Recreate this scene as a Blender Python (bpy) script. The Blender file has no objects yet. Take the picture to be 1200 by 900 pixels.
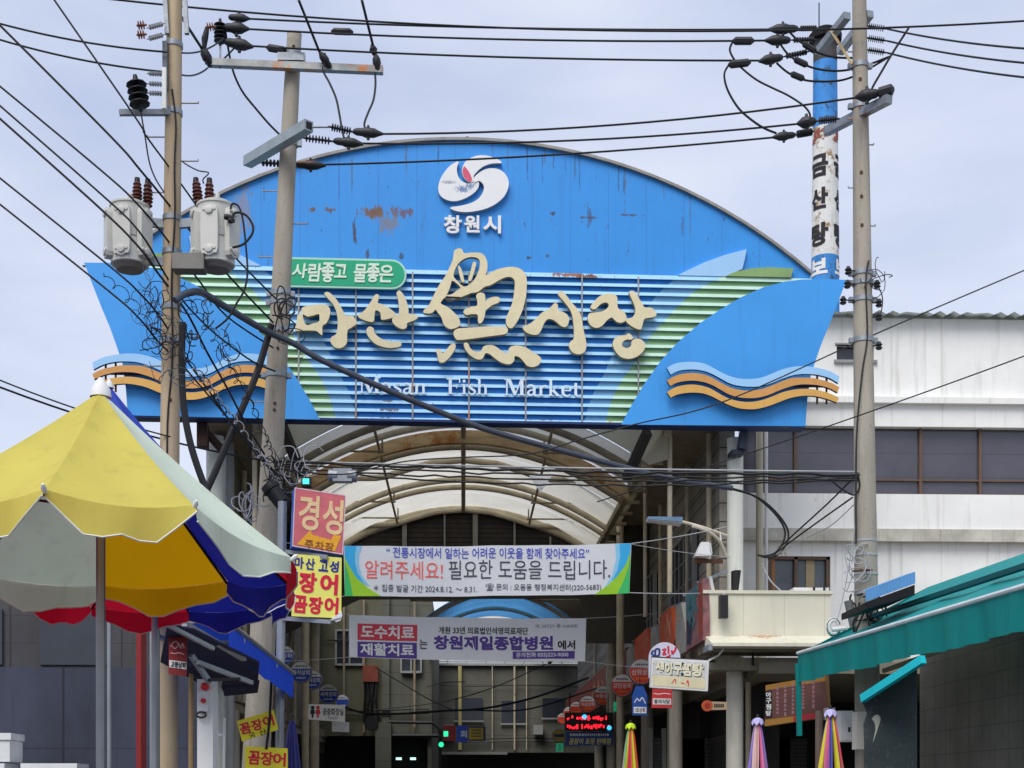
import bpy, bmesh, math, random
from mathutils import Vector, Matrix
from mathutils.geometry import tessellate_polygon
R = math.radians
rnd = random.Random(7)
SC = bpy.context.scene
COL = SC.collection

# ------------------------------------------------------------------ camera, world, sun, exposure
YAW = math.atan(57 / 1600.0)          # the camera looks slightly right of the arcade's axis (+Y)
EYE = Vector((0, 0, 1.6))
cd = bpy.data.cameras.new('camera')
cam = bpy.data.objects.new('camera', cd)
COL.objects.link(cam)
cam.location = EYE
cam.rotation_euler = (R(90), 0, -YAW)
cd.sensor_width = 36.0
cd.lens = 48.0
cd.shift_y = 0.4                      # level camera, upper part of the view only
cd.clip_end = 3000
SC.camera = cam

SUN_EL, SUN_AZ = R(52), R(205)        # high, from behind the camera and a little to its left
wd = bpy.data.worlds.new('World')
SC.world = wd
wd.use_nodes = True
wn, wl = wd.node_tree.nodes, wd.node_tree.links
wn.clear()
sky = wn.new('ShaderNodeTexSky'); sky.sky_type = 'NISHITA'; sky.sun_disc = False
sky.sun_elevation = SUN_EL; sky.sun_rotation = SUN_AZ; sky.air_density = 1.0; sky.dust_density = 2.0
wtc = wn.new('ShaderNodeTexCoord')
wmp = wn.new('ShaderNodeMapping'); wmp.inputs['Scale'].default_value = (1.0, 1.0, 3.0)
wno = wn.new('ShaderNodeTexNoise'); wno.inputs['Scale'].default_value = 3.4; wno.inputs['Detail'].default_value = 6.0
wrp = wn.new('ShaderNodeValToRGB')
wrp.color_ramp.elements[0].position = 0.3; wrp.color_ramp.elements[0].color = (4.0, 4.55, 6.1, 1)
wrp.color_ramp.elements[1].position = 0.75; wrp.color_ramp.elements[1].color = (6.3, 6.6, 7.5, 1)
wmx = wn.new('ShaderNodeMixRGB'); wmx.inputs[0].default_value = 0.86
wbg = wn.new('ShaderNodeBackground'); wbg.inputs['Strength'].default_value = 0.085
wou = wn.new('ShaderNodeOutputWorld')
wl.new(wtc.outputs['Generated'], wmp.inputs[0]); wl.new(wmp.outputs[0], wno.inputs['Vector'])
wl.new(wno.outputs['Fac'], wrp.inputs[0]); wl.new(sky.outputs[0], wmx.inputs[1]); wl.new(wrp.outputs[0], wmx.inputs[2])
wl.new(wmx.outputs[0], wbg.inputs[0]); wl.new(wbg.outputs[0], wou.inputs[0])
sd = bpy.data.lights.new('sun', 'SUN'); sd.energy = 1.5; sd.angle = R(38); sd.color = (1, 0.96, 0.9)
sun = bpy.data.objects.new('sun', sd); COL.objects.link(sun)
sdir = Vector((math.sin(SUN_AZ) * math.cos(SUN_EL), math.cos(SUN_AZ) * math.cos(SUN_EL), math.sin(SUN_EL)))
sun.rotation_euler = (-sdir).to_track_quat('-Z', 'Y').to_euler()
sun.location = (-10, -20, 40)
SC.view_settings.view_transform = 'Standard'
SC.view_settings.look = 'None'
SC.view_settings.exposure = 0.76
SC.view_settings.gamma = 1.0
SC.view_settings.use_curve_mapping = False

# ------------------------------------------------------------------ view helpers: sight line -> a real plane of the place
CR = Vector((math.cos(YAW), -math.sin(YAW), 0))
CF = Vector((math.sin(YAW), math.cos(YAW), 0))
CZ = Vector((0, 0, 1))
def ray(px, py):
    return CF + CR * ((px - 600) / 1600.0) + CZ * ((930 - py) / 1600.0)
def at(px, py, t):
    return EYE + ray(px, py) * t
def atY(px, py, Y):
    d = ray(px, py); return EYE + d * (Y / d.y)

class Frame:
    def __init__(s, O, U, V=(0, 0, 1)):
        s.O = Vector(O); s.U = Vector(U).normalized(); s.V = Vector(V).normalized(); s.N = s.U.cross(s.V)
    def pt(s, u, v, w=0.0):
        return s.O + s.U * u + s.V * v + s.N * w
    def hit(s, px, py, w=0.0):
        d = ray(px, py); o = s.O + s.N * w
        k = (o - EYE).dot(s.N) / d.dot(s.N)
        q = EYE + d * k - o
        return (q.dot(s.U), q.dot(s.V))
    def hits(s, pts, w=0.0):
        return [s.hit(x, y, w) for x, y in pts]
def YF(Y):                            # a frame facing the camera: u = world X, v = world Z
    return Frame((0, Y, 0), (1, 0, 0))
def crop(pts, ox, oy, s):
    return [(ox + x / s, oy + y / s) for x, y in pts]

def smooth(pts, n=4, closed=True):
    out = []; m = len(pts)
    for i in range(m if closed else m - 1):
        if closed:
            p0, p1, p2, p3 = pts[i - 1], pts[i], pts[(i + 1) % m], pts[(i + 2) % m]
        else:
            p0, p1, p2, p3 = pts[max(i - 1, 0)], pts[i], pts[i + 1], pts[min(i + 2, m - 1)]
        for k in range(n):
            t = k / n; t2 = t * t; t3 = t2 * t
            out.append(tuple(0.5 * (2 * b + (c - a) * t + (2 * a - 5 * b + 4 * c - d) * t2 + (3 * b - a - 3 * c + d) * t3)
                             for a, b, c, d in zip(p0, p1, p2, p3)))
    if not closed:
        out.append(tuple(pts[-1]))
    return out

# ------------------------------------------------------------------ materials
def lin(c):
    c /= 255.0
    return c / 12.92 if c <= 0.04045 else ((c + 0.055) / 1.055) ** 2.4
def rgb(r, g, b, k=1.0):
    return (lin(r) * k, lin(g) * k, lin(b) * k, 1)
MATS = {}
def M(name, col, rough=0.6, metal=0.0, var=0.15, scale=3.0, bump=0.0, rust=0.0, streak=0.0, rustcol=(96, 52, 26),
      trans=0.0, emit=0.0, lines=None, spots=None, back=None, spotscale=16.0, stretch=(1, 1, 1), spec=0.4, speck=0.0, dirtcol=(60, 55, 48)):
    if name in MATS: return MATS[name]
    m = bpy.data.materials.new(name); MATS[name] = m
    m.use_nodes = True
    nt = m.node_tree; N = nt.nodes; L = nt.links
    b = N['Principled BSDF']; out = N['Material Output']
    base = rgb(*col)
    geo = N.new('ShaderNodeNewGeometry')
    pos = geo.outputs['Position']
    def noise(sc, det=4.0, st=(1, 1, 1), rgh=0.6):
        mp = N.new('ShaderNodeMapping'); mp.inputs['Scale'].default_value = st
        L.new(pos, mp.inputs[0])
        t = N.new('ShaderNodeTexNoise'); t.inputs['Scale'].default_value = sc; t.inputs['Detail'].default_value = det
        t.inputs['Roughness'].default_value = rgh
        L.new(mp.outputs[0], t.inputs['Vector']); return t.outputs['Fac']
    def math_(op, a, bb=None, clamp=False):
        n = N.new('ShaderNodeMath'); n.operation = op; n.use_clamp = clamp
        for i, v in enumerate((a, bb)):
            if v is None: continue
            if isinstance(v, (int, float)): n.inputs[i].default_value = v
            else: L.new(v, n.inputs[i])
        return n.outputs[0]
    def ramp(v, lo, hi):
        n = N.new('ShaderNodeMapRange'); n.inputs[1].default_value = lo; n.inputs[2].default_value = hi
        n.clamp = True; L.new(v, n.inputs[0]); return n.outputs[0]
    def mix(f, a, c2, mode='MIX'):
        n = N.new('ShaderNodeMixRGB'); n.blend_type = mode
        if isinstance(f, (int, float)): n.inputs[0].default_value = f
        else: L.new(f, n.inputs[0])
        for i, v in ((1, a), (2, c2)):
            if isinstance(v, tuple): n.inputs[i].default_value = v
            else: L.new(v, n.inputs[i])
        return n.outputs[0]
    colr = base
    if var:
        f = ramp(noise(scale, 6.0, stretch), 0.3, 0.7)
        dk = tuple(x * (1 - var) for x in base[:3]) + (1,)
        lt = tuple(min(x * (1 + var * 0.6), 0.95) for x in base[:3]) + (1,)
        colr = mix(f, dk, lt)
    sep = None
    if lines or spots:
        sp = N.new('ShaderNodeSeparateXYZ'); L.new(pos, sp.inputs[0]); sep = sp.outputs
    if streak:
        f = ramp(noise(2.2, 5.0, (4.0, 4.0, 0.22)), 0.55, 0.78)
        colr = mix(math_('MULTIPLY', f, streak), colr, rgb(*dirtcol))
    if lines:
        for ax, per, wid, off, lcol, op in lines:
            v = math_('DIVIDE', math_('ADD', sep['XYZ'.index(ax)], off + 1000 * per), per)
            fr = math_('FRACT', v)
            k = math_('MULTIPLY', math_('LESS_THAN', fr, wid / per), op)
            colr = mix(k, colr, rgb(*lcol))
    if spots:
        nz = noise(spotscale, 8.0, (1, 1, 0.3 if spotscale < 30 else 1.0), 0.75)
        for cx, cz, rx, rz, sc_, op in spots:
            dx = math_('DIVIDE', math_('SUBTRACT', sep[0], cx), rx)
            dz = math_('DIVIDE', math_('SUBTRACT', sep[2], cz), rz)
            d = math_('SQRT', math_('ADD', math_('MULTIPLY', dx, dx), math_('MULTIPLY', dz, dz)))
            k = math_('SUBTRACT', 1.0, d, True)
            k = ramp(math_('ADD', k, math_('MULTIPLY', math_('SUBTRACT', nz, 0.5), 3.0)), 0.42, 0.62)
            k = math_('MULTIPLY', k, op)
            colr = mix(k, colr, rgb(*sc_))
    if rust:
        f = ramp(noise(1.7, 8.0, (1, 1, 1.0), 0.72), 0.66 - 0.16 * rust, 0.72 - 0.12 * rust)
        colr = mix(f, colr, mix(noise(14.0), rgb(*rustcol), rgb(min(rustcol[0] * 1.6, 255), rustcol[1] * 1.5, rustcol[2] * 1.4)))
    if speck:
        f = ramp(noise(26.0, 3.0), 0.62, 0.66)
        colr = mix(math_('MULTIPLY', f, speck), colr, rgb(*dirtcol))
    if back:
        colr = mix(geo.outputs['Backfacing'], colr, mix(ramp(noise(scale, 6.0), 0.3, 0.7), rgb(*back, .9), rgb(*back)))
    if isinstance(colr, tuple): b.inputs['Base Color'].default_value = colr
    else: L.new(colr, b.inputs['Base Color'])
    b.inputs['Metallic'].default_value = metal
    b.inputs['Specular IOR Level'].default_value = spec
    rr = N.new('ShaderNodeMapRange'); rr.inputs[3].default_value = max(rough - 0.12, 0.05); rr.inputs[4].default_value = min(rough + 0.12, 1)
    L.new(noise(scale * 2.3), rr.inputs[0]); L.new(rr.outputs[0], b.inputs['Roughness'])
    if bump:
        bp = N.new('ShaderNodeBump'); bp.inputs['Strength'].default_value = bump; bp.inputs['Distance'].default_value = 0.02
        L.new(noise(scale * 4, 5.0, stretch), bp.inputs['Height']); L.new(bp.outputs[0], b.inputs['Normal'])
    if emit:
        b.inputs['Emission Color'].default_value = base; b.inputs['Emission Strength'].default_value = emit
    if trans:
        t = N.new('ShaderNodeBsdfTranslucent')
        if isinstance(colr, tuple): t.inputs[0].default_value = colr
        else: L.new(colr, t.inputs[0])
        mx = N.new('ShaderNodeMixShader'); mx.inputs[0].default_value = trans
        L.new(b.outputs[0], mx.inputs[1]); L.new(t.outputs[0], mx.inputs[2]); L.new(mx.outputs[0], out.inputs[0])
    return m

# ------------------------------------------------------------------ mesh builder (world coordinates; made local on build)
WORG = {}
class MB:
    def __init__(s): s.v = []; s.f = []; s.m = []
    def add(s, vs, fs, mi=0):
        o = len(s.v); s.v += [Vector(x) for x in vs]
        for f in fs: s.f.append(tuple(i + o for i in f)); s.m.append(mi)
        return s
    def hexa(s, p, mi=0):             # p: four bottom then four top points, same turn
        return s.add(p, [(3, 2, 1, 0), (4, 5, 6, 7), (0, 1, 5, 4), (1, 2, 6, 5), (2, 3, 7, 6), (3, 0, 4, 7)], mi)
    def box(s, x0, x1, y0, y1, z0, z1, mi=0):
        return s.hexa([(x0, y0, z0), (x1, y0, z0), (x1, y1, z0), (x0, y1, z0), (x0, y0, z1), (x1, y0, z1), (x1, y1, z1), (x0, y1, z1)], mi)
    def fbox(s, F, u0, u1, v0, v1, w0, w1, mi=0):
        p = F.pt
        return s.hexa([p(u0, v0, w1), p(u1, v0, w1), p(u1, v0, w0), p(u0, v0, w0), p(u0, v1, w1), p(u1, v1, w1), p(u1, v1, w0), p(u0, v1, w0)], mi)
    def prism(s, F, out, w0, w1, holes=(), mi=0, side=None, back=True):
        loops = [list(out)] + [list(h) for h in holes]
        flat = [p for l in loops for p in l]
        tris = tessellate_polygon([[Vector((p[0], p[1], 0)) for p in l] for l in loops])
        n = len(flat)
        vs = [F.pt(p[0], p[1], w1) for p in flat] + [F.pt(p[0], p[1], w0) for p in flat]
        fr = []
        for t in tris:
            a, b, c = (flat[i] for i in t)
            ar = (b[0] - a[0]) * (c[1] - a[1]) - (b[1] - a[1]) * (c[0] - a[0])
            if abs(ar) < 1e-12: continue
            fr.append(tuple(t) if ar > 0 else tuple(reversed(t)))
        s.add(vs, fr, mi)
        o = len(s.v) - 2 * n
        si = mi if side is None else side
        if back:
            for t in fr: s.f.append(tuple(i + n + o for i in reversed(t))); s.m.append(si)
        k = 0
        for l in loops:
            ar = sum(l[i][0] * l[(i + 1) % len(l)][1] - l[(i + 1) % len(l)][0] * l[i][1] for i in range(len(l)))
            if l is not loops[0]: ar = -ar
            for i in range(len(l)):
                a, b = k + i, k + (i + 1) % len(l)
                q = (a, a + n, b + n, b) if ar > 0 else (b, b + n, a + n, a)
                s.f.append(tuple(x + o for x in q)); s.m.append(si)
            k += len(l)
        return s
    def tube(s, pts, r, n=6, mi=0, caps=True):
        pts = [Vector(p) for p in pts]
        if not isinstance(r, (list, tuple)): r = [r] * len(pts)
        rings = []; up = None
        for i, p in enumerate(pts):
            d = (pts[min(i + 1, len(pts) - 1)] - pts[max(i - 1, 0)])
            if d.length < 1e-9: d = Vector((0, 0, 1))
            d.normalize()
            if up is None:
                up = Vector((0, 0, 1)) if abs(d.z) < 0.9 else Vector((0, 1, 0))
            a = d.cross(up)
            if a.length < 1e-4: a = d.cross(Vector((1, 0, 0)))
            a.normalize(); c = a.cross(d).normalized(); up = c
            rings.append([p + (a * math.cos(2 * math.pi * k / n) + c * math.sin(2 * math.pi * k / n)) * r[i] for k in range(n)])
        vs = [v for rg in rings for v in rg]; fs = []
        for i in range(len(rings) - 1):
            for k in range(n):
                a, b = i * n + k, i * n + (k + 1) % n
                fs.append((a, a + n, b + n, b))
        if caps:
            fs.append(tuple(range(n))); fs.append(tuple(reversed([(len(rings) - 1) * n + k for k in range(n)])))
        return s.add(vs, fs, mi)
    def lathe(s, p0, p1, prof, n=16, mi=0):      # prof: (fraction along p0->p1, radius)
        p0, p1 = Vector(p0), Vector(p1)
        return s.tube_at([(p0.lerp(p1, t), rr) for t, rr in prof], p1 - p0, n, mi)
    def tube_at(s, cr, d, n, mi):
        d = d.normalized(); up = Vector((0, 0, 1)) if abs(d.z) < 0.9 else Vector((0, 1, 0))
        a = d.cross(up).normalized(); c = a.cross(d).normalized()
        vs = []; fs = []
        for p, rr in cr:
            vs += [p + (a * math.cos(2 * math.pi * k / n) + c * math.sin(2 * math.pi * k / n)) * max(rr, 1e-4) for k in range(n)]
        for i in range(len(cr) - 1):
            for k in range(n):
                x, y = i * n + k, i * n + (k + 1) % n
                fs.append((x, x + n, y + n, y))
        fs.append(tuple(range(n))); fs.append(tuple(reversed([(len(cr) - 1) * n + k for k in range(n)])))
        return s.add(vs, fs, mi)
    def beam(s, p0, p1, a, b, mi=0, up=(0, 0, 1)):       # square bar, a wide, b high
        p0, p1 = Vector(p0), Vector(p1); d = (p1 - p0).normalized(); up = Vector(up)
        sd_ = d.cross(up)
        if sd_.length < 1e-3: sd_ = d.cross(Vector((0, 1, 0)))
        sd_.normalize(); u2 = sd_.cross(d).normalized()
        sd_ *= a / 2; u2 *= b / 2
        return s.hexa([p0 - sd_ - u2, p0 + sd_ - u2, p1 + sd_ - u2, p1 - sd_ - u2, p0 - sd_ + u2, p0 + sd_ + u2, p1 + sd_ + u2, p1 - sd_ + u2], mi)
    def build(s, name, mats, parent=None, loc=None, smooth_=False, ang=35, fix=True):
        me = bpy.data.meshes.new(name)
        if parent is not None: org = WORG[parent]
        elif loc is not None: org = Vector(loc)
        else:
            xs = [v.x for v in s.v]; ys = [v.y for v in s.v]; zs = [v.z for v in s.v]
            org = Vector(((min(xs) + max(xs)) / 2, (min(ys) + max(ys)) / 2, min(zs)))
        me.from_pydata([v - org for v in s.v], [], s.f)
        if not isinstance(mats, (list, tuple)): mats = [mats]
        for m in mats: me.materials.append(m)
        if len(mats) > 1: me.polygons.foreach_set('material_index', s.m)
        if fix:
            bm = bmesh.new(); bm.from_mesh(me); bmesh.ops.recalc_face_normals(bm, faces=bm.faces); bm.to_mesh(me); bm.free()
        if smooth_:
            me.polygons.foreach_set('use_smooth', [True] * len(me.polygons))
            me.set_sharp_from_angle(angle=R(ang))
        me.update()
        o = bpy.data.objects.new(name, me); COL.objects.link(o)
        if parent is not None: o.parent = parent
        else: o.location = org
        WORG[o] = org
        return o

def tag(o, label, cat, group=None):
    o['label'] = label; o['category'] = cat
    if group: o['group'] = group
    return o
def thing(name, label, cat, loc, group=None):
    o = bpy.data.objects.new(name, None); COL.objects.link(o); o.empty_display_size = 0.2
    o.location = loc; WORG[o] = Vector(loc)
    return tag(o, label, cat, group)
def struct(o):
    o['kind'] = 'structure'; return o

# ------------------------------------------------------------------ lettering (built-in font, turned into meshes)
def text_mb(body, F, u0, u1, v0, v1, w, mat=None, depth=0.006, bold=0.0, keep=False, tilt=0.0, mb=None, mi=0, slant=0.0, space=1.0):
    cu = bpy.data.curves.new('txt', 'FONT'); cu.body = body; cu.resolution_u = 3; cu.offset = bold; cu.size = 1.0
    cu.shear = slant; cu.space_character = space; cu.fill_mode = 'FRONT'
    ob = bpy.data.objects.new('txt', cu); COL.objects.link(ob)
    dg = bpy.context.evaluated_depsgraph_get(); dg.update()
    me = bpy.data.meshes.new_from_object(ob.evaluated_get(dg))
    vs = [v.co.copy() for v in me.vertices]; fs = [tuple(p.vertices) for p in me.polygons]
    bpy.data.objects.remove(ob); bpy.data.curves.remove(cu); bpy.data.meshes.remove(me)
    xs = [v.x for v in vs]; ys = [v.y for v in vs]
    x0, x1, y0, y1 = min(xs), max(xs), min(ys), max(ys)
    sx = (u1 - u0) / (x1 - x0); sy = (v1 - v0) / (y1 - y0)
    if keep: sx = sy = min(sx, sy)
    cu_, cv_ = (u0 + u1) / 2, (v0 + v1) / 2
    ca, sa = math.cos(tilt), math.sin(tilt)
    out = []
    for v in vs:
        a = (v.x - (x0 + x1) / 2) * sx; b = (v.y - (y0 + y1) / 2) * sy
        out.append((cu_ + a * ca - b * sa, cv_ + a * sa + b * ca))
    mb = mb or MB()
    n = len(out)
    # front faces + side walls on boundary edges
    ed = {}
    for f in fs:
        for i in range(len(f)):
            e = (f[i], f[(i + 1) % len(f)])
            if (e[1], e[0]) in ed: del ed[(e[1], e[0])]
            else: ed[e] = 1
    V = [F.pt(a, b, w + depth) for a, b in out] + [F.pt(a, b, w) for a, b in out]
    faces = list(fs) + [(b, a, a + n, b + n) for a, b in ed]
    return mb.add(V, faces, mi)
def text(body, name, F, box, w, mat, parent, **k):
    """box: pixel rectangle (x0, y0, x1, y1) on the frame's plane"""
    u0, v0 = F.hit(box[0], box[3], w); u1, v1 = F.hit(box[2], box[1], w)
    return text_mb(body, F, u0, u1, v0, v1, w, **k).build(name, mat, parent, fix=False)
def stroke2d(pts, wid, sm=5):
    if len(pts) > 2: pts = smooth(pts, sm, closed=False)
    m = len(pts)
    if not isinstance(wid, (list, tuple)): wid = [wid, wid]
    L, Rr = [], []
    for i, p in enumerate(pts):
        a = pts[max(i - 1, 0)]; b = pts[min(i + 1, m - 1)]
        dx, dy = b[0] - a[0], b[1] - a[1]; l = math.hypot(dx, dy) or 1
        t = i / (m - 1) * (len(wid) - 1); k = min(int(t), len(wid) - 2); ww = wid[k] + (wid[k + 1] - wid[k]) * (t - k)
        nx, ny = -dy / l * ww / 2, dx / l * ww / 2
        L.append((p[0] + nx, p[1] + ny)); Rr.append((p[0] - nx, p[1] - ny))
    return Rr + L[::-1]
def sag(p0, p1, s, n=14):
    p0, p1 = Vector(p0), Vector(p1); out = []
    for i in range(n + 1):
        t = i / n; q = p0.lerp(p1, t); q.z -= 4 * s * t * (1 - t); out.append(q)
    return out
def path3(pts, n=5):                  # smooth 3-D polyline
    return [Vector(p) for p in smooth([tuple(p) for p in pts], n, closed=False)]
def pxpath(pts, t0, t1=None, n=5):    # (px, py) list, depth t0 -> t1
    t1 = t0 if t1 is None else t1; m = len(pts)
    return path3([at(p[0], p[1], (p[2] if len(p) > 2 else t0 + (t1 - t0) * i / max(m - 1, 1))) for i, p in enumerate(pts)], n)
# ------------------------------------------------------------------ shared materials
m_concrete = M('pole_concrete', (168, 160, 146), 0.85, var=0.22, scale=3, bump=0.3, streak=0.45, stretch=(1, 1, 0.3), speck=0.25)
m_concrete2 = M('pole_concrete_warm', (188, 168, 138), 0.85, var=0.16, scale=2.5, bump=0.25, streak=0.3, stretch=(1, 1, 0.3), speck=0.15)
m_galv = M('galvanized_steel', (150, 156, 162), 0.5, 0.55, var=0.25, scale=9, rust=0.12)
m_galv_rust = M('rusty_galvanized_steel', (158, 160, 158), 0.55, 0.4, var=0.25, scale=6, rust=0.75, rustcol=(140, 96, 60))
m_black = M('black_rubber', (22, 22, 25), 0.55, var=0.2, scale=8)
m_cable = M('black_cable', (26, 27, 30), 0.6, var=0.2, scale=6)
m_cable_grey = M('grey_cable', (70, 76, 88), 0.5, var=0.2, scale=5)
m_cable_pale = M('pale_cable', (168, 170, 172), 0.5, var=0.15, scale=5)
m_insul = M('dark_polymer', (44, 44, 48), 0.5, var=0.2, scale=8)
m_brown = M('brown_porcelain', (84, 46, 38), 0.3, var=0.2, scale=8)
m_rusty = M('rusty_steel', (92, 60, 40), 0.85, var=0.35, scale=8, rust=0.9, bump=0.3)
m_tan = M('tan_painted_steel', (196, 184, 158), 0.55, var=0.25, scale=3, rust=0.25, streak=0.35)
m_tandark = M('dark_tan_steel', (146, 134, 112), 0.6, var=0.25, scale=3, rust=0.2, streak=0.3)
m_white = M('white_paint', (226, 226, 224), 0.55, var=0.08, scale=3, streak=0.15)
m_cream = M('cream_panel', (224, 220, 198), 0.5, var=0.07, scale=2.5, streak=0.25, dirtcol=(150, 135, 105),
            spots=[(4.55, 4.02, .55, .12, (178, 112, 52), .9), (4.1, 4.03, .3, .08, (178, 112, 52), .7)])
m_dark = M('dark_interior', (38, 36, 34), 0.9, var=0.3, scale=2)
m_asphalt = M('asphalt', (62, 62, 64), 0.9, var=0.25, scale=5, bump=0.4, speck=0.3)
m_paving = M('concrete_paving', (128, 124, 118), 0.9, var=0.2, scale=3, bump=0.3, lines=[('X', .3, .012, 0, (70, 68, 64), .8), ('Y', .3, .012, 0, (70, 68, 64), .8)])

# ------------------------------------------------------------------ ground
struct(MB().add([(-400, -200, 0), (400, -200, 0), (400, 900, 0), (-400, 900, 0)], [(0, 1, 2, 3)]).build('ground', M('earth_ground', (96, 92, 84), 0.95, var=0.25, scale=.3)))
struct(MB().add([(-60, -60, .004), (60, -60, .004), (60, 20.4, .004), (-60, 20.4, .004)], [(0, 1, 2, 3)]).build('road', m_asphalt))
struct(MB().add([(-3.4, 20.4, .004), (3.4, 20.4, .004), (3.4, 49.6, .004), (-3.4, 49.6, .004)], [(0, 1, 2, 3)]).build('market_lane', m_paving))
pv = MB()
pv.box(3.4, 30, 15, 20.4, 0, .12); pv.box(-30, -3.4, 15, 20.4, 0, .12)
struct(pv.build('pavement', m_paving))
mk = MB()
for i in range(8):
    mk.add([(-3.1 + i * .8, 11.5, .008), (-2.65 + i * .8, 11.5, .008), (-2.65 + i * .8, 14.5, .008), (-3.1 + i * .8, 14.5, .008)], [(0, 1, 2, 3)])
struct(mk.build('road_marking', m_white))

# ------------------------------------------------------------------ the market arch sign
B = R(1.36)
FA = Frame((0, 21.3, 0), (math.cos(B), math.sin(B), 0))
UC = FA.hit(552, 400)[0]
def mir(pts): return [(2 * UC - u, v) for u, v in pts][::-1]
VB = FA.hit(640, 497)[1]              # bottom of the sign
VT = FA.hit(700, 325)[1]              # top of the louvres
C_BLUE = (54, 150, 230)
P0 = FA.hit(548, 166); P1 = FA.hit(950, 323)
_r = random.Random(17); _sp = []
for _i in range(22):
    _x = _r.uniform(300, 830); _y = 930 - 1.0 * (930 - (166 + (590 - math.sqrt(590 ** 2 - (_x - 548) ** 2)))) + _r.uniform(4, 20)
    _sp.append((*(FA.hit(_x, _y)), .022, _r.uniform(.25, .9), _r.choice(((60, 84, 120), (92, 84, 86), (44, 92, 150))), _r.uniform(.4, .8)))
STREAKS = _sp
m_blue = M('blue_panel_paint', C_BLUE, 0.5, var=0.05, scale=1.2, streak=0.22, dirtcol=(60, 104, 160), bump=0.03,
           lines=[('X', .60, .012, .13, (44, 84, 140), .3), ('X', .30, .006, .02, (44, 92, 160), .16)],
           spots=[(*(FA.hit(441, 249)), .38, .16, (118, 82, 46), .95), (*(FA.hit(470, 249)), .3, .16, (110, 74, 52), .8), (*(FA.hit(455, 262)), .3, .3, (132, 118, 100), .7),
                  (*(FA.hit(415, 275)), .06, .32, (70, 58, 60), .9), (*(FA.hit(431, 295)), .05, .2, (70, 58, 60), .8), (*(FA.hit(284, 245)), .22, .7, (150, 132, 120), .6),
                  (*(FA.hit(470, 300)), .06, .1, (60, 70, 80), .8), (*(FA.hit(620, 302)), .06, .05, (60, 52, 50), .9), (*(FA.hit(642, 300)), .08, .04, (80, 72, 80), .8),
                  (*(FA.hit(648, 250)), .1, .05, (60, 52, 50), .8), (*(FA.hit(387, 246)), .12, .08, (104, 78, 50), .9), (*(FA.hit(366, 246)), .08, .08, (104, 78, 50), .9), (*(FA.hit(690, 255)), .08, .3, (70, 80, 110), .7),
                  (*(FA.hit(690, 255)), .3, .03, (76, 72, 80), .8), (*(FA.hit(740, 252)), .3, .03, (76, 72, 80), .8), (*(FA.hit(800, 262)), .05, .5, (70, 100, 140), .6)] + STREAKS)
m_blue2 = M('blue_wing_paint', (64, 160, 238), 0.5, var=0.1, scale=.55, streak=0.22, dirtcol=(60, 110, 170))
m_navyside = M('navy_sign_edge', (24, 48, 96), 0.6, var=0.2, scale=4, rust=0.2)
m_deep = M('deep_blue_board', (36, 128, 208), 0.55, var=0.12, scale=2, streak=0.3, dirtcol=(20, 56, 110))
m_palerec = M('pale_blue_board', (128, 182, 220), 0.55, var=0.1, scale=2, streak=0.2)
m_greenrec = M('leaf_green_board', (140, 182, 130), 0.55, var=0.12, scale=2, streak=0.2)
m_slat = M('pale_blue_slat', (168, 218, 252), 0.5, var=0.06, scale=2, rust=0.16, rustcol=(100, 66, 56),
           spots=[(*(FA.hit(668, 324)), .55, .08, (150, 84, 40), .95), (*(FA.hit(690, 326)), .3, .06, (110, 60, 34), .95), (*(FA.hit(455, 481)), .3, .05, (90, 62, 62), .9),
                  (*(FA.hit(455, 489)), .3, .05, (90, 62, 62), .9), (*(FA.hit(640, 492)), .7, .05, (120, 84, 66), .8), (*(FA.hit(455, 470)), .2, .05, (100, 70, 66), .8)])
m_slatgreen = M('pale_green_slat', (196, 232, 214), 0.5, var=0.08, scale=2, rust=0.25, rustcol=(150, 120, 80))
m_petal = M('pale_blue_petal', (164, 208, 248), 0.5, var=0.05, scale=1.5, streak=0.1)
m_green = M('leaf_green_petal', (142, 174, 112), 0.55, var=0.12, scale=2, streak=0.25, speck=0.1)
m_ochre = M('ochre_wave', (214, 156, 88), 0.55, var=0.08, scale=2, streak=0.2, dirtcol=(150, 80, 40))
m_yellow = M('sand_yellow_wave', (224, 174, 92), 0.55, var=0.07, scale=2, streak=0.2, dirtcol=(150, 90, 50))
m_letter = M('sand_letter', (230, 217, 178), 0.7, var=0.08, scale=6, bump=0.15, speck=0.08, dirtcol=(150, 130, 90))
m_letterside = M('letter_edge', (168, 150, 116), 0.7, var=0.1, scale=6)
m_logo = M('white_logo', (236, 236, 236), 0.5, var=0.03, scale=4)
m_logoworn = M('worn_white_logo', (236, 236, 236), 0.5, var=0.03, scale=4, spotscale=55.0,
               spots=[(*(FA.hit(543, 224)), .2, .09, (70, 112, 164), .85), (*(FA.hit(551, 220)), .13, .07, (70, 112, 164), .85), (*(FA.hit(526, 216)), .2, .05, (110, 130, 150), .7)])
m_pink = M('faded_pink_vinyl', (222, 92, 120), 0.5, var=0.25, scale=14)
m_cut = M('grey_edge', (150, 168, 190), 0.5)
m_plaque = M('green_plaque', (24, 168, 122), 0.45, var=0.05, scale=2)
m_coping = M('grey_coping', (150, 146, 140), 0.6, 0.2, var=0.25, scale=5, rust=0.3)

gate = thing('market_arch_sign', 'big blue arched welcome sign with sand coloured lettering and wave wings spanning the lane', 'arch sign', FA.pt(UC, 0))
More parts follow.
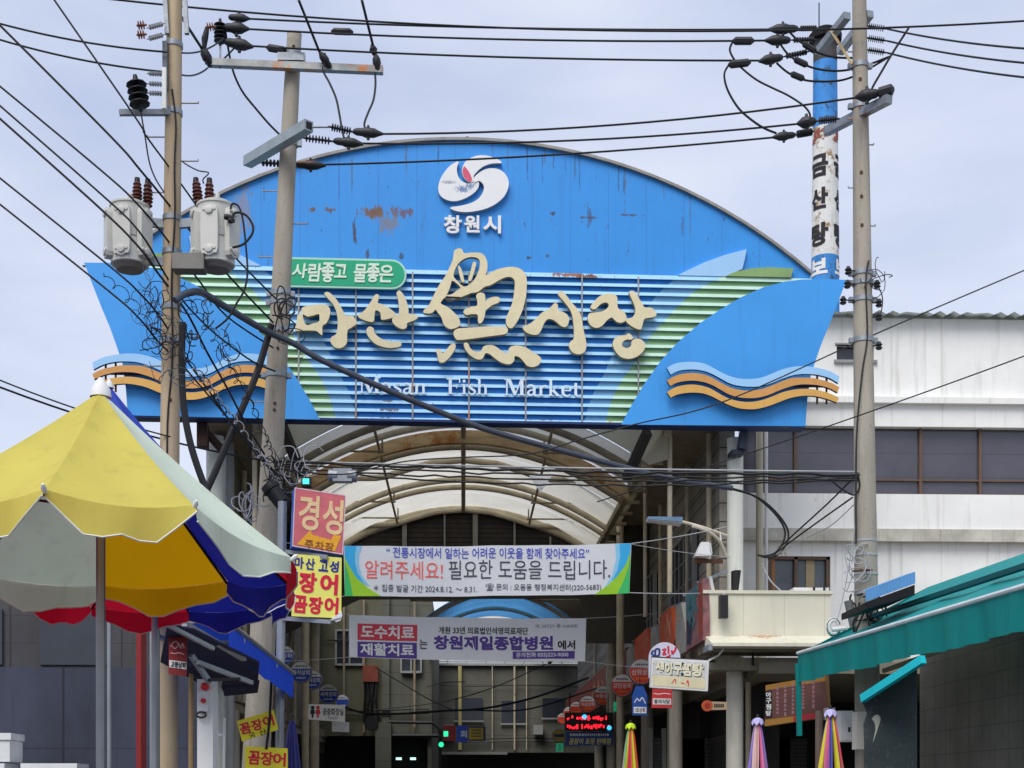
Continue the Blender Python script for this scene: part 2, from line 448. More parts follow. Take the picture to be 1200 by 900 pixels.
# arched top panel
def circ(a, b, c):
    (x1, y1), (x2, y2), (x3, y3) = a, b, c
    d = 2 * (x1 * (y2 - y3) + x2 * (y3 - y1) + x3 * (y1 - y2))
    ux = ((x1 * x1 + y1 * y1) * (y2 - y3) + (x2 * x2 + y2 * y2) * (y3 - y1) + (x3 * x3 + y3 * y3) * (y1 - y2)) / d
    uy = ((x1 * x1 + y1 * y1) * (x3 - x2) + (x2 * x2 + y2 * y2) * (x1 - x3) + (x3 * x3 + y3 * y3) * (x2 - x1)) / d
    return ux, uy, math.hypot(x1 - ux, y1 - uy)
PR = FA.hit(950, 323); PL = mir([PR])[0]; PT = (UC, P0[1])
cx, cy, cr = circ(PL, PT, PR)
a0 = math.atan2(PR[1] - cy, PR[0] - cx); a1 = math.pi - a0
arc = [(cx + cr * math.cos(a0 + (a1 - a0) * i / 72), cy + cr * math.sin(a0 + (a1 - a0) * i / 72)) for i in range(73)]
ub, vb = PR[0], FA.hit(900, 340)[1]
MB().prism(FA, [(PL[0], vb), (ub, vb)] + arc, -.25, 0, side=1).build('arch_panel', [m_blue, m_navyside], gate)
ol = [(cx + (cr + .045) * math.cos(a0 + (a1 - a0) * i / 72), cy + (cr + .045) * math.sin(a0 + (a1 - a0) * i / 72)) for i in range(73)]
MB().prism(FA, ol + [(cx + (cr + .002) * math.cos(a1 + (a0 - a1) * i / 72), cy + (cr + .002) * math.sin(a1 + (a0 - a1) * i / 72)) for i in range(73)], -.3, .06).build('arch_coping', m_coping, gate)
for px in (303, 548, 795):
    u, v = FA.hit(px, 300); k = (u - cx) / cr; vv = cy + math.sqrt(max(cr * cr - (u - cx) ** 2, 0)) + .045
    MB().tube([FA.pt(u + .035 * math.cos(t), vv + .04 + .04 * math.sin(t), -.1) for t in [x * .63 for x in range(11)]], .009, 5).build('lifting_eye', m_rusty, gate)

# zone borders of the louvres (right side; the left is their mirror)
wing = FA.hits([(728, 497.5), (740, 475), (755, 450), (775, 422), (795, 400.5), (820, 379), (845, 362), (870, 347.5), (895, 336.5), (920, 330), (940, 327.5), (966, 327), (992, 328)], .3)
wing_r = FA.hits([(981, 357), (972.5, 379), (963, 402), (956, 422), (950, 440), (946, 470), (944, 499.5)], .3)
gl = FA.hits([(847, 325), (834, 330), (815, 340), (804, 350), (794, 360), (785, 369), (776, 379), (766, 389), (759, 399), (751, 412), (740, 430), (731, 442), (722, 457), (715, 474), (709, 497)], .05)
pl = FA.hits([(793, 325), (780, 335), (766, 350), (757, 362), (742, 378), (730, 392), (717, 417), (707, 440), (697, 457), (690, 474), (684, 497)], .05)
def u_at(line, v):
    for (u0, v0), (u1, v1) in zip(line, line[1:]):
        if (v0 - v) * (v1 - v) <= 0 and v0 != v1: return u0 + (u1 - u0) * (v - v0) / (v1 - v0)
    return line[0][0] if abs(v - line[0][1]) < abs(v - line[-1][1]) else line[-1][0]
vs_ = [VT - (VT - VB) * i / 30 for i in range(31)]
bd = MB()
def zone(la, lb, mi, w0, w1):
    for k in (0, 1):
        o = [(u_at(la, v), v) for v in vs_] + [(u_at(lb, v), v) for v in vs_[::-1]]
        if k: o = mir(o)
        bd.prism(FA, o, w0, w1, mi=mi)
wl_ = wing
bd.prism(FA, [(u_at(pl, v), v) for v in vs_] + [(2 * UC - u_at(pl, v), v) for v in vs_[::-1]], -.06, .02, mi=0)
zone(pl, gl, 1, -.06, .024)
zone(gl, [(u + .1, v) for u, v in wing], 2, -.06, .028)
bd.build('louvre_board', [m_deep, m_palerec, m_greenrec], gate)
NS = 18
for i in range(NS):
    v = VT - (VT - VB - .02) * i / (NS - 1)
    s = MB(); h = .026 if i else .034
    edge = [(2 * UC - min(u_at(wing, v) + .05, ub), 1), (2 * UC - u_at(gl, v), 0), (u_at(gl, v), 1), (min(u_at(wing, v) + .05, ub), None)]
    jit = rnd.uniform(-.004, .004)
    for (ua, mi), (ub_, _) in zip(edge, edge[1:]):
        p = FA.pt; ja = jit
        s.hexa([p(ua, v - h + ja, .07), p(ub_, v - h + jit, .07), p(ub_, v - h + .012, .03), p(ua, v - h + .012, .03),
                p(ua, v + h + ja, .056), p(ub_, v + h + jit, .056), p(ub_, v + h, .03), p(ua, v + h, .03)], mi)
    s.build('slat', [m_slat, m_slatgreen], gate)
for px in (350, 417, 483.5, 549.5, 616, 682, 748):
    u = FA.hit(px, 420, .06)[0]
    v1 = VT
    MB().fbox(FA, u - .012, u + .012, VB, v1, .03, .07).build('louvre_post', m_galv_rust, gate)
# petals above the louvres
petal = FA.hits([(770, 336), (782, 329), (800, 319.5), (825, 307.5), (850, 298.5), (875, 292), (873, 303), (870, 315), (847, 325.5), (834, 331), (815, 341)], .07)
leaf = FA.hits([(834, 331), (847, 325), (860, 319), (880, 314.5), (900, 313), (930, 314.5), (928, 321), (926, 330), (915, 338), (880, 350), (815, 341)], .09)
for nm, o, m, w in (('pale_petal', petal, m_petal, .07), ('green_leaf_panel', leaf, m_green, .09)):
    o = [q for q in o]
    v_cut = VT + .035
    # keep only what stands above the top slat
    def clip(pts):
        out = []
        for a, b in zip(pts, pts[1:] + pts[:1]):
            ina, inb = a[1] >= v_cut, b[1] >= v_cut
            if ina: out.append(a)
            if ina != inb:
                t = (v_cut - a[1]) / (b[1] - a[1]); out.append((a[0] + (b[0] - a[0]) * t, v_cut))
        return out
    oc = clip(o)
    MB().prism(FA, oc, .004, w).build(nm, m, gate)
    MB().prism(FA, mir(oc), .004, w).build(nm, m, gate)
# side wings
wo = wing + wing_r
for k in (0, 1):
    o = mir(wo) if k else wo
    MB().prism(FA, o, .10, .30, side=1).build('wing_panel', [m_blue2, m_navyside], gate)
# bottom fascia
uL = 2 * UC - wing_r[-1][0]
MB().fbox(FA, uL, wing_r[-1][0], VB - .072, VB - .036, .02, .29).build('bottom_beam', M('navy_beam_paint', (26, 52, 104), .6, var=.2, scale=3, rust=.25, rustcol=(80, 56, 46)), gate)
# waves on the wings
W1 = ([(108, 155), (150, 132), (200, 122), (260, 120), (320, 128), (370, 150), (420, 178), (480, 205), (540, 218), (600, 220), (660, 212), (720, 190), (780, 165), (840, 150), (900, 145), (960, 150), (1020, 162), (1070, 178), (1118, 205)],
      [(1112, 245), (1060, 215), (1000, 198), (950, 192), (890, 192), (840, 200), (780, 220), (720, 245), (660, 262), (600, 266), (540, 262), (480, 248), (430, 222), (380, 195), (330, 175), (270, 165), (210, 167), (170, 175), (130, 195)])
W2 = ([(108, 230), (150, 205), (200, 190), (260, 185), (320, 193), (370, 212), (430, 245), (480, 270), (540, 285), (600, 288), (660, 280), (720, 260), (780, 235), (840, 215), (900, 212), (960, 215), (1020, 228), (1075, 245), (1118, 270)],
      [(1108, 300), (1060, 275), (1000, 258), (940, 252), (880, 254), (820, 268), (760, 290), (700, 315), (640, 330), (590, 333), (530, 328), (470, 310), (420, 282), (370, 255), (320, 238), (260, 230), (200, 235), (160, 245), (128, 262)])
W3 = ([(108, 298), (150, 272), (200, 258), (260, 253), (320, 262), (370, 280), (430, 315), (480, 338), (540, 352), (600, 355), (660, 345), (720, 325), (780, 300), (840, 285), (900, 278), (960, 280), (1020, 292), (1070, 308), (1115, 330)],
      [(1105, 360), (1060, 342), (1000, 325), (940, 318), (880, 322), (820, 335), (760, 358), (700, 380), (640, 395), (590, 398), (530, 392), (470, 372), (420, 348), (370, 322), (320, 305), (260, 300), (200, 305), (160, 315), (130, 330)])
m_waveb = M('pale_blue_wave', (160, 208, 250), .5, var=.04, scale=2)
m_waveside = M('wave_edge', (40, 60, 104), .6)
for (t, b), m in ((W1, m_waveb), (W2, m_ochre), (W3, m_yellow)):
    o = FA.hits(crop(smooth(t, 3, False) + smooth(b, 3, False), 760, 400, 5), .46)
    for k in (0, 1):
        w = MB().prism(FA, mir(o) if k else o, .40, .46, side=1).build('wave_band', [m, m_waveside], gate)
for k in (0, 1):
    st = MB()
    for px in (969, 958):
        u, v = FA.hit(px, 440, .4); u2, v2 = FA.hit(px, 473, .4)
        if k: u = 2 * UC - u
        st.fbox(FA, u - .012, u + .012, v2, v, .36, .398)
        
    u0 = FA.hit(944, 450, .36)[0]; u1 = FA.hit(972, 450, .36)[0]; vv = FA.hit(944, 452, .36)[1]
    if k: u0, u1 = 2 * UC - u1, 2 * UC - u0
    st.fbox(FA, u0 - (0 if k else .3), u1 + (.3 if k else 0), vv - .02, vv + .02, .34, .372)
    st.build('wave_bracket', m_rusty, gate)
# big calligraphic letters
Lt = [
 (340, 290, 7.5, [(105, 530), (140, 515), (200, 505), (270, 500), (320, 508), (348, 535), (352, 575), (340, 625), (318, 665), (284, 690), (283, 765), (262, 758), (235, 735), (200, 730), (120, 729), (45, 728), (58, 660), (66, 592), (100, 590), (98, 555)],
  [(112, 588), (150, 606), (200, 598), (250, 585), (258, 610), (252, 650), (200, 668), (150, 682), (125, 655)]),
 (340, 290, 7.5, [(300, 405), (315, 392), (340, 393), (375, 420), (410, 460), (445, 520), (475, 575), (495, 600), (550, 600), (570, 625), (588, 665), (560, 690), (520, 715), (505, 728), (500, 780), (500, 830), (475, 868), (440, 885), (400, 880), (370, 855), (352, 820), (365, 785), (400, 765), (412, 730), (418, 680), (415, 610), (400, 545), (370, 490), (330, 445)], None),
 (340, 290, 7.5, [(600, 590), (630, 570), (660, 545), (700, 490), (740, 425), (760, 410), (782, 425), (770, 485), (800, 495), (850, 520), (900, 555), (925, 580), (925, 600), (890, 620), (840, 632), (800, 632), (797, 600), (790, 570), (770, 555), (750, 555), (742, 590), (738, 640), (720, 655), (680, 648), (630, 630), (600, 610)], None),
 (340, 290, 7.5, [(935, 400), (950, 380), (970, 382), (1000, 420), (1025, 480), (1040, 540), (1042, 580), (1080, 585), (1115, 595), (1122, 615), (1100, 635), (1050, 655), (1025, 668), (1028, 690), (1010, 712), (980, 715), (930, 690), (900, 655), (900, 620), (930, 590), (955, 580), (955, 500), (945, 440)], None),
 (340, 290, 7.5, [(670, 725), (685, 700), (710, 695), (735, 715), (740, 745), (765, 775), (800, 800), (850, 820), (920, 830), (960, 830), (978, 845), (970, 868), (920, 880), (860, 882), (790, 865), (740, 840), (700, 800), (675, 760)], None),
 (480, 280, 7.5, [(390, 110), (410, 90), (440, 82), (465, 95), (478, 125), (540, 120), (600, 120), (640, 130), (670, 165), (683, 210), (683, 270), (668, 318), (690, 310), (740, 280), (800, 258), (880, 245), (940, 250), (985, 270), (1015, 305), (1030, 360), (1028, 450), (1020, 520), (1000, 600), (970, 680), (930, 750), (900, 782), (870, 778), (848, 740), (850, 690), (880, 620), (905, 550), (918, 470), (925, 400), (920, 360), (890, 335), (850, 335), (800, 355), (740, 390), (700, 410), (660, 420), (600, 465), (540, 475), (480, 500), (400, 530), (340, 540), (315, 520), (325, 495), (370, 485), (420, 450), (446, 424), (380, 366), (362, 400), (350, 440), (320, 500), (280, 545), (278, 570), (330, 595), (380, 635), (430, 690), (445, 740), (430, 770), (380, 790), (340, 785), (300, 750), (280, 690), (250, 650), (228, 622), (200, 648), (160, 655), (120, 645), (130, 620), (170, 580), (210, 500), (250, 420), (310, 330), (350, 250), (380, 180)],
  [(388, 330), (395, 280), (430, 215), (480, 175), (540, 158), (595, 168), (617, 200), (612, 260), (590, 320), (560, 370), (520, 405), (485, 418), (455, 405), (420, 370)]),
 (480, 280, 7.5, [(425, 245), (440, 240), (460, 280), (480, 360), (475, 380), (458, 375), (440, 320)], None),
 (480, 280, 7.5, [(555, 210), (572, 200), (585, 215), (575, 260), (555, 330), (540, 365), (520, 368), (518, 350), (535, 290)], None),
 (480, 280, 7.5, [(585, 500), (605, 475), (640, 472), (662, 490), (665, 530), (664, 548), (700, 520), (740, 508), (785, 512), (795, 535), (780, 560), (730, 580), (690, 610), (668, 630), (660, 680), (640, 725), (615, 745), (600, 720), (598, 668), (550, 660), (500, 668), (475, 650), (475, 630), (500, 610), (560, 592), (592, 585), (595, 545)], None),
 (480, 280, 7.5, [(385, 830), (400, 800), (440, 785), (520, 780), (640, 772), (760, 770), (840, 772), (862, 790), (860, 820), (830, 838), (700, 855), (560, 875), (440, 888), (405, 875)], None),
 (490, 330, 7.5, [(160, 600), (180, 590), (200, 605), (215, 628), (240, 610), (270, 570), (300, 545), (322, 545), (330, 570), (315, 610), (280, 660), (240, 700), (205, 712), (180, 695), (170, 650)], None),
 (490, 330, 7.5, [(400, 550), (415, 535), (440, 545), (455, 580), (490, 610), (530, 618), (555, 605), (570, 575), (600, 560), (650, 558), (690, 575), (730, 605), (770, 630), (790, 620), (800, 585), (830, 565), (890, 562), (950, 580), (1020, 625), (1070, 660), (1082, 690), (1060, 730), (1010, 750), (960, 740), (930, 705), (890, 665), (850, 655), (845, 690), (820, 720), (780, 725), (720, 705), (670, 670), (625, 635), (590, 630), (575, 665), (545, 685), (500, 675), (450, 640), (415, 595)], None),
 (610, 310, 7.5, [(20, 560), (30, 540), (80, 520), (130, 480), (190, 420), (250, 390), (290, 345), (310, 338), (328, 355), (330, 400), (370, 415), (410, 440), (428, 480), (415, 530), (390, 550), (350, 535), (310, 500), (270, 480), (235, 482), (205, 520), (180, 580), (150, 615), (100, 615), (50, 595)], None),
 (610, 310, 7.5, [(330, 260), (340, 235), (370, 235), (410, 280), (460, 345), (510, 400), (535, 460), (548, 540), (560, 600), (575, 670), (578, 730), (560, 770), (520, 788), (470, 780), (440, 750), (425, 710), (440, 675), (465, 655), (470, 600), (465, 520), (450, 430), (410, 360), (360, 300)], None),
 (610, 310, 7.5, [(615, 370), (650, 320), (700, 275), (760, 255), (820, 260), (850, 290), (855, 380), (900, 405), (930, 450), (925, 490), (890, 510), (850, 505), (820, 480), (800, 465), (760, 490), (720, 535), (680, 555), (640, 550), (605, 520), (590, 470), (605, 430), (660, 420), (720, 410), (765, 380), (775, 350), (750, 332), (710, 345), (680, 370), (660, 390), (630, 392)], None),
 (610, 310, 7.5, [(955, 250), (965, 232), (1000, 235), (1030, 280), (1070, 340), (1090, 375), (1150, 380), (1185, 410), (1195, 440), (1170, 462), (1110, 470), (1085, 485), (1070, 540), (1055, 570), (1010, 560), (960, 530), (925, 495), (940, 475), (980, 465), (1005, 430), (1010, 390), (990, 330)], None),
 (610, 310, 7.5, [(930, 618), (940, 605), (965, 612), (988, 640), (975, 660), (940, 658), (910, 670), (890, 700), (905, 725), (940, 732), (970, 715), (975, 680), (1000, 655), (1050, 655), (1085, 680), (1098, 710), (1080, 760), (1030, 805), (960, 828), (890, 815), (840, 770), (812, 710), (820, 660), (860, 630)], None),
]
for ox, oy, s, o, h in Lt:
    of = FA.hits(crop(smooth(o, 3), ox, oy, s), .2)
    hf = [FA.hits(crop(smooth(h, 3), ox, oy, s), .2)] if h else ()
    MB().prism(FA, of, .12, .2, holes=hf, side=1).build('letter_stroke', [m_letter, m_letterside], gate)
# city emblem
lg = {'emblem_leaf': ([(375, 198), (340, 200), (270, 245), (195, 335), (150, 425), (135, 500), (148, 570), (195, 622), (270, 652), (350, 655), (440, 628), (530, 578), (590, 522), (612, 468), (605, 420), (560, 428), (515, 448), (450, 442), (395, 405), (362, 345), (355, 265)], m_logoworn, .072),
      'emblem_petal': ([(880, 210), (855, 178), (800, 152), (730, 128), (640, 118), (560, 132), (490, 168), (440, 212), (414, 290), (425, 360), (462, 412), (515, 440), (550, 415), (552, 360), (600, 300), (665, 250), (745, 220), (820, 212)], m_logo, .078),
      'emblem_swirl': ([(545, 395), (600, 335), (680, 287), (770, 270), (860, 290), (930, 350), (962, 430), (950, 520), (900, 610), (810, 688), (700, 742), (580, 772), (460, 785), (350, 772), (278, 742), (300, 724), (400, 710), (520, 678), (600, 632), (650, 570), (672, 500), (655, 450), (610, 418), (560, 440)], m_logo, .084)}
for nm, (o, m, w) in lg.items():
    MB().prism(FA, FA.hits(crop(smooth(o, 3), 500, 170, 10), w), .006, w, side=1).build(nm, [m, m_cut], gate)
MB().prism(FA, FA.hits(crop(smooth([(435, 250), (420, 300), (430, 355), (465, 405), (512, 432), (530, 400), (510, 340), (480, 290), (450, 255)], 3), 500, 170, 10), .083), .079, .083).build('emblem_pink_patch', m_pink, gate)
for ch, a, b in (('창', 520, 541), ('원', 544, 562), ('시', 566, 587)):
    text(ch, 'city_name_letter', FA, (a, 254, b, 274.5 if ch != '원' else 273.5), .01, m_logo, gate, depth=.05, bold=.028)
# green plaque
for w0, w1, g, m in ((.10, .145, .03, M('pale_green_rim', (176, 224, 204), .5, var=.04)), (.10, .15, 0, m_plaque)):
    u0, v0 = FA.hit(333, 333.5, .15); u1, v1 = FA.hit(474, 306.5, .15); r = (v1 - v0) / 2; c = (u1 - r, v0 + r)
    o = [(u0 - g, v0 - g)] + [(c[0] + (r + g) * math.cos(-math.pi / 2 + math.pi * i / 16), c[1] + (r + g) * math.sin(-math.pi / 2 + math.pi * i / 16)) for i in range(17)] + [(u0 - g, v1 + g)]
    pq = MB().prism(FA, o, w0, w1).build('plaque_rim' if g else 'green_plaque', m, gate)
m_plett = M('plaque_lettering', (222, 240, 222), .5, var=.04)
for ch, a, b, y0, y1 in (('사', 342, 360.5, 309, 326), ('람', 361, 378, 309, 330), ('좋', 377, 392, 308, 331), ('고', 391, 406, 310, 325.5), ('물', 414.5, 430, 310, 331), ('좋', 430, 445, 309, 331), ('은', 444, 461, 311, 331)):
    text(ch, 'plaque_letter', FA, (a, y0, b, y1), .15, m_plett, gate, depth=.012, bold=.022, slant=.12)
# roman lettering, drawn stroke by stroke
def ser(g):
    Rc = lambda a, b, c, d: [(a, b), (c, b), (c, d), (a, d)]
    G = {
     'M': [Rc(.1, 0, .18, 1), Rc(0, 0, .3, .06), Rc(0, .94, .3, 1), [(.14, 1), (.34, 1), (.66, .12), (.58, 0), (.52, 0)], [(.55, 0), (.62, .02), (.96, 1), (.88, 1)], Rc(.86, 0, 1.04, 1), Rc(.74, 0, 1.16, .06), Rc(.86, .94, 1.16, 1)],
     'F': [Rc(.12, 0, .3, 1), Rc(0, 0, .44, .06), Rc(0, .93, .8, 1), Rc(.28, .47, .62, .55), Rc(.73, .74, .8, .96), Rc(.56, .38, .62, .64)],
     'a': [stroke2d([(.06, .5), (.14, .62), (.3, .63), (.42, .52), (.43, .3), (.43, .1), (.5, .02), (.6, .05)], [.1, .13, .15, .08]), stroke2d([(.42, .38), (.2, .32), (.09, .18), (.17, .04), (.32, .06), (.43, .18)], [.06, .13, .08])],
     's': [stroke2d([(.44, .48), (.38, .61), (.2, .61), (.1, .48), (.25, .35), (.42, .22), (.36, .05), (.18, .02), (.06, .17)], [.06, .1, .15, .1, .06])],
     'n': [Rc(.1, 0, .24, .62), Rc(0, 0, .34, .05), Rc(0, .57, .14, .63), stroke2d([(.2, .44), (.33, .6), (.48, .58), (.54, .4), (.54, .03)], [.06, .12, .14]), Rc(.42, 0, .72, .05)],
     'i': [Rc(.1, 0, .24, .62), Rc(0, 0, .34, .05), Rc(.0, .57, .14, .63), [(.17 + .09 * math.cos(k * .7), .84 + .09 * math.sin(k * .7)) for k in range(9)]],
     'h': [Rc(.1, 0, .24, 1), Rc(0, 0, .34, .05), Rc(0, .95, .14, 1.0), stroke2d([(.2, .44), (.33, .6), (.48, .58), (.54, .4), (.54, .03)], [.06, .12, .14]), Rc(.42, 0, .72, .05)],
     'r': [Rc(.1, 0, .24, .62), Rc(0, 0, .36, .05), Rc(0, .57, .14, .63), stroke2d([(.2, .42), (.3, .58), (.46, .58)], [.05, .12, .16])],
     'k': [Rc(.1, 0, .24, 1), Rc(0, 0, .34, .05), Rc(0, .95, .14, 1.0), stroke2d([(.2, .24), (.5, .6)], .06), stroke2d([(.28, .36), (.58, .02)], .14), Rc(.4, .57, .66, .62), Rc(.44, 0, .72, .05)],
     'e': [stroke2d([(.07, .36), (.52, .36)], .07), stroke2d([(.51, .36), (.45, .58), (.28, .63), (.12, .54), (.08, .32), (.14, .1), (.32, .02), (.5, .12)], [.09, .08, .15, .14, .06])],
     't': [Rc(.12, .1, .26, .82), Rc(.02, .56, .42, .63), stroke2d([(.19, .16), (.25, .04), (.36, .03), (.44, .12)], [.13, .05])],
    }
    return G[g]
ADV = dict(M=1.2, F=.86, a=.62, s=.52, n=.74, i=.38, h=.74, r=.54, k=.74, e=.6, t=.48)
m_rom = M('pale_roman_letter', (222, 240, 252), .5, var=.03)
for wd_, xa, xb, yb, yt in (('Masan', 421, 500.5, 460.5, 443), ('Fish', 523.5, 573, 461.5, 444), ('Market', 591, 681, 463, 445.5)):
    tot = sum(ADV[c] for c in wd_); x = 0
    u0, v0 = FA.hit(xa, yb, .12); u1, v1 = FA.hit(xb, yt, .12)
    for c in wd_:
        gm = MB()
        for j, st in enumerate(ser(c)):
            gm.prism(FA, [(u0 + (x + a) / tot * (u1 - u0), v0 + b * (v1 - v0)) for a, b in st], .09, .118 + .0012 * j)
        gm.build('roman_letter', m_rom, gate)
        x += ADV[c]
# carrying columns and brackets of the arch
m_column = M('cream_steel_column', (214, 216, 206), .5, var=.08, scale=2, streak=.35, rust=.12, dirtcol=(130, 120, 100))
m_colgrey = M('grey_steel_column', (150, 154, 154), .5, .2, var=.12, scale=2, streak=.4)
c = atY(861, 600, 21.75)
MB().lathe((c.x, 21.72, 0), (c.x, 21.72, 7.28), [(0, .15), (.01, .13), (1, .13)], 20).build('column', m_column, gate, smooth_=True)
c = atY(250, 600, 21.75)
MB().lathe((c.x, 21.9, 0), (c.x, 21.9, 7.28), [(0, .16), (.01, .14), (1, .14)], 20).build('column', m_column, gate, smooth_=True)
c = atY(268, 600, 22.3)
MB().lathe((c.x, 22.3, 0), (c.x, 22.3, 7.28), [(0, .1), (1, .09)], 16).build('column', m_colgrey, gate, smooth_=True)
b = MB(); q = FA.pt; v = VB - .072
u = FA.hit(869, 510, 0)[0]
b.hexa([q(u - .06, v - .28, .1), q(u + .05, v - .3, .1), q(u + .05, v - .3, -.1), q(u - .06, v - .28, -.1), q(u - .02, v, .1), q(u + .08, v, .1), q(u + .08, v, -.1), q(u - .02, v, -.1)])
b.fbox(FA, u - .16, u + .03, v - .36, v - .29, -.3, .05)
b.build('bracket', M('dark_bracket_paint', (34, 44, 62), .6, var=.3, rust=.4), gate)
b = MB(); u = FA.hit(238, 500, 0)[0]
b.fbox(FA, u - .09, u + .07, v - .36, v, -.15, .05)
b.beam(q(u, v - .08, -.05), q(u + .27, v - .36, -.3), .09, .09)
b.build('bracket', M('brown_bracket_steel', (58, 36, 32), .8, var=.3, rust=.5), gate)
for px in (330, 760):                 # stub struts from the arch back to the arcade truss
    u = FA.hit(px, 505, 0)[0]
    MB().beam(q(u, v, -.1), q(u + (.22 if px < 500 else -.22), v - .55, -.9), .13, .13).build('strut', M('dark_strut_steel', (50, 48, 46), .7, var=.25, rust=.2), gate)
# ------------------------------------------------------------------ arcade roof behind the sign
m_sheet = M('milky_roof_sheet', (228, 224, 210), .5, var=.1, scale=1.2, trans=.66, streak=.15, dirtcol=(140, 132, 112))
m_rustbeam = M('rust_stained_beam', (206, 176, 130), .7, var=.3, scale=4, rust=.85, rustcol=(132, 88, 44), stretch=(.5, 1, 3))
m_boards = M('black_brown_boards', (52, 46, 42), .8, var=.25, scale=4, lines=[('Z', .105, .02, 0, (20, 18, 17), .9)])
m_mull = M('grey_mullion', (132, 132, 126), .5, .2, var=.15)
HW = 2.9; ZS, ZP = 6.98, 7.95
def zc(x, p=ZP, s=ZS): return p - (x / HW) ** 2 * (p - s)
can = thing('arcade_canopy', 'milky barrel roof on tan steel ribs covering the market lane behind the sign', 'canopy', (0, 22, 0))
def skin(mb, y0, y1, p, s, n=28, th=.02, mi=0):
    xs = [-HW + 2 * HW * i / n for i in range(n + 1)]
    vs = []
    for y in (y0, y1):
        for x in xs: vs.append((x, y, zc(x, p, s)))
    fs = [(i, i + 1, n + 2 + i, n + 1 + i) for i in range(n)]
    return mb.add(vs, fs, mi)
fr_ = MB()
xs = [-3.0 + 6.0 * i / 30 for i in range(31)]
fr_.prism(YF(21.95), [(x, min(zc(x), 8.1)) for x in xs] + [(3.3, 7.0), (3.3, 8.15), (-3.3, 8.15), (-3.3, 7.0)], -.02, 0)
fr_.build('front_gable_sheet', m_sheet, can)
ys = [22.0, 23.8, 25.6, 27.4, 28.8, 30.2]
for a, b in zip(ys, ys[1:]):
    skin(MB(), a + .02, b - .02, ZP, ZS).build('roof_sheet', m_sheet, can, fix=False)
def rib(Y, dz, r, m, name='rib', parent=can, p=ZP, s=ZS, sq=False, n=24, hw=HW):
    pts = [(-hw + 2 * hw * i / n, Y, zc(-hw + 2 * hw * i / n, p, s) - dz) for i in range(n + 1)]
    mb = MB()
    if sq:
        for a, b in zip(pts, pts[1:]):
            A, Bq = Vector(a), Vector(b); h = Vector((0, 0, r)); d = Vector((0, .07, 0))
            mb.hexa([A - h - d, Bq - h - d, Bq - h + d, A - h + d, A + h - d, Bq + h - d, Bq + h + d, A + h + d])
    else:
        mb.tube(pts, r, 10)
    return mb.build(name, m, parent, smooth_=not sq)
rib(22.5, .09, .06, m_tandark); rib(23.2, .08, .055, m_tan)
rib(23.85, .13, .11, m_rustbeam, 'rust_stained_arch_beam', sq=True)
rib(24.7, .08, .06, m_tandark); rib(27.3, .08, .06, m_tan); rib(27.95, .08, .055, m_tan)
rib(30.15, .08, .08, m_tan, 'gable_arch')
MB().tube([(0, 22.2, 7.82), (0, 30.1, 7.82)], .045, 8).build('ridge_purlin', m_tandark, can, smooth_=True)
for x in (-1.45, 1.45):
    MB().tube([(x, 22.2, zc(x) - .17), (x, 30.1, zc(x) - .17)], .025, 6).build('purlin', m_tandark, can)
for Y in (25.6, 30.05):
    pts = [(-3.3, Y, 7.5), (-1.65, Y, 7.5), (-1.45, Y, 7.53), (-1.1, Y, 7.65), (-.6, Y, 7.79), (0, Y, 7.85), (.6, Y, 7.79), (1.1, Y, 7.65), (1.45, Y, 7.53), (1.65, Y, 7.5), (3.3, Y, 7.5)]
    MB().tube(pts, .06, 10).build('truss_chord', m_tan, can, smooth_=True)
for Y in (23.3, 27.3, 28.9):
    for k in (-1, 1):
        MB().tube([(k * 1.35, Y, 7.42), (k * 2.95, Y, 7.42)], .018, 6).build('tie_rod', m_tandark, can)
        MB().tube([(k * 1.38, Y, 7.40), (k * 1.38, Y, zc(1.38) - .1)], .016, 6).build('tie_rod', m_tandark, can)
for k in (-1, 1):
    # side trusses carrying the ribs: two rails with lacing
    MB().beam((k * 2.92, 22.0, 6.95), (k * 2.92, 30.3, 6.95), .10, .14).build('side_rail', m_tandark, can)
    MB().beam((k * 3.28, 21.75, 7.46), (k * 3.28, 30.6, 7.46), .12, .2).build('side_rail', m_tan, can)
    for i in range(9):
        y = 22.1 + i * 1.0
        lz = MB()
        lz.beam((k * 2.94, y, 6.97), (k * 3.24, y, 7.42), .07, .07)
        lz.beam((k * 2.94, y, 6.97), (k * 3.24, y, 6.97), .06, .06)
        lz.build('lacing_bar', m_tandark, can)
    MB().add([(k * 2.93, 21.75, 6.99), (k * 2.93, 30.25, 6.99), (k * 3.3, 30.25, 7.6), (k * 3.3, 21.75, 7.6)], [(0, 1, 2, 3)]).build('side_skylight', m_sheet, can, fix=False)
    for y, r_ in ((22.0, .04), (25.0, .035), (29.0, .08)):
        MB().tube([(k * 3.34, y, .0 if r_ > .05 or k < 0 else 4.85), (k * 3.34, y, 7.38)], r_, 10).build('post', m_tan, can, smooth_=True)
    MB().tube([(k * 3.42, 31.5, 0), (k * 3.42, 31.5, 6.4)], .11, 14).build('post', m_tan, can, smooth_=True)
    MB().box(min(k * 3.2, k * 4.2), max(k * 3.2, k * 4.2), 21.9, 31, 7.58, 7.64).build('side_gutter_roof', m_tandark, can)
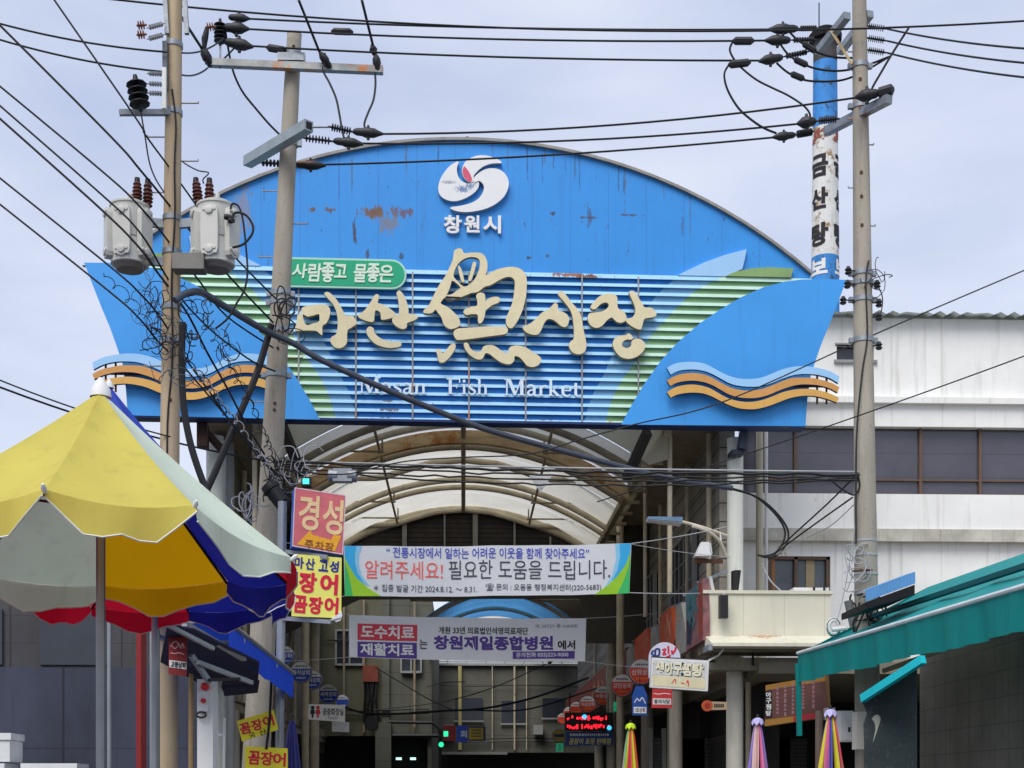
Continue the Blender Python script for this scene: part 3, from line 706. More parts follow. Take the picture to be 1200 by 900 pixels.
# dark boarded gable at the end of the first roof
gb = MB()
pts = [(-1.62, 7.46), (-1.45, 7.5), (-1.1, 7.62), (-.6, 7.76), (0, 7.82), (.6, 7.76), (1.1, 7.62), (1.45, 7.5), (1.62, 7.46), (2.6, 7.1), (2.6, 6.1), (-2.6, 6.1), (-2.6, 7.1)][::-1]
gb.prism(YF(30.2), pts, -.05, 0)
gb.build('gable_boards', m_boards, can)
for px, w in ((474, .05), (521, .018), (557, .055), (603, .022), (645, .02)):
    x = atY(px, 620, 30.1).x
    MB().box(x - w, x + w, 30.1, 30.16, 6.1, min(zc(x) - .1, 7.86 - .16 * x * x)).build('gable_mullion', m_mull, can)
MB().prism(YF(30.32), [(-4.2, 5.0), (-2.3, 5.9), (2.6, 5.95), (2.75, 4.95), (4.15, 4.95), (4.15, 7.6), (2.9, 7.6), (1.8, 7.75), (0, 8.1), (-1.8, 7.75), (-2.9, 7.6), (-4.2, 7.6)], -.06, 0).build('closing_panel', M('dark_grey_panel', (74, 70, 62), .8, var=.25, scale=1.5, streak=.3), can)
MB().box(-4.2, -.75, 30.4, 33.0, 7.2, 7.26).build('added_shade_slab', m_tandark, can)  # two unseen slabs added overhead to keep sky light out of the lane
MB().box(2.45, 4.2, 30.4, 49.5, 7.2, 7.26).build('added_shade_slab', m_tandark, can)
# lower, far roof
m_skyfilm = M('blue_film_sheet', (96, 168, 226), .5, var=.25, scale=1.1, trans=.5)
low = thing('far_arcade_canopy', 'lower far roof with blue film panels seen just above the hospital banner', 'canopy', (.8, 31, 0))
LX, LP, LS, LW = .8, 6.28, 5.55, 1.75
def lz_(x): return LP - ((x - LX) / LW) ** 2 * (LP - LS)
for a, b, m in ((31.2, 36, m_skyfilm), (36.02, 40.5, m_sheet)):
    mb = MB(); n = 20; xs = [LX - LW + 2 * LW * i / n for i in range(n + 1)]
    mb.add([(x, y, lz_(x)) for y in (a, b) for x in xs], [(i, i + 1, n + 2 + i, n + 1 + i) for i in range(n)])
    mb.build('roof_sheet', m, low, fix=False)
for i in range(4):
    Y = 31.3 + i * 2.6
    MB().tube([(LX - LW + 2 * LW * k / 20, Y, lz_(LX - LW + 2 * LW * k / 20) - .08) for k in range(21)], .05, 8).build('rib', m_tan, low, smooth_=True)
MB().tube([(LX - 2, 31.0, 6.0), (LX - 1, 31.0, 6.0), (LX - .6, 31.0, 6.1), (LX, 31.0, 6.16), (LX + .6, 31.0, 6.1), (LX + 1, 31.0, 6.0), (LX + 2, 31.0, 6.0)], .05, 8).build('truss_chord', m_tan, low, smooth_=True)
for k in (-1, 1):
    MB().beam((LX + k * LW, 31.1, 5.52), (LX + k * LW, 40.5, 5.52), .1, .14).build('side_rail', m_tandark, low)

# ------------------------------------------------------------------ arcade side buildings
m_plank = M('grey_plank_cladding', (150, 145, 134), .75, var=.3, scale=1.1, bump=.1, streak=.25, stretch=(1, .25, 3),
            lines=[('Z', .30, .022, 0, (40, 38, 34), .85), ('Z', 1.2, .06, .4, (66, 62, 56), .6), ('Y', 1.6, .03, .3, (52, 50, 44), .7)], dirtcol=(52, 48, 42))
m_plank2 = M('tan_grey_cladding', (112, 106, 92), .75, var=.25, scale=1, streak=.4, lines=[('Z', .9, .02, 0, (60, 54, 44), .8), ('Y', 1.5, .03, .3, (60, 54, 46), .7)])
m_win = M('dark_window_glass', (50, 54, 62), .15, var=.2, scale=2, spec=.6)
m_frame = M('grey_window_frame', (150, 152, 150), .5, .1)
rb = thing('arcade_side_building', 'grey plank clad building along the right side of the lane', 'building', (4.15, 22, 0))
MB().box(4.15, 4.4, 22.0, 49.5, 3.75, 7.6).build('clad_wall', m_plank, rb)
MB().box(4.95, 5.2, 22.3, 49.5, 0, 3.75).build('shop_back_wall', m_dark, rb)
MB().box(4.12, 5.2, 21.6, 49.5, 3.6, 3.74).build('soffit', m_tandark, rb)
FX = Frame((4.15, 0, 0), (0, -1, 0))          # wall plane seen from the lane
for (a, b_, z0, z1) in ((24.0, 26.6, 5.0, 6.3), (29.0, 31.6, 5.0, 6.3)):
    w = MB().box(4.06, 4.149, a, b_, z0, z1).build('window', m_win, rb)
    f = MB()
    f.box(4.03, 4.12, a - .06, a, z0 - .06, z1 + .06); f.box(4.03, 4.12, b_, b_ + .06, z0 - .06, z1 + .06)
    f.box(4.03, 4.12, a, b_, z1, z1 + .06); f.box(4.0, 4.12, a, b_, z0 - .06, z0)
    for q in range(1, 5): f.box(4.045, 4.1, a + (b_ - a) * q / 5 - .02, a + (b_ - a) * q / 5 + .02, z0, z1)
    for q in range(1, 3): f.box(4.05, 4.09, a, b_, z0 + (z1 - z0) * q / 3 - .012, z0 + (z1 - z0) * q / 3 + .012)
    f.build('window_grille', m_frame, w)
for y in (22.45, 24.6, 28.0, 32.5, 37, 42):
    MB().tube([(4.06, y, 3.9), (4.06, y, 7.55)], .045, 8).build('drain_pipe', m_tan, rb, smooth_=True)
for i, y in enumerate((27, 31, 36, 42)):
    MB().lathe((4.2, y, 0), (4.2, y, 3.6), [(0, .17), (1, .15)], 14).build('pillar', m_concrete, rb, smooth_=True)
m_shut = M('dark_roller_shutter', (72, 72, 70), .5, .3, var=.2, lines=[('Z', .08, .02, 0, (30, 30, 30), .8)])
for y in (22.6, 25.0, 28.0, 32.0): MB().box(4.9, 4.948, y, y + 2.0, .1, 2.7).build('shutter', m_shut, rb)
lb = thing('arcade_side_building', 'tan grey panelled building along the left side of the lane', 'building', (-3.95, 22, 0))
MB().box(-4.2, -3.95, 22.6, 49.5, 3.2, 7.5).build('clad_wall', m_plank2, lb)
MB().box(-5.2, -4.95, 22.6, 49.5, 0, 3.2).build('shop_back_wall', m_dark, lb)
MB().box(-5.2, -3.9, 22.6, 49.5, 3.02, 3.16).build('soffit', m_tandark, lb)
MB().box(-9.5, -4.25, 22.6, 32, 0, 5.6).build('rear_block', m_plank2, lb)
MB().box(-9.5, -3.96, 22.55, 22.6, 3.2, 5.0).build('end_panel', M('dark_slate_cladding', (70, 70, 74), .7, var=.3, scale=1, streak=.4, lines=[('X', .9, .03, .2, (40, 40, 44), .8), ('Z', .45, .015, 0, (46, 46, 50), .6)]), lb)
for x_ in (-8.6, -6.9): MB().box(x_, x_ + 1.1, 22.5, 22.548, 3.7, 4.6).build('window', m_win, lb)
for y0 in (23.2, 26.4, 30, 35):
    MB().beam((-3.92, y0, 3.4), (-3.92, y0 + 2.6, 7.3), .07, .1).build('diagonal_brace', m_tandark, lb)
for y in (24.3, 27.5, 31.5, 36): MB().tube([(-3.88, y, 3.2), (-3.88, y, 7.3)], .05, 8).build('drain_pipe', m_tan, lb, smooth_=True)
for i in range(24): MB().box(-3.94, -3.84, 22.8 + i * .75, 23.05 + i * .75, 3.18, 3.36).build('eaves_corbel', m_tandark, lb)
for i, y in enumerate((23.4, 26.5, 30.5, 36, 42)):
    MB().lathe((-3.95, y, 0), (-3.95, y, 3.02), [(0, .15), (1, .14)], 14).build('pillar', m_concrete, lb, smooth_=True)

# building across the far end of the lane
m_olive = M('olive_grey_render', (100, 98, 78), .85, var=.2, scale=1.2, streak=.3)
m_panelg = M('grey_green_panel', (98, 98, 88), .8, var=.18, scale=1.4, streak=.3, lines=[('Z', .62, .02, 0, (62, 60, 52), .7), ('X', 1.3, .03, .2, (70, 68, 58), .6)])
eb = thing('end_building', 'dim panelled building closing the far end of the lane with a railed balcony', 'building', (0, 50, 0))
MB().box(-3.94, -2.1, 38, 38.3, 3.2, 7.15).build('left_wall', m_olive, eb)
MB().box(-2.1, -.88, 38.06, 38.3, 3.2, 7.15).build('left_panel_wall', m_panelg, eb)
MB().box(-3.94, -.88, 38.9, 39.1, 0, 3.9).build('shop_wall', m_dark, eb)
MB().box(-1.0, -.88, 38.3, 50, 0, 7.15).build('return_wall', m_panelg, eb)
MB().box(-1.35, 7, 50.06, 50.4, 3.1, 6.35).build('front_wall', m_panelg, eb)
MB().box(-9, 7, 51.0, 51.2, 0, 3.9).build('shop_wall', m_dark, eb)
MB().box(-2.25, -2.05, 37.94, 38.0, 2.6, 7.1).build('pilaster', m_panelg, eb)
MB().box(-1.35, 4.6, 52.5, 52.7, 6.3, 8.6).build('balcony_back_wall', M('pale_render', (196, 198, 196), .8, var=.08), eb)
rl = MB()
for z in (6.42, 6.62, 6.82, 7.02): rl.box(-1.3, 4.5, 50.1, 50.13, z, z + .03)
for i in range(9): rl.box(-1.3 + i * .7, -1.26 + i * .7, 50.06, 50.1, 6.35, 7.05)
rl.build('balcony_railing', m_galv, eb)
MB().box(-1.4, 4.6, 49.9, 50.4, 6.28, 6.36).build('balcony_edge', m_frame, eb)
for px, r in ((539, .07), (495, .03), (603, .035), (577, .02), (617, .02)):
    x = atY(px, 800, 49.9).x
    MB().tube([(x, 49.9, 3.2), (x, 49.9, 6.25)], r, 8).build('drain_pipe', M('yellowed_pipe', (186, 174, 120), .5, var=.1) if px == 539 else m_tan, eb, smooth_=True)
ebx = MB(); x0, z1 = atY(425, 780, 37.8).x, atY(425, 780, 37.8).z; x1, z0 = atY(443, 799, 37.8).x, atY(443, 799, 37.8).z
ebx.box(x0, x1, 37.78, 37.98, z0, z1)
ebx.build('electric_box', M('red_brown_box', (126, 62, 44), .6, var=.2), eb)
cb = MB()
for k in range(5):
    x = x0 + (x1 - x0) * (k + .5) / 5
    cb.tube([(x, 37.85, z0), (x + rnd.uniform(-.06, .06), 37.8, z0 - .5), (x + rnd.uniform(-.1, .1), 37.85, z0 - 1.1)], .035, 5)
cb.build('cable_drop', m_black, eb)
fr = MB(); x0 = atY(455, 860, 37.7).x; x1 = atY(517, 860, 37.7).x
z = atY(455, 846, 37.7).z; zb = atY(455, 862, 37.7).z
fr.tube([(x0, 37.7, z), (x1 - .25, 37.7, z - .02), (x1 - .04, 37.7, z - .2), (x1, 37.7, 0)], .05, 6)
fr.tube([(x0 + .1, 37.72, zb), (x1, 37.72, zb)], .06, 6)
fr.build('awning_frame', m_black, eb)
MB().box(x0 - .35, x0 + .08, 37.6, 38.0, 0, zb + .35).build('door_pier', m_panelg, eb)
MB().lathe((x0 - .45, 37.55, z - .05), (x0 - .45, 37.75, z - .05), [(0, .18), (.5, .2), (1, .12)], 14).build('extractor_fan', m_black, eb, smooth_=True)
for i_, (x_, z_, w_, h_) in enumerate(((-3.5, 5.2, .7, .9), (-1.7, 5.0, .5, .8))):
    w__ = MB().box(x_, x_ + w_, 37.97, 37.995, z_, z_ + h_).build('window', m_win, eb)
    f = MB(); f.box(x_ - .05, x_, 37.92, 37.99, z_ - .05, z_ + h_ + .05); f.box(x_ + w_, x_ + w_ + .05, 37.92, 37.99, z_ - .05, z_ + h_ + .05); f.box(x_, x_ + w_, 37.92, 37.99, z_ + h_, z_ + h_ + .05); f.box(x_, x_ + w_, 37.9, 37.99, z_ - .06, z_); f.box(x_ + w_ / 2 - .02, x_ + w_ / 2 + .02, 37.94, 37.99, z_, z_ + h_)
    f.build('frame', m_frame, w__)
for x_, z_, w_, h_ in ((-.3, 4.3, 1.0, .8), (1.4, 4.2, .9, .8), (2.9, 4.4, .8, .7)):
    w__ = MB().box(x_, x_ + w_, 49.99, 50.05, z_, z_ + h_).build('window', m_win, eb)
    MB().box(x_ - .05, x_ + w_ + .05, 49.93, 49.985, z_ - .08, z_ - .02).build('sill', m_frame, w__)
for x_ in (-.7, 2.55): 
    MB().box(x_, x_ + .34, 49.55, 49.95, 3.75, 4.1).build('air_unit', m_frame, eb)
for z_, r_ in ((3.62, .025), (3.5, .018), (5.55, .02)):
    MB().tube([(-1.2, 49.9, z_), (.4, 49.88, z_ - .03), (2.2, 49.9, z_ + .02), (4.4, 49.9, z_ - .05)], r_, 6).build('conduit', m_black, eb)
    MB().tube([(-3.8, 37.9, z_ + .3), (-2.9, 37.9, z_ + .27), (-.95, 37.9, z_ + .33)], r_, 6).build('conduit', m_black, eb)
for x_ in (-3.3, -2.75, -1.35): MB().tube([(x_, 37.9, 3.3), (x_, 37.9, 7.0)], .035, 6).build('conduit', m_tandark, eb)
for k_, x_ in enumerate((-1.9, -1.5)): MB().box(x_, x_ + .16, 38.6, 38.64, 2.55, 2.62).build('shop_tube_light', M('shop_tube_light', (190, 240, 224), .4, var=0, emit=.9), eb)
MB().box(-1.3, 1.6, 49.6, 50.0, 3.02, 3.12).build('shop_lintel', m_mull, eb)

# ------------------------------------------------------------------ white building at the right
m_wwall = M('white_render', (242, 242, 238), .8, var=.1, scale=.9, streak=.42, dirtcol=(138, 130, 112), bump=.08, lines=[('X', 1.75, .014, .4, (190, 186, 176), .35)], rust=.1, rustcol=(150, 120, 86))
m_band = M('dark_glazing', (84, 82, 92), .12, var=.34, scale=.55, spec=.7, lines=[('Z', .42, .02, 0, (60, 58, 64), .6)])
m_bfr = M('brown_window_frame', (104, 82, 66), .5, var=.15)
YW = 23.6
def wz(py, px=960): return atY(px, py, YW).z
def wx(px, py=600): return atY(px, py, YW).x
wb = thing('corner_building', 'white rendered shop building with brown framed windows and a dark glazing band', 'building', (8, YW, 0))
X0, X1 = wx(868), 19.0
zb0, zb1, zl0, zl1 = wz(580), wz(500), wz(628), wz(637)
xw0, xw1, zw0, zw1 = wx(899), wx(973), wz(700), wz(652)
w = MB()
w.box(X0, xw0, YW, YW + .25, 3.5, zl0); w.box(xw1, X1, YW, YW + .25, 3.5, zl0); w.box(xw0, xw1, YW, YW + .25, zw1, zl0); w.box(xw0, xw1, YW, YW + .25, 3.5, zw0)
w.build('lower_wall', m_wwall, wb)
MB().box(X0, X1, YW - .12, YW + .25, zl0, zb0).build('spandrel_wall', m_wwall, wb)
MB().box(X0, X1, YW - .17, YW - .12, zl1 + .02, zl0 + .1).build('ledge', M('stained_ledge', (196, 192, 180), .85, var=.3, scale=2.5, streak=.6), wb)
MB().box(X0, X1, YW + .1, YW + .2, zb0, zb1).build('glazing_band', m_band, wb)
f = MB()
for px in (933, 893, 1015, 1080, 1150): f.box(wx(px) - .025, wx(px) + .025, YW + .04, YW + .1, zb0, zb1)
f.box(X0, X1, YW + .05, YW + .1, zb0 + .86 * (wz(559) - zb0), zb0 + .86 * (wz(559) - zb0) + .03)
f.box(X0, X1, YW + .02, YW + .12, zb0, zb0 + .04)
f.build('glazing_frame', m_bfr, wb)
MB().box(X0, X1, YW - .06, YW + .3, zb1, wz(472)).build('upper_spandrel', m_wwall, wb)
MB().box(X0, X1, YW - .16, YW + .25, wz(474), wz(467)).build('ledge', m_wwall, wb)
zr = wz(372)
xs0, xs1, zs0, zs1 = wx(980.5), wx(1024), wz(422), wz(404)
w = MB()
w.box(X0, xs0, YW, YW + .25, wz(467), zr); w.box(xs1, X1, YW, YW + .25, wz(467), zr); w.box(xs0, xs1, YW, YW + .25, zs1, zr); w.box(xs0, xs1, YW, YW + .25, wz(467), zs0)
w.build('upper_wall', m_wwall, wb)
sw = MB().box(xs0, xs1, YW + .1, YW + .14, zs0, zs1).build('window', m_win, wb)
f = MB(); f.box(xs0 - .05, xs1 + .05, YW - .05, YW + .05, zs0 - .05, zs0); f.box(xs0 - .03, xs1 + .03, YW - .03, YW + .05, zs1, zs1 + .03)
f.box((xs0 + xs1) / 2, xs1 - .05, YW + .06, YW + .1, zs1 - .12, zs1 - .08)
f.build('frame', m_frame, sw)
# corrugated roof
rf = MB(); n = 120
va, vb_ = [], []
for i in range(n + 1):
    x = X0 + (X1 - X0) * i / n; dz = .035 * math.cos(i * math.pi * .9)
    va.append((x, YW - .25, zr + dz + .02)); vb_.append((x, YW + 6, zr + 1.05 + dz))
rf.add(va + vb_, [(i, i + 1, n + 2 + i, n + 1 + i) for i in range(n)])
rf.build('corrugated_roof', M('pale_green_roof_sheet', (208, 218, 212), .5, var=.12, rust=.1), wb, fix=False)
# sliding window
sw = MB().box(xw0, xw1, YW + .12, YW + .16, zw0, zw1).build('window', M('grey_glass', (92, 100, 104), .2, var=.35, scale=1.6, spec=.6), wb)
f = MB()
for a, b_ in ((xw0, xw0 + .09), (xw1 - .06, xw1), (wx(933.5) - .03, wx(933.5) + .03)): f.box(a, b_, YW + .03, YW + .12, zw0, zw1)
f.box(xw0, xw1, YW + .03, YW + .12, zw1 - .05, zw1); f.box(xw0, xw1, YW + .03, YW + .12, zw0, zw0 + .05)
f.build('frame', m_bfr, sw)
MB().box(xw0 + .09, wx(909), YW + .06, YW + .1, zw0, zw1 - .05).build('wooden_pane', M('orange_wood', (176, 116, 66), .6, var=.2), sw)
MB().box(wx(946), wx(956), YW + .095, YW + .11, zw0, zw1 - .05).build('curtain', M('beige_curtain', (176, 158, 126), .9, var=.15), sw)
# ground storey behind the columns
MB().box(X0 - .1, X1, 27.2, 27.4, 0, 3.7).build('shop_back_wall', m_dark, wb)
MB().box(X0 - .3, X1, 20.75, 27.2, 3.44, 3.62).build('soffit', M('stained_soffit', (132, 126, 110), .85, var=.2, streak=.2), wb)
z0, z1 = atY(870, 785, 20.9).z, atY(870, 772, 20.9).z
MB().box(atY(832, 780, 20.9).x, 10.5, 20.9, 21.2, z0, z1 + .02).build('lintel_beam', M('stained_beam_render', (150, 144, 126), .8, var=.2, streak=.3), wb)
c = atY(860.5, 830, 21.3)
MB().lathe((c.x, 21.3, 0), (c.x, 21.3, z0), [(0, .135), (1, .125)], 20).build('column', M('stained_white_column', (212, 208, 192), .6, var=.1, streak=.35, scale=2), wb, smooth_=True)
for px, Y in ((792, 24.4),):
    c = atY(px, 830, Y)
    MB().lathe((c.x, Y, 0), (c.x, Y, 3.44), [(0, .13), (1, .12)], 16).build('column', m_concrete, wb, smooth_=True)
c = atY(877, 830, 22.4); MB().tube([(c.x, 22.4, 0), (c.x, 22.4, 3.44)], .045, 8).build('drain_pipe', m_tan, wb, smooth_=True)
c = atY(890, 600, 23.1); MB().tube([(c.x, 23.1, 3.9), (c.x, 23.1, wz(495))], .06, 10).build('drain_pipe', M('beige_pipe', (190, 182, 160), .5, var=.1), wb, smooth_=True)
c = atY(898, 600, 23.3); MB().tube([(c.x, 23.3, 3.9), (c.x, 23.3, wz(495))], .03, 8).build('drain_pipe', m_white, wb, smooth_=True)
for px in (802, 818, 905, 925):
    x = atY(px, 850, 26.5).x
    MB().box(x - .5, x + .5, 27.1, 27.19, .1, 2.7).build('shutter', m_shut, wb)
    MB().box(x - .62, x - .54, 27.05, 27.19, .0, 2.9).build('shutter_guide', m_mull, wb)
# cream fascia box over the corner shop
Yc = 20.55
FC = YF(Yc)
fx0, fx1 = atY(826, 720, Yc).x, atY(973.5, 720, Yc).x
fz0, fz1 = atY(900, 745, Yc).z, atY(900, 696, Yc).z
cf = thing('shop_fascia_box', 'blank cream panelled fascia box above the corner shop columns', 'shop fascia', (fx0, Yc, fz0))
mcr = M('cream_fascia', (226, 222, 200), .5, var=.06, scale=2.5, streak=.22, dirtcol=(160, 146, 116), lines=[('X', .62, .008, .1, (180, 172, 146), .7)], speck=.05)
MB().box(fx0, fx1, Yc, Yc + 1.0, fz0, fz1).build('panel', mcr, cf)
MB().box(fx0 - .03, fx1 + .03, Yc - .03, Yc + 1.03, fz1, fz1 + .05).build('top_flashing', m_cream, cf)
lip = MB(); q0, q1 = atY(832, 757, Yc - .35), atY(962, 760, Yc - .35)
lip.hexa([(q0.x + .02, Yc - .35, q0.z), (fx1 - .1, Yc - .35, q0.z), (fx1, Yc + .0, q0.z), (fx0, Yc + .0, q0.z), (q0.x + .02, Yc - .35, q0.z + .05), (fx1 - .1, Yc - .35, q0.z + .05), (fx1, Yc, fz0), (fx0, Yc, fz0)])
lip.build('sloping_lip', m_cream, cf)
lb2 = MB(); lb2.beam((fx0 + .02, Yc + .1, q0.z - .02), (fx0 + .02, Yc - .36, q0.z - .02), .06, .09); lb2.build('lip_bracket', m_galv, cf)
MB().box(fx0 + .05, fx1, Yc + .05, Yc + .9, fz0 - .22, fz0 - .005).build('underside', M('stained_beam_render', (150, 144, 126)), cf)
p = atY(914, 770, Yc); MB().tube([(p.x - .35, Yc + .3, p.z - .1), (p.x - .35, Yc + .3, fz0 - .1)], .02, 6).build('cable_stub', m_black, cf)

# ------------------------------------------------------------------ bathhouse chimney far behind
Ych = 66.0
pc = atY(967, 300, Ych)
rt, rb_ = 13.6 * Ych / 1600, 16.2 * Ych / 1600
zt = atY(967, 42, Ych).z; zbl = atY(967, 152, Ych).z; zw = atY(967, 303, Ych).z; zB = atY(967, 329, Ych).z
ch = thing('bathhouse_chimney', 'tall peeling blue and white painted chimney with black lettering beyond the roofs', 'chimney', (pc.x, Ych, 0))
def rad(z): return rb_ + (rt - rb_) * (z - zB) / (zt - zB)
m_chb = M('peeling_blue_paint', (60, 140, 214), .7, var=.2, scale=1.6, rust=.8, rustcol=(38, 52, 74), bump=.2, stretch=(1, 1, .5))
m_chw = M('peeling_white_paint', (226, 226, 222), .7, var=.12, scale=1.6, rust=.76, rustcol=(112, 92, 62), bump=.2, speck=.4, streak=.4)
m_soot = M('sooty_concrete', (74, 72, 74), .9, var=.4, scale=1.2, bump=.3)
z1b = atY(967, 75, Ych).z
for nm, a, b_, m in (('shaft_band', z1b, zt, m_soot), ('shaft_band', zbl, z1b, m_chb), ('shaft_band', zw, zbl, m_chw), ('shaft_band', 0, zw, m_chb)):
    MB().lathe((pc.x, Ych, a), (pc.x, Ych, b_), [(0, rad(a)), (1, rad(b_))], 28).build(nm, m, ch, smooth_=True)
MB().lathe((pc.x, Ych, zt - .35), (pc.x, Ych, zt + .3), [(0, rt + .05), (.1, rt + .22), (.5, rt + .24), (.62, rt + .1), (.8, rt + .1), (1, rt - .1)], 28).build('soot_cap', M('black_soot', (30, 29, 31), .95, var=.3, scale=2), ch, smooth_=True)
MB().tube([(pc.x - .3, Ych, zt), (pc.x - .3, Ych, zt + 1.6)], .03, 5).build('lightning_rod', m_black, ch)
FCH = YF(Ych)
m_chtxt = M('faded_black_lettering', (44, 42, 46), .8, var=.25, scale=3)
m_chred = M('faded_red_lettering', (150, 84, 72), .8, var=.25, scale=3)
def wrap(body, cxo, z0, z1, wdt, m, az0, bold=.045):
    """letter painted round the shaft; az0 = angle of its middle from the side facing the street"""
    t = text_mb(body, FCH, -wdt / 2, wdt / 2, z0, z1, 0, depth=.004, bold=bold)
    me = bpy.data.meshes.new('t'); me.from_pydata([tuple(v) for v in t.v], [], t.f)
    bm = bmesh.new(); bm.from_mesh(me); bpy.data.meshes.remove(me)
    for i in range(-8, 9):
        bmesh.ops.bisect_plane(bm, geom=bm.verts[:] + bm.edges[:] + bm.faces[:], plane_co=(wdt * i / 16, Ych, 0), plane_no=(1, 0, 0))
    bm.verts.ensure_lookup_table(); bm.verts.index_update()
    mb = MB(); vs = []
    for v in bm.verts:
        rr = rad(v.co.z); off = .012 + (Ych - v.co.y); an = v.co.x / rr + az0
        vs.append((pc.x + math.sin(an) * (rr + off), Ych - math.cos(an) * (rr + off), v.co.z))
    mb.add(vs, [tuple(x.index for x in f.verts) for f in bm.faces]); bm.free()
    mb.build('painted_letter', m, ch, fix=False)
def cz_(py): return atY(967, py, Ych).z
for az in (-.8, 1.2):
    wrap('♨', 0, cz_(176), cz_(155), .95, m_chred, az)
    wrap('금', 0, cz_(212), cz_(186), .95, m_chtxt, az)
    wrap('산', 0, cz_(250), cz_(225), .95, m_chtxt, az)
    wrap('탕', 0, cz_(293), cz_(266), 1.0, m_chtxt, az)
    wrap('보', 0, cz_(326), cz_(308), .95, M('white_lettering', (232, 232, 228), .7, var=.1), az, .045)
# ------------------------------------------------------------------ utility poles
def pole(label, pts, m, name='utility_pole'):
    """pts: (px, py, width px) at a fixed depth t each -> tapered, slightly leaning shaft standing on the ground"""
    (xa, ya, wa, ta), (xb, yb, wb, tb) = pts
    A, Bq = at(xa, ya, ta), at(xb, yb, tb)
    k = -Bq.z / (A.z - Bq.z); base = Bq + (A - Bq) * k
    ra, rb_ = wa * ta / 3200, wb * tb / 3200
    r0 = rb_ + (rb_ - ra) * (-k)
    o = MB().lathe(base, A, [(0, r0), (1, ra)], 20).build(name, m, loc=base, smooth_=True)
    tag(o, label, 'utility pole')
    def pt(py):                       # a point of the shaft's axis seen at height py, with its radius
        z0, z1 = base.z, A.z; best = None
        for i in range(401):
            q = base.lerp(A, i / 400); d = q - EYE; t = d.dot(CF); y = 930 - 1600 * d.z / t
            if best is None or abs(y - py) < best[0]: best = (abs(y - py), q, r0 + (ra - r0) * i / 400, t)
        return best[1], best[2], best[3]
    return o, pt, base, A
def band(py, P, pt, h=.08, m=None, extra=.012, ears=True):
    q, r, t = pt(py); mb = MB().lathe(q - CZ * h / 2, q + CZ * h / 2, [(0, r + extra), (1, r + extra)], 20)
    if ears:
        for k in (-1, 1): mb.box(q.x + k * (r + .03) - .03, q.x + k * (r + .03) + .03, q.y - .03, q.y + .03, q.z - h / 2, q.z + h / 2)
    return mb.build('clamp_band', m or m_galv, P, smooth_=True)
def steps(pys, P, pt, ln=.2):
    for i, py in enumerate(pys):
        q, r, t = pt(py); k = 1 if i % 2 else -1
        MB().tube([q + CR * k * (r - .02), q + CR * k * (r + ln), q + CR * k * (r + ln) + CZ * .02], .009, 5).build('step_bolt', m_galv_rust, P)
def disc_insulator(mb, p0, p1, n=7, r=.05, mi=0):
    prof = []
    for i in range(n):
        t = .16 + .72 * i / n; d = .72 / n
        prof += [(t, r * .32), (t + d * .12, r), (t + d * .32, r * .92), (t + d * .46, r * .32)]
    return mb.lathe(p0, p1, [(0, r * .2)] + prof + [(1, r * .2)], 10, mi)
def clamp_body(mb, p0, p1, r=.07, mi=0):
    r = r * .72
    mb.lathe(p0, p1, [(0, r * .45), (.12, r * .75), (.3, r * .8), (.42, r * 1.05), (.7, r * .95), (.88, r * .5), (1, r * .25)], 10, mi)
    p0, p1 = Vector(p0), Vector(p1); c = p0.lerp(p1, .5)
    mb.lathe(c - CZ * r * 1.5, c, [(0, r * .3), (1, r * .5)], 8, mi)
    mb.lathe(c + CZ * r * .6, c + CZ * r * 1.5, [(0, r * .4), (1, r * .25)], 8, mi)
    return mb

mp, mpt, mbase, mtop = pole('grey leaning concrete utility pole in front of the arch sign, with two steel crossarms', [(345, 41, 17, 18.2), (305, 800, 31, 18.2)], m_concrete)
lp, lpt, lbase, ltop = pole('warm beige concrete utility pole left of the others carrying the two grey transformers', [(205, -40, 17.5, 16.0), (196, 800, 25, 16.0)], m_concrete2)
rp, rpt, rbase, rtop = pole('straight grey concrete utility pole at the right, in front of the white building', [(1006.5, -40, 15.5, 17.2), (1015, 690, 27, 17.2)], m_concrete)
MB().lathe(mtop, mtop + CZ * .02, [(0, .1), (1, .085)], 20).build('cap', m_concrete, mp)
for py in (66, 168, 345, 355, 388, 440): band(py, mp, mpt, .07 if py > 300 else .1)
steps((172, 190, 225, 262, 300, 420, 470), mp, mpt)
for py in (52, 132, 256, 296, 360, 400): band(py, lp, lpt, .06, ears=False)
steps((88, 122, 160, 190, 225, 345, 430), lp, lpt)
for py in (77, 124, 320, 332, 352, 400): band(py, rp, rpt, .06)
steps((60, 110, 140, 170, 220, 265), rp, rpt, .06)
# dark bolt holes and bolts on the shafts
for P, pt, pys in ((mp, mpt, (60, 476, 484, 365, 374, 392, 412)), (rp, rpt, (98, 130, 205, 235, 268)), (lp, lpt, (470, 400))):
    for py in pys:
        q, r, t = pt(py); n = (EYE - q); n.z = 0; n.normalize()
        MB().lathe(q + n * (r - .02), q + n * (r + .012), [(0, .022), (1, .02)], 8).build('bolt', m_rusty, P)
q, r, t = lpt(420); n = (EYE - q); n.z = 0; n.normalize()
MB().tube(path3([lpt(y)[0] + n * (lpt(y)[1] + .01) + CR * dx for y, dx in ((110, -.02), (150, .03), (200, .02), (260, .03), (330, .0), (420, .02), (500, -.03), (620, -.02))]), .011, 5).build('earth_wire', m_cable, lp)
q, r, t = rpt(420); n = (EYE - q); n.z = 0; n.normalize()
MB().tube(path3([rpt(y)[0] + n * (rpt(y)[1] + .012) + CR * dx for y, dx in ((310, .08), (335, .04), (400, .05), (440, -.02), (520, -.1), (640, -.12))]), .012, 5).build('earth_wire', m_cable, rp)

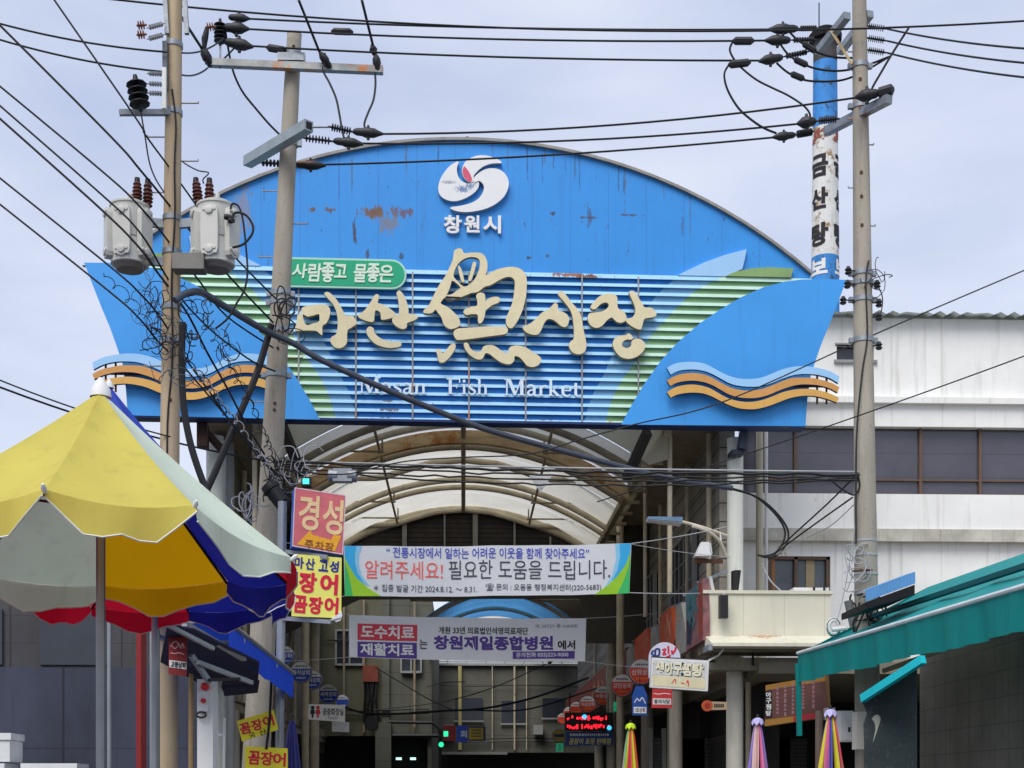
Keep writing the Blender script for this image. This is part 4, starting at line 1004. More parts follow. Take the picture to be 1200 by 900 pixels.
# crossarms of the middle pole
arm0, arm1 = at(243, 73.5, 17.98), at(449, 82.5, 18.05)
q, r, t = mpt(76)
MB().beam(arm0, arm1, .09, .09).build('crossarm', m_galv_rust, mp)
b = MB(); b.box(q.x - .17, q.x + .17, q.y - r - .14, q.y - r, q.z - .05, q.z + .05); b.build('arm_seat', m_galv, mp)
near, far = at(362, 147, 17.4), at(290, 190, 18.55)
MB().beam(near, far, .13, .13).build('crossarm', M('clean_galvanized_steel', (158, 168, 172), .5, .35, var=.15, scale=6), mp)
for (a_, b_) in (((366, 149, 17.4), (386, 149, 17.4)), ((340, 160, 17.85), (356, 161.5, 17.9)), ((296, 189, 18.5), (304, 190.5, 18.5))): MB().tube([at(*a_), at(*b_)], .012, 6).build('arm_link', m_galv, mp)
d = (near - far).normalized()
MB().beam(near + d * .002, near + d * .006, .085, .085).build('arm_end_shade_plate', m_black, mp)  # black plate painted in for the shaded inside of the arm
MB().tube([at(258, 52, 18.0), at(258, 80, 18.0)], .014, 6).build('insulator_pin', m_galv, mp)
b = MB(); disc_insulator(b, at(258, 54, 18.0), at(258, 22, 18.0), 5, .085); b.build('post_insulator', m_black, mp, smooth_=True)
b = MB(); clamp_body(b, at(248, 78, 17.98), at(236, 55, 17.9), .09); b.build('strain_clamp', m_insul, mp, smooth_=True)
b = MB(); b.tube([at(239, 62, 17.9), at(240, 45, 17.9)], [.02, .045], 8); b.tube([at(240, 45, 17.9), at(243, 32, 17.9)], [.045, .03], 8); b.build('surge_arrester', m_black, mp, smooth_=True)
b = MB(); clamp_body(b, at(387, 79, 17.98), at(374, 60, 17.9), .075); b.build('strain_clamp', m_insul, mp, smooth_=True)
b = MB(); clamp_body(b, at(443, 84, 18.03), at(440, 62, 18.0), .075); b.lathe(at(439, 64, 18), at(436, 52, 18), [(0, .03), (.5, .055), (1, .02)], 8); b.build('strain_clamp', m_insul, mp, smooth_=True)
# right pole: two high arms with a tan brace, one low arm
for (a, b_, t0, t1) in (((958.7, 61), (993, 18), 17.6, 16.9), ((984, 61), (1020, 16), 17.9, 17.2)):
    MB().beam(at(*a, t0), at(*b_, t1), .09, .09).build('crossarm', m_galv, rp)
MB().beam(at(974, 36, 17.2), at(999, 76, 17.08), .06, .03).build('arm_brace', M('yellowed_steel_strap', (186, 164, 120), .6, .1, var=.2, rust=.2), rp)
MB().beam(at(968.5, 154, 17.75), at(1042, 116, 16.7), .1, .1).build('crossarm', m_galv, rp)
for k, (x, y) in enumerate(((994, 317), (993, 333), (1028, 333), (1030, 355), (1030, 371), (1030, 405), (988, 352))):
    b = MB(); c = at(x, y, 17.1); g = CR * (.04 if x > 1010 else -.04)
    b.lathe(c - CZ * .05, c + CZ * .05, [(0, .028), (.2, .045), (.4, .025), (.6, .045), (.8, .028), (1, .02)], 10)
    b.tube([c, rpt(y)[0]], .01, 5); b.build('spool_insulator', m_insul, rp, smooth_=True)
b = MB(); q = at(1005, 655, 17.0); b.beam(at(999, 669, 16.98), at(1022, 668, 16.98), .05, .02); b.build('rusty_strap', m_rusty, rp)
for py in (634, 650, 672, 695): band(py, rp, rpt, .03, m_cable_pale, .006, False)

# transformers on the left pole
m_tr = M('pale_grey_transformer_paint', (204, 204, 196), .45, var=.06, scale=3, streak=.2, dirtcol=(120, 116, 106))
m_trb = M('transformer_underside', (130, 124, 116), .6, var=.2, scale=3)
trs = []
for k, (px, lab) in enumerate(((253.5, 'pale grey transformer right of the beige pole, black loop cable at its side'), (152, 'pale grey pole transformer at the left of the beige pole'))):
    t = 15.9; s = t / 1600
    c0 = at(px, 312, t); c1 = at(px, 244, t); rad_ = 21.5 * s
    T = thing('transformer', lab, 'transformer', c0, 'transformers on the beige pole')
    MB().lathe(c0, c1, [(0, rad_ * .9), (.015, rad_), (.96, rad_), (1, rad_ * 1.02)], 32).build('tank', m_tr, T, smooth_=True)
    MB().lathe(c1, c1 + CZ * .09, [(0, rad_ * 1.07), (.25, rad_ * 1.07), (.6, rad_ * .8), (1, rad_ * .25)], 32).build('lid', m_tr, T, smooth_=True)
    MB().lathe(c0 - CZ * .05, c0 - CZ * .002, [(0, rad_ * .7), (1, rad_ * .88)], 24).build('bottom_plate', m_trb, T, smooth_=True)
    # radiator boxes left, middle, right with rounded lugs
    for ang, wd in ((-62, .17), (-8, .2), (60, .17)):
        a = R(ang) - YAW; n_ = Vector((math.sin(a), -math.cos(a), 0)); u_ = Vector((math.cos(a), math.sin(a), 0))
        Fr = Frame(c0 + n_ * (rad_ - .01), u_)
        h = c1.z - c0.z; d_ = .075 if ang != -8 else .035
        o = [(-wd / 2, .16 * h), (-wd * .3, .1 * h), (0, .06 * h), (wd * .3, .1 * h), (wd / 2, .16 * h), (wd / 2, .82 * h), (wd * .3, .9 * h), (0, .93 * h), (-wd * .3, .9 * h), (-wd / 2, .82 * h)]
        rb2 = MB().prism(Fr, smooth(o, 2), 0, d_).build('radiator', m_tr, T)
        for vz in (.17, .83):
            MB().lathe(Fr.pt(0, vz * h, d_), Fr.pt(0, vz * h, d_ + .025), [(0, .045), (.8, .045), (1, .03)], 14).build('radiator_boss', m_tr, rb2, smooth_=True)
            for e in (-1, 1): MB().lathe(Fr.pt(e * .062, (vz + .015) * h, d_), Fr.pt(e * .062, (vz + .015) * h, d_ + .012), [(0, .022), (1, .016)], 10).build('radiator_boss', m_tr, rb2, smooth_=True)
    Fr = Frame(c0 + Vector((math.sin(R(22) - YAW), -math.cos(R(22) - YAW), 0)) * (rad_ + .002), (math.cos(R(22)), math.sin(R(22)), 0))
    MB().fbox(Fr, -.045, .05, .29, .39, 0, .008).build('name_plate', M('plate_grey', (176, 176, 170), .4, .2), T)
    for dx, dy, h in ((-9, .05, .34), (-20, -.05, .3)) if k == 0 else ((10, -.05, .3), (20, .05, .33)):
        p0 = c1 + CR * dx * s + Vector((0, dy, .03)); p1 = p0 + CZ * h + CR * (-.03 if dx == -20 else .0)
        b = MB(); b.lathe(p0, p1, [(0, .03), (.05, .055), (.18, .035), (.2, .06), (.3, .04), (.32, .062), (.44, .04), (.46, .06), (.57, .04), (.6, .055), (.7, .038), (.75, .05), (.86, .03), (1, .01)], 14)
        b.build('bushing', m_brown, T, smooth_=True)
        MB().lathe(p1 - CZ * .1, p1 + CZ * .0, [(0, .04), (1, .03)], 10).build('bushing_cap', m_black, T, smooth_=True)
    for z in (.78, .12):
        c = c0 + CZ * (c1.z - c0.z) * z; pq = lpt(265 if z > .5 else 298)[0]; pq = Vector((pq.x, pq.y, c.z))
        MB().beam(c + (pq - c).normalized() * rad_ * .9, pq - (pq - c).normalized() * .1, .05, .1).build('hanger', m_galv, T)
    MB().lathe(c1 + CR * .05 + Vector((0, -rad_ * .9, .0)), c1 + CR * .05 + Vector((0, -rad_ * .9, .09)), [(0, .02), (.5, .03), (1, .018)], 10).build('lid_bolt', m_tr, T, smooth_=True)
    if k == 0:
        for dy in (0, 1): MB().lathe(at(263 + dy * 5, 254 + dy * 4, t - .25), at(272 + dy * 3, 255 + dy * 4, t - .25), [(0, .03), (.4, .035), (1, .02)], 10).build('low_voltage_bushing', m_black, T, smooth_=True)
    trs.append(T)
b = MB(); b.box(*(lambda c: (c.x - .14, c.x + .22, c.y - .3, c.y - .1, c.z - .04, c.z + .14))(at(222, 322, 15.95))); b.build('transformer_bed', M('grey_channel_steel', (120, 118, 112), .6, .3, var=.2), lp)
b = MB(); disc_insulator(b, at(165, 130, 15.6), at(158, 88, 15.6), 4, .12); b.build('surge_arrester', m_black, lp, smooth_=True)
MB().beam(at(140, 132, 15.7), at(205, 132, 15.95), .06, .06).build('crossarm', m_galv, lp)
for x0, x1, y in ((172, 196, 86), (172, 196, 98), (172, 196, 109), (172, 194, 33), (172, 194, 46)):
    b = MB(); disc_insulator(b, at(x0, y, 15.7), at(x1, y - (6 if y < 60 else -1), 15.85), 6, .03); b.build('line_insulator', m_galv if y > 60 else m_cable_pale, lp, smooth_=True)
MB().box(*(lambda c, d: (min(c.x, d.x), max(c.x, d.x), c.y - .06, c.y + .06, d.z, c.z))(at(191.5, 51, 15.9), at(197, 105, 15.9))).build('fuse_holder', M('grey_fuse_body', (92, 98, 106), .5), lp)
MB().box(*(lambda c, d: (min(c.x, d.x), max(c.x, d.x), c.y - .03, c.y + .03, d.z, c.z))(at(190.5, 80, 15.8), at(195, 128, 15.8))).build('label_strip', m_white, lp)
for x, y in ((166, 30), (166, 41), (247, 32)):
    b = MB(); disc_insulator(b, at(x - 6, y, 15.7), at(x + 6, y - 1, 15.7), 3, .05); b.build('pin_insulator', M('orange_porcelain', (140, 84, 62), .35), lp, smooth_=True)
for x0, x1 in ((192, 196), (215, 219)):
    MB().beam(at(x0, -30, 15.9), at(x1, 40, 15.9), .05, .05).build('arm_brace', m_galv, lp)

# ------------------------------------------------------------------ overhead wires: every cable is a thing of its own
WIRES = [0]
def wire(label, pts, r, m=None, name='overhead_wire', group=None, n=6, **ends):
    mb = MB().tube(pts, r, n)
    o = mb.build(name, m or m_cable, loc=pts[0], smooth_=True)
    tag(o, label, 'wire', group)
    for nm, a, b_, kind, rr in ends.get('fit', ()):
        e = MB()
        if kind == 'i': disc_insulator(e, a, b_, 8, rr)
        elif kind == 'c': clamp_body(e, a, b_, rr)
        else: e.lathe(a, b_, [(0, rr * .3), (.15, rr), (.85, rr), (1, rr * .3)], 8)
        e.build(nm, m_insul if kind != 'g' else m_galv, o, smooth_=True)
    return o
tM, tR, tL = 18.0, 17.3, 15.9
wr = .0125
# three high lines, from the middle pole's post insulator to the upper arms of the right pole
wire('topmost of the three high wires between the two crossarmed poles', sag(at(292, 22, tM), at(901, 34.5, tR), .05), wr,
     fit=[('strain_clamp', at(935, 33.5, tR), at(900, 34.5, tR), 'c', .085), ('strain_insulator', at(960, 33, 17.4), at(934, 33.5, tR), 'i', .036), ('strain_clamp', at(268, 20, tM), at(293, 22, tM), 'c', .075)])
wire('second of the three high wires, with a dark sleeve near the middle pole', sag(at(290, 34, tM), at(897, 47.5, tR), .06), wr,
     fit=[('strain_clamp', at(926, 47, tR), at(896, 47.5, tR), 'c', .085), ('strain_insulator', at(958, 46.5, 17.4), at(925, 47, tR), 'i', .036), ('strain_clamp', at(262, 32, tM), at(292, 34, tM), 'c', .1),
          ('sleeve', at(388, 36.6, tM), at(414, 37.5, tM), 's', .045), ('sleeve', at(858, 48, tR), at(884, 48, tR), 's', .05)])
wire('third high wire, just above the crossarm and ending at the blue chimney', sag(at(296, 54, tM), at(891, 71, tR), .05), wr,
     fit=[('strain_clamp', at(917, 67, tR), at(889, 72, tR), 'c', .085), ('strain_insulator', at(950, 60, 17.4), at(916, 67, tR), 'i', .036), ('strain_clamp', at(264, 49, tM), at(297, 55, tM), 'c', .1),
          ('sleeve', at(312, 55.5, tM), at(336, 59.5, tM), 's', .05), ('sleeve', at(853, 76, tR), at(880, 73, tR), 's', .05)])
wire('thin faint wire high above all others near the top of the sky', sag(at(-40, -22, 17), at(1240, 22, 17), .35, 24), .012)
# three lines of the low arm
wire('upper wire of the trio above the arch top, ending on the right pole', sag(at(447, 157, 17.4), at(1003, 114.5, 16.9), .11), wr,
     fit=[('strain_clamp', at(414, 154, 17.4), at(449, 157, 17.4), 'c', .085), ('strain_insulator', at(384, 148, 17.4), at(416, 155, 17.4), 'i', .05), ('strain_clamp', at(1030, 109, 16.8), at(1002, 114, 16.9), 'c', .1), ('strain_insulator', at(1048, 104, 16.7), at(1028, 110, 16.8), 's', .07)])
wire('middle wire of the trio above the arch, its clamp before the chimney', sag(at(424, 168, 17.9), at(937, 145, 17.3), .085), wr,
     fit=[('strain_clamp', at(391, 165, 17.9), at(426, 169, 17.9), 'c', .085), ('strain_insulator', at(352, 161, 17.9), at(393, 166, 17.9), 'i', .05), ('strain_clamp', at(956, 142, 17.3), at(934, 145, 17.3), 'c', .1), ('strain_insulator', at(984, 139, 17.3), at(955, 142, 17.3), 'i', .05)])
wire('lowest wire of the trio, crossing the arch top before the emblem', sag(at(378, 193, 18.4), at(907, 161, 17.6), .055), wr,
     fit=[('strain_clamp', at(346, 193, 18.4), at(382, 194, 18.4), 'c', .085), ('strain_insulator', at(300, 190, 18.5), at(348, 193, 18.4), 'i', .05), ('strain_clamp', at(932, 158, 17.6), at(905, 161, 17.6), 'c', .075), ('strain_insulator', at(954, 154, 17.7), at(931, 158, 17.6), 'i', .05)])
# jumpers
RJ = lambda l: crop(l, 780, 10, 4)
LJ = lambda l: crop(l, 160, 10, 4)
wire('drooping jumper from the second high wire down to the right pole lower arm', pxpath(RJ([(312, 160), (302, 200), (340, 262), (420, 330), (500, 372), (570, 405), (640, 450), (672, 485), (680, 520)]), tR), .014)
wire('longer drooping jumper looping left of the chimney to the lowest insulator', pxpath(RJ([(292, 270), (275, 310), (290, 380), (340, 465), (400, 520), (460, 560), (520, 585)]), tR), .014)
wire('topmost jumper passing in front of the sooty chimney top', pxpath(RJ([(580, 108), (610, 140), (655, 172), (710, 205), (790, 228), (885, 232)]), tR), .013, fit=[('sleeve', at(940, 50, tR), at(957, 61, tR), 's', .04)])
wire('jumper sagging across the blue part of the chimney, upper one', pxpath(RJ([(540, 170), (575, 215), (640, 258), (720, 285), (820, 292), (930, 270), (1050, 225)]), tR), .013, fit=[('sleeve', at(930, 69, tR), at(947, 77, tR), 's', .04)])
wire('jumper sagging across the blue part of the chimney, lower one', pxpath(RJ([(520, 255), (570, 298), (640, 332), (720, 342), (830, 335), (930, 295), (1050, 225)]), tR), .013, fit=[('sleeve', at(926, 86, tR), at(943, 93, tR), 's', .04)])
wire('short steep wire rising from the right pole clamp toward the upper right', pxpath(RJ([(960, 395), (975, 360), (1010, 300), (1060, 215), (1140, 90)]), 16.9), .014)
for i, (y, lab) in enumerate(((34, 'upper'), (48, 'middle'), (62, 'lower'))):
    wire('%s of three short lines leaving the right pole top to the right' % lab, sag(at(1040, y, 17.2), at(1260, y + 26 + i * 4, 14), .05), wr, fit=[('strain_insulator', at(1014, y - 4, 17.2), at(1040, y, 17.2), 'i', .04)])
wire('wire dropping from the top edge to the left end of the crossarm', [at(196, -6, 16.4), at(236, 56, 17.9)], .02)
wire('wire from above to the clamp right of the middle pole on the crossarm', [at(350, 0, 17.2), at(374, 60, 17.9)], .018)
wire('wire from above to the right end of the crossarm', [at(424, 0, 17.2), at(437, 53, 18.0)], .018)
wire('jumper hanging from the crossarm clamp down to the middle strain clamp', pxpath(LJ([(868, 255), (878, 300), (905, 350), (935, 420), (950, 490), (962, 560), (972, 605)]), 18.0, 17.9), .014)
wire('jumper hanging from the crossarm end down to the upper strain clamp', pxpath(LJ([(1118, 300), (1120, 360), (1110, 430), (1085, 490), (1068, 540), (1074, 572)]), 18.0, 17.4), .014)
wire('long jumper curving from the post insulator down behind the middle pole', pxpath(LJ([(415, 90), (425, 160), (442, 250), (462, 320), (500, 395), (560, 470), (620, 540), (678, 598)]), 18.0, 18.4), .014)
wire('thin jumper rising to the third high wire from the crossarm', pxpath(LJ([(398, 245), (420, 225), (440, 205), (462, 185), (500, 185)]), 18.0), .011)
for i, (a, b_, lab) in enumerate((((160, 56), (196, 61), 'uppermost'), ((160, 73), (190, 84), 'second'))):
    wire('%s thin wire at the far left running into the beige pole' % lab, sag(at(-60, a[1] - 46, 15.6), at(b_[0], b_[1], 15.8), .08), .011)
wire('thin sagging wire between the beige pole and the left end of the crossarm, upper', sag(at(214, 62, 16), at(262, 45, 17.9), .06), .011)
wire('thin sagging wire between the beige pole and the left end of the crossarm, lower', sag(at(214, 88, 16), at(243, 80, 17.9), .04), .011)
wire('lead rising from the right transformer bushing to the beige pole', pxpath(LJ([(315, 820), (312, 800), (338, 770), (290, 760), (240, 735), (212, 715)]), 15.8), .008)
wire('thin wire hanging beside the beige pole at the far left', pxpath(LJ([(20, 485), (40, 600), (60, 720), (90, 800), (130, 862)]), 15.6), .009)
# slanting service lines between the two left poles
DG = [((163, 118), (222, 226), (300, 322, 17.2), 15.6, .012, 'thin slanting wire from the far left toward the middle pole, uppermost'),]
SL = lambda l: crop(l, 160, 200, 4)
diag = [
 (SL([(-160, -200), (20, 0), (230, 255), (420, 480), (640, 712)]), .014, 'thick slanting wire crossing in front of the transformer to the middle pole'),
 (SL([(-60, -330), (40, -170), (150, -20), (250, 120), (430, 370), (655, 602)]), .012, 'thin slanting wire crossing the transformer face'),
 (SL([(-200, -30), (12, 165), (180, 370), (300, 525), (420, 680), (640, 830)]), .012, 'second thick slanting wire just below the transformer'),
 (SL([(-200, 80), (12, 285), (130, 480), (210, 600), (300, 700), (400, 790), (545, 895), (650, 940)]), .012, 'slanting wire running below the grey cable to the middle pole'),
 (SL([(-200, 150), (12, 360), (100, 480), (170, 570), (250, 690), (330, 850), (420, 1010), (520, 1200), (600, 1330)]), .014, 'slanting wire in front of the left wing waves'),
 (SL([(-160, 540), (10, 690), (100, 800), (200, 895), (300, 1010), (420, 1150), (560, 1310), (680, 1450)]), .012, 'lowest thick slanting wire from the far left past the beige pole'),
 (SL([(-160, 420), (20, 580), (120, 700), (230, 880), (330, 1020), (450, 1190), (580, 1350), (680, 1450)]), .012, 'thin slanting wire tangled along the beige pole'),
 (SL([(370, 740), (430, 690), (470, 620), (505, 560), (520, 480), (515, 380), (500, 240), (480, 170), (450, 155), (440, 180)]), .012, 'loop cable from the transformer terminal down across the green slats'),
 (SL([(450, 360), (500, 345), (540, 300), (545, 260), (520, 215), (480, 196), (455, 205), (450, 240)]), .014, 'round black loop at the right side of the transformer'),
]
for pts, r, lab in diag:
    if 'loop' not in lab:
        (xa, ya), (xb, yb) = pts[0], pts[1]; kx = (-80 - xa) / (xb - xa); pts = [(-80, ya + (yb - ya) * kx * .9)] + pts
    wire(lab, path3([at(x, y, 15.3 + 2.6 * min(max((x - 160) / 160, 0), 1) if 'loop' not in lab else 15.6) for x, y in pts]), r)
# fat cables
wire('fat grey cable sloping from the beige pole across the sign', path3([at(*p) for p in ((205, 352, 15.6), (217, 344.5, 15.7), (235, 342.5, 15.9), (260, 357, 16.4), (310, 387, 17.5), (345, 403, 17.8), (377, 422, 17.9), (449, 455, 18.2), (493, 473.5, 18.5), (560, 500, 18.8), (630, 520.5, 19.1), (710, 542, 19.5), (780, 560, 19.8), (830, 568, 20), (858, 572, 20.1))], 4), .042, m_cable_grey, 'overhead_cable', n=10)
for i, (dx, lab) in enumerate(((0, 'outer'), (4, 'inner'))):
    wire('%s black cable curling round at the right end of the fat grey cable' % lab, path3([at(x - dx, y - dx * .4, 20.1) for x, y in ((853, 572), (884, 581), (905, 596), (921, 616), (923.5, 632), (914, 648), (901, 653), (892, 652))], 5), .016, m_cable)
wire('thick black cable running down along the right side of the beige pole', path3([at(x, y, 15.75) for x, y in ((214, 378), (213, 420), (214, 460), (218, 495), (226, 530), (240, 570), (262, 620))]), .04, m_black, 'overhead_cable', n=8)
wire('thick black cable crossing from the middle pole down to the left column', path3([at(x, y, t) for x, y, t in ((318, 380, 17.7), (312, 402, 17.7), (300, 440, 17.6), (282, 483, 17.4), (266, 520, 17.2), (252, 553, 17), (236, 590, 16.8), (222, 640, 16.5))]), .045, m_black, 'overhead_cable', n=8)
wire('white messenger wire strung level across the lane at roof height', sag(at(322, 540, 17.8), at(1020, 553, 17.1), .02, 20), .011, m_cable_pale)
rr_ = random.Random(3)
for i, lab in enumerate(('upper', 'second', 'third', 'lowest')):
    y0, y1 = 540 + i * 3.2, 556 + i * 1.6
    pts = sag(at(322, y0, 17.75), at(1022, y1, 17.1), .05 + .03 * i, 40)
    pts = [p + CZ * rr_.uniform(-.016, .016) for p in pts]
    wire('%s black strand of the communication cable bundle across the lane' % lab, pts, .012 if i else .018, m_cable, 'communication_cable', 'strands of the cable bundle across the lane')
wire('black cable sagging at the left below the bundle toward the canopy', pxpath([(338, 552), (400, 556), (440, 548), (480, 540), (540, 536), (620, 532), (680, 515), (745, 497), (850, 470), (1036, 387), (1240, 300)], 17.5), .009)
wire('thin black wire slanting over the right wing corner to the right', sag(at(700, 588, 18), at(1260, 395, 15.5), .05), .008)
wire('thin dark line from the umbrella side to the middle pole', sag(at(-60, 430, 15), at(312, 540, 17.7), .12), .012)
wire('thin line above the green umbrella panel running to the left pole', sag(at(-60, 420, 15), at(200, 512, 15.9), .06), .009)
for i, (p, lab) in enumerate((([(1001, 559), (970, 590), (924, 632), (905, 652)], 'upper'), ([(999, 583), (965, 607), (925, 636), (900, 656)], 'middle'), ([(1002, 590), (975, 615), (950, 628), (910, 650)], 'lower, pale'))):
    wire('%s drop wire from the right pole down to the curled cable' % lab, pxpath(p, 17.2, 20), .011 if i < 2 else .006, m_cable if i < 2 else m_cable_pale)
wire('black slack loop hanging on the right pole at bundle height', pxpath([(972, 561), (985, 572), (1000, 580), (1007, 572), (1006, 560), (1001, 557)], 17.1), .012)
wire('grey guy wire dropping from the right pole toward the teal awning', pxpath([(1004, 600), (997, 650), (988, 700), (980, 730)], 17.1), .006, m_cable_pale)
# coils and tangles
def tangle(label, centre, t, n, sx, sy, seed, r=.006, m=None, loops=3):
    rr = random.Random(seed); mb = MB()
    for i in range(n):
        cx0, cy0 = centre[0] + rr.uniform(-sx, sx), centre[1] + rr.uniform(-sy, sy); a0 = rr.uniform(0, 6.3); pts = []
        k = rr.randint(5, 10); w_, h_ = rr.uniform(4, 15), rr.uniform(5, 17); drift = rr.uniform(-12, 12), rr.uniform(-6, 22); st_ = rr.choice((-1, 1)) * rr.uniform(.55, .85); tz = rr.uniform(-.12, .12)
        for j in range(k):
            a = a0 + j * st_; g = 1 + .25 * math.sin(j * 1.3 + a0)
            pts.append(at(cx0 + g * w_ * math.cos(a) + drift[0] * j / k, cy0 + g * h_ * math.sin(a) + drift[1] * j / k, t + tz + .02 * j))
        mb.tube(path3(pts, 5), r * rr.uniform(.6, 1.3), 5)
    o = mb.build('cable_tangle', m or m_cable, smooth_=True); tag(o, label, 'cable tangle'); return o
tangle('tangle of thin black wire loops left of the beige pole', (180, 370), 15.6, 16, 14, 36, 5)
tangle('loose black wire loops hanging right of the beige pole under the transformer', (240, 385), 15.7, 14, 26, 34, 9)
tangle('knot of black and grey cable ends on the middle pole by the red sign', (325, 560), 17.6, 22, 12, 22, 12, .009)
tangle('tangle of pale cable ends at the junction beside the middle pole', (350, 545), 17.6, 9, 16, 9, 21, .007, m_cable_pale)
tangle('pale cable coils behind the umbrella edge at the middle pole', (288, 585), 17.4, 9, 9, 8, 25, .009, m_cable_pale)
tangle('loops of pale wire down the side of the right pole', (1001, 668), 16.95, 12, 5, 34, 31, .007, m_cable_pale)
tangle('black cable coil at the foot of the right pole behind the awning', (1018, 715), 17.0, 12, 8, 16, 33, .012)
tangle('small wire loops around the spool insulators of the right pole', (1024, 335), 17.0, 6, 10, 22, 35, .006)
tangle('black wire loops tied round the middle pole below the sign plaque', (335, 372), 17.7, 9, 8, 24, 41, .009)
tangle('fine black wire loops crowding the beige pole beside the left wing', (197, 395), 15.6, 15, 22, 50, 51, .0045, m_cable_grey)
tangle('fine black loops between the beige pole and the wave bands of the left wing', (246, 415), 15.8, 11, 34, 40, 53, .0042)
tangle('thin loose wires trailing at the far left below the transformer', (172, 345), 15.5, 9, 12, 30, 55, .004, m_cable_grey)
# spiral wrapped drop bundle from the beige pole to the middle pole
def spiral(label, P, t0, t1, r=.007, amp=4, turns=16, m=None, seed=1):
    rr = random.Random(seed); base = smooth(P, 10, False); pts = []; N = len(base); sub = 6
    for i in range((N - 1) * sub):
        k = i // sub; f = (i % sub) / sub; x = base[k][0] + (base[k + 1][0] - base[k][0]) * f; y = base[k][1] + (base[k + 1][1] - base[k][1]) * f
        a = i / ((N - 1) * sub) * turns * 2 * math.pi; am = amp * (.6 + .4 * math.sin(a * .23 + seed))
        pts.append(at(x + am * math.cos(a), y + am * math.sin(a), t0 + (t1 - t0) * i / ((N - 1) * sub)))
    o = MB().tube(pts, r, 5).build('spiral_drop_wire', m or m_cable, loc=pts[0], smooth_=True); return tag(o, label, 'wire')
spiral('curly drop wire spiralling from the beige pole down to the middle pole', [(205, 400), (235, 440), (262, 480), (290, 520), (318, 555)], 15.8, 17.6, amp=5)
spiral('second curly drop wire spiralling beside the first to the middle pole', [(225, 430), (252, 462), (282, 500), (308, 540), (326, 565)], 15.8, 17.6, amp=4, seed=3, m=m_cable_pale)
spiral('long curly wire running from the beige pole beside the transformer to the middle pole', [(212, 330), (240, 380), (270, 430), (300, 490), (322, 545)], 15.7, 17.6, amp=6, seed=9, r=.005, turns=13)
spiral('curly wire looping from the far left past the beige pole', [(120, 320), (160, 360), (200, 410), (232, 455)], 15.3, 15.8, amp=6, seed=11, r=.005, turns=9)
spiral('curly wire hanging down the face of the middle pole to the cable knot', [(255, 405), (282, 450), (306, 495), (318, 530), (327, 560)], 15.9, 17.6, amp=2.5, seed=5)
# splice closures and boxes on the cables
b = MB(); a, c = at(313, 567, 17.3), at(333, 592, 17.3); b.lathe(a, c, [(0, .05), (.04, .1), (.2, .11), (.22, .12), (.3, .12), (.32, .1), (.9, .1), (.96, .07), (1, .03)], 16)
tag(b.build('splice_closure', m_black, smooth_=True), 'black cylinder splice closure hanging on the middle pole over the umbrella edge', 'splice closure')
sc = thing('terminal_box', 'grey terminal box with wrapped ends hanging in the cable bundle', 'terminal box', at(400, 563, 17.7))
p0, p1 = at(385, 565, 17.7), at(418, 550, 17.7)
MB().box(p0.x + .06, p1.x - .06, p0.y - .07, p0.y + .07, p0.z, p1.z).build('case', M('pale_grey_plastic', (160, 164, 168), .5, var=.1), sc)
for x in (p0.x + .06, p1.x - .06): MB().lathe((x - .07, p0.y, (p0.z + p1.z) / 2), (x + .07, p0.y, (p0.z + p1.z) / 2), [(0, .05), (.1, .085), (.9, .085), (1, .05)], 12).build('wrapped_end', m_galv, sc, smooth_=True)
sl = thing('small_lamp', 'little black box lamp with a lit turquoise face beside the red sign', 'lamp', at(358, 569, 17.5))
p0, p1 = at(353, 569, 17.5), at(364, 559, 17.5)
MB().box(p0.x, p1.x, p0.y, p0.y + .15, p0.z, p1.z).build('case', m_black, sl)
MB().box(p0.x + .02, p1.x - .02, p0.y - .006, p0.y - .001, p0.z + .02, p1.z - .02).build('lit_face', M('turquoise_light', (70, 220, 216), .4, var=0, emit=.8), sl)
MB().tube([at(358, 559, 17.55), at(358, 549, 17.6)], .01, 5).build('hanger', m_black, sl)
wp = YF(17.55)
o = MB().prism(wp, wp.hits([(620, 557), (647, 557.5), (633.5, 577)]), -.02, 0).build('tag_plate', m_white); tag(o, 'white triangular plate hanging point down from the cable bundle over the lane', 'tag plate')
for px, py in ((631, 561), (636, 561), (634, 572)):
    c = wp.hit(px, py, .001); MB().lathe(wp.pt(c[0], c[1], .0005), wp.pt(c[0], c[1], .004), [(0, .008), (1, .008)], 8).build('rivet', m_black, o)
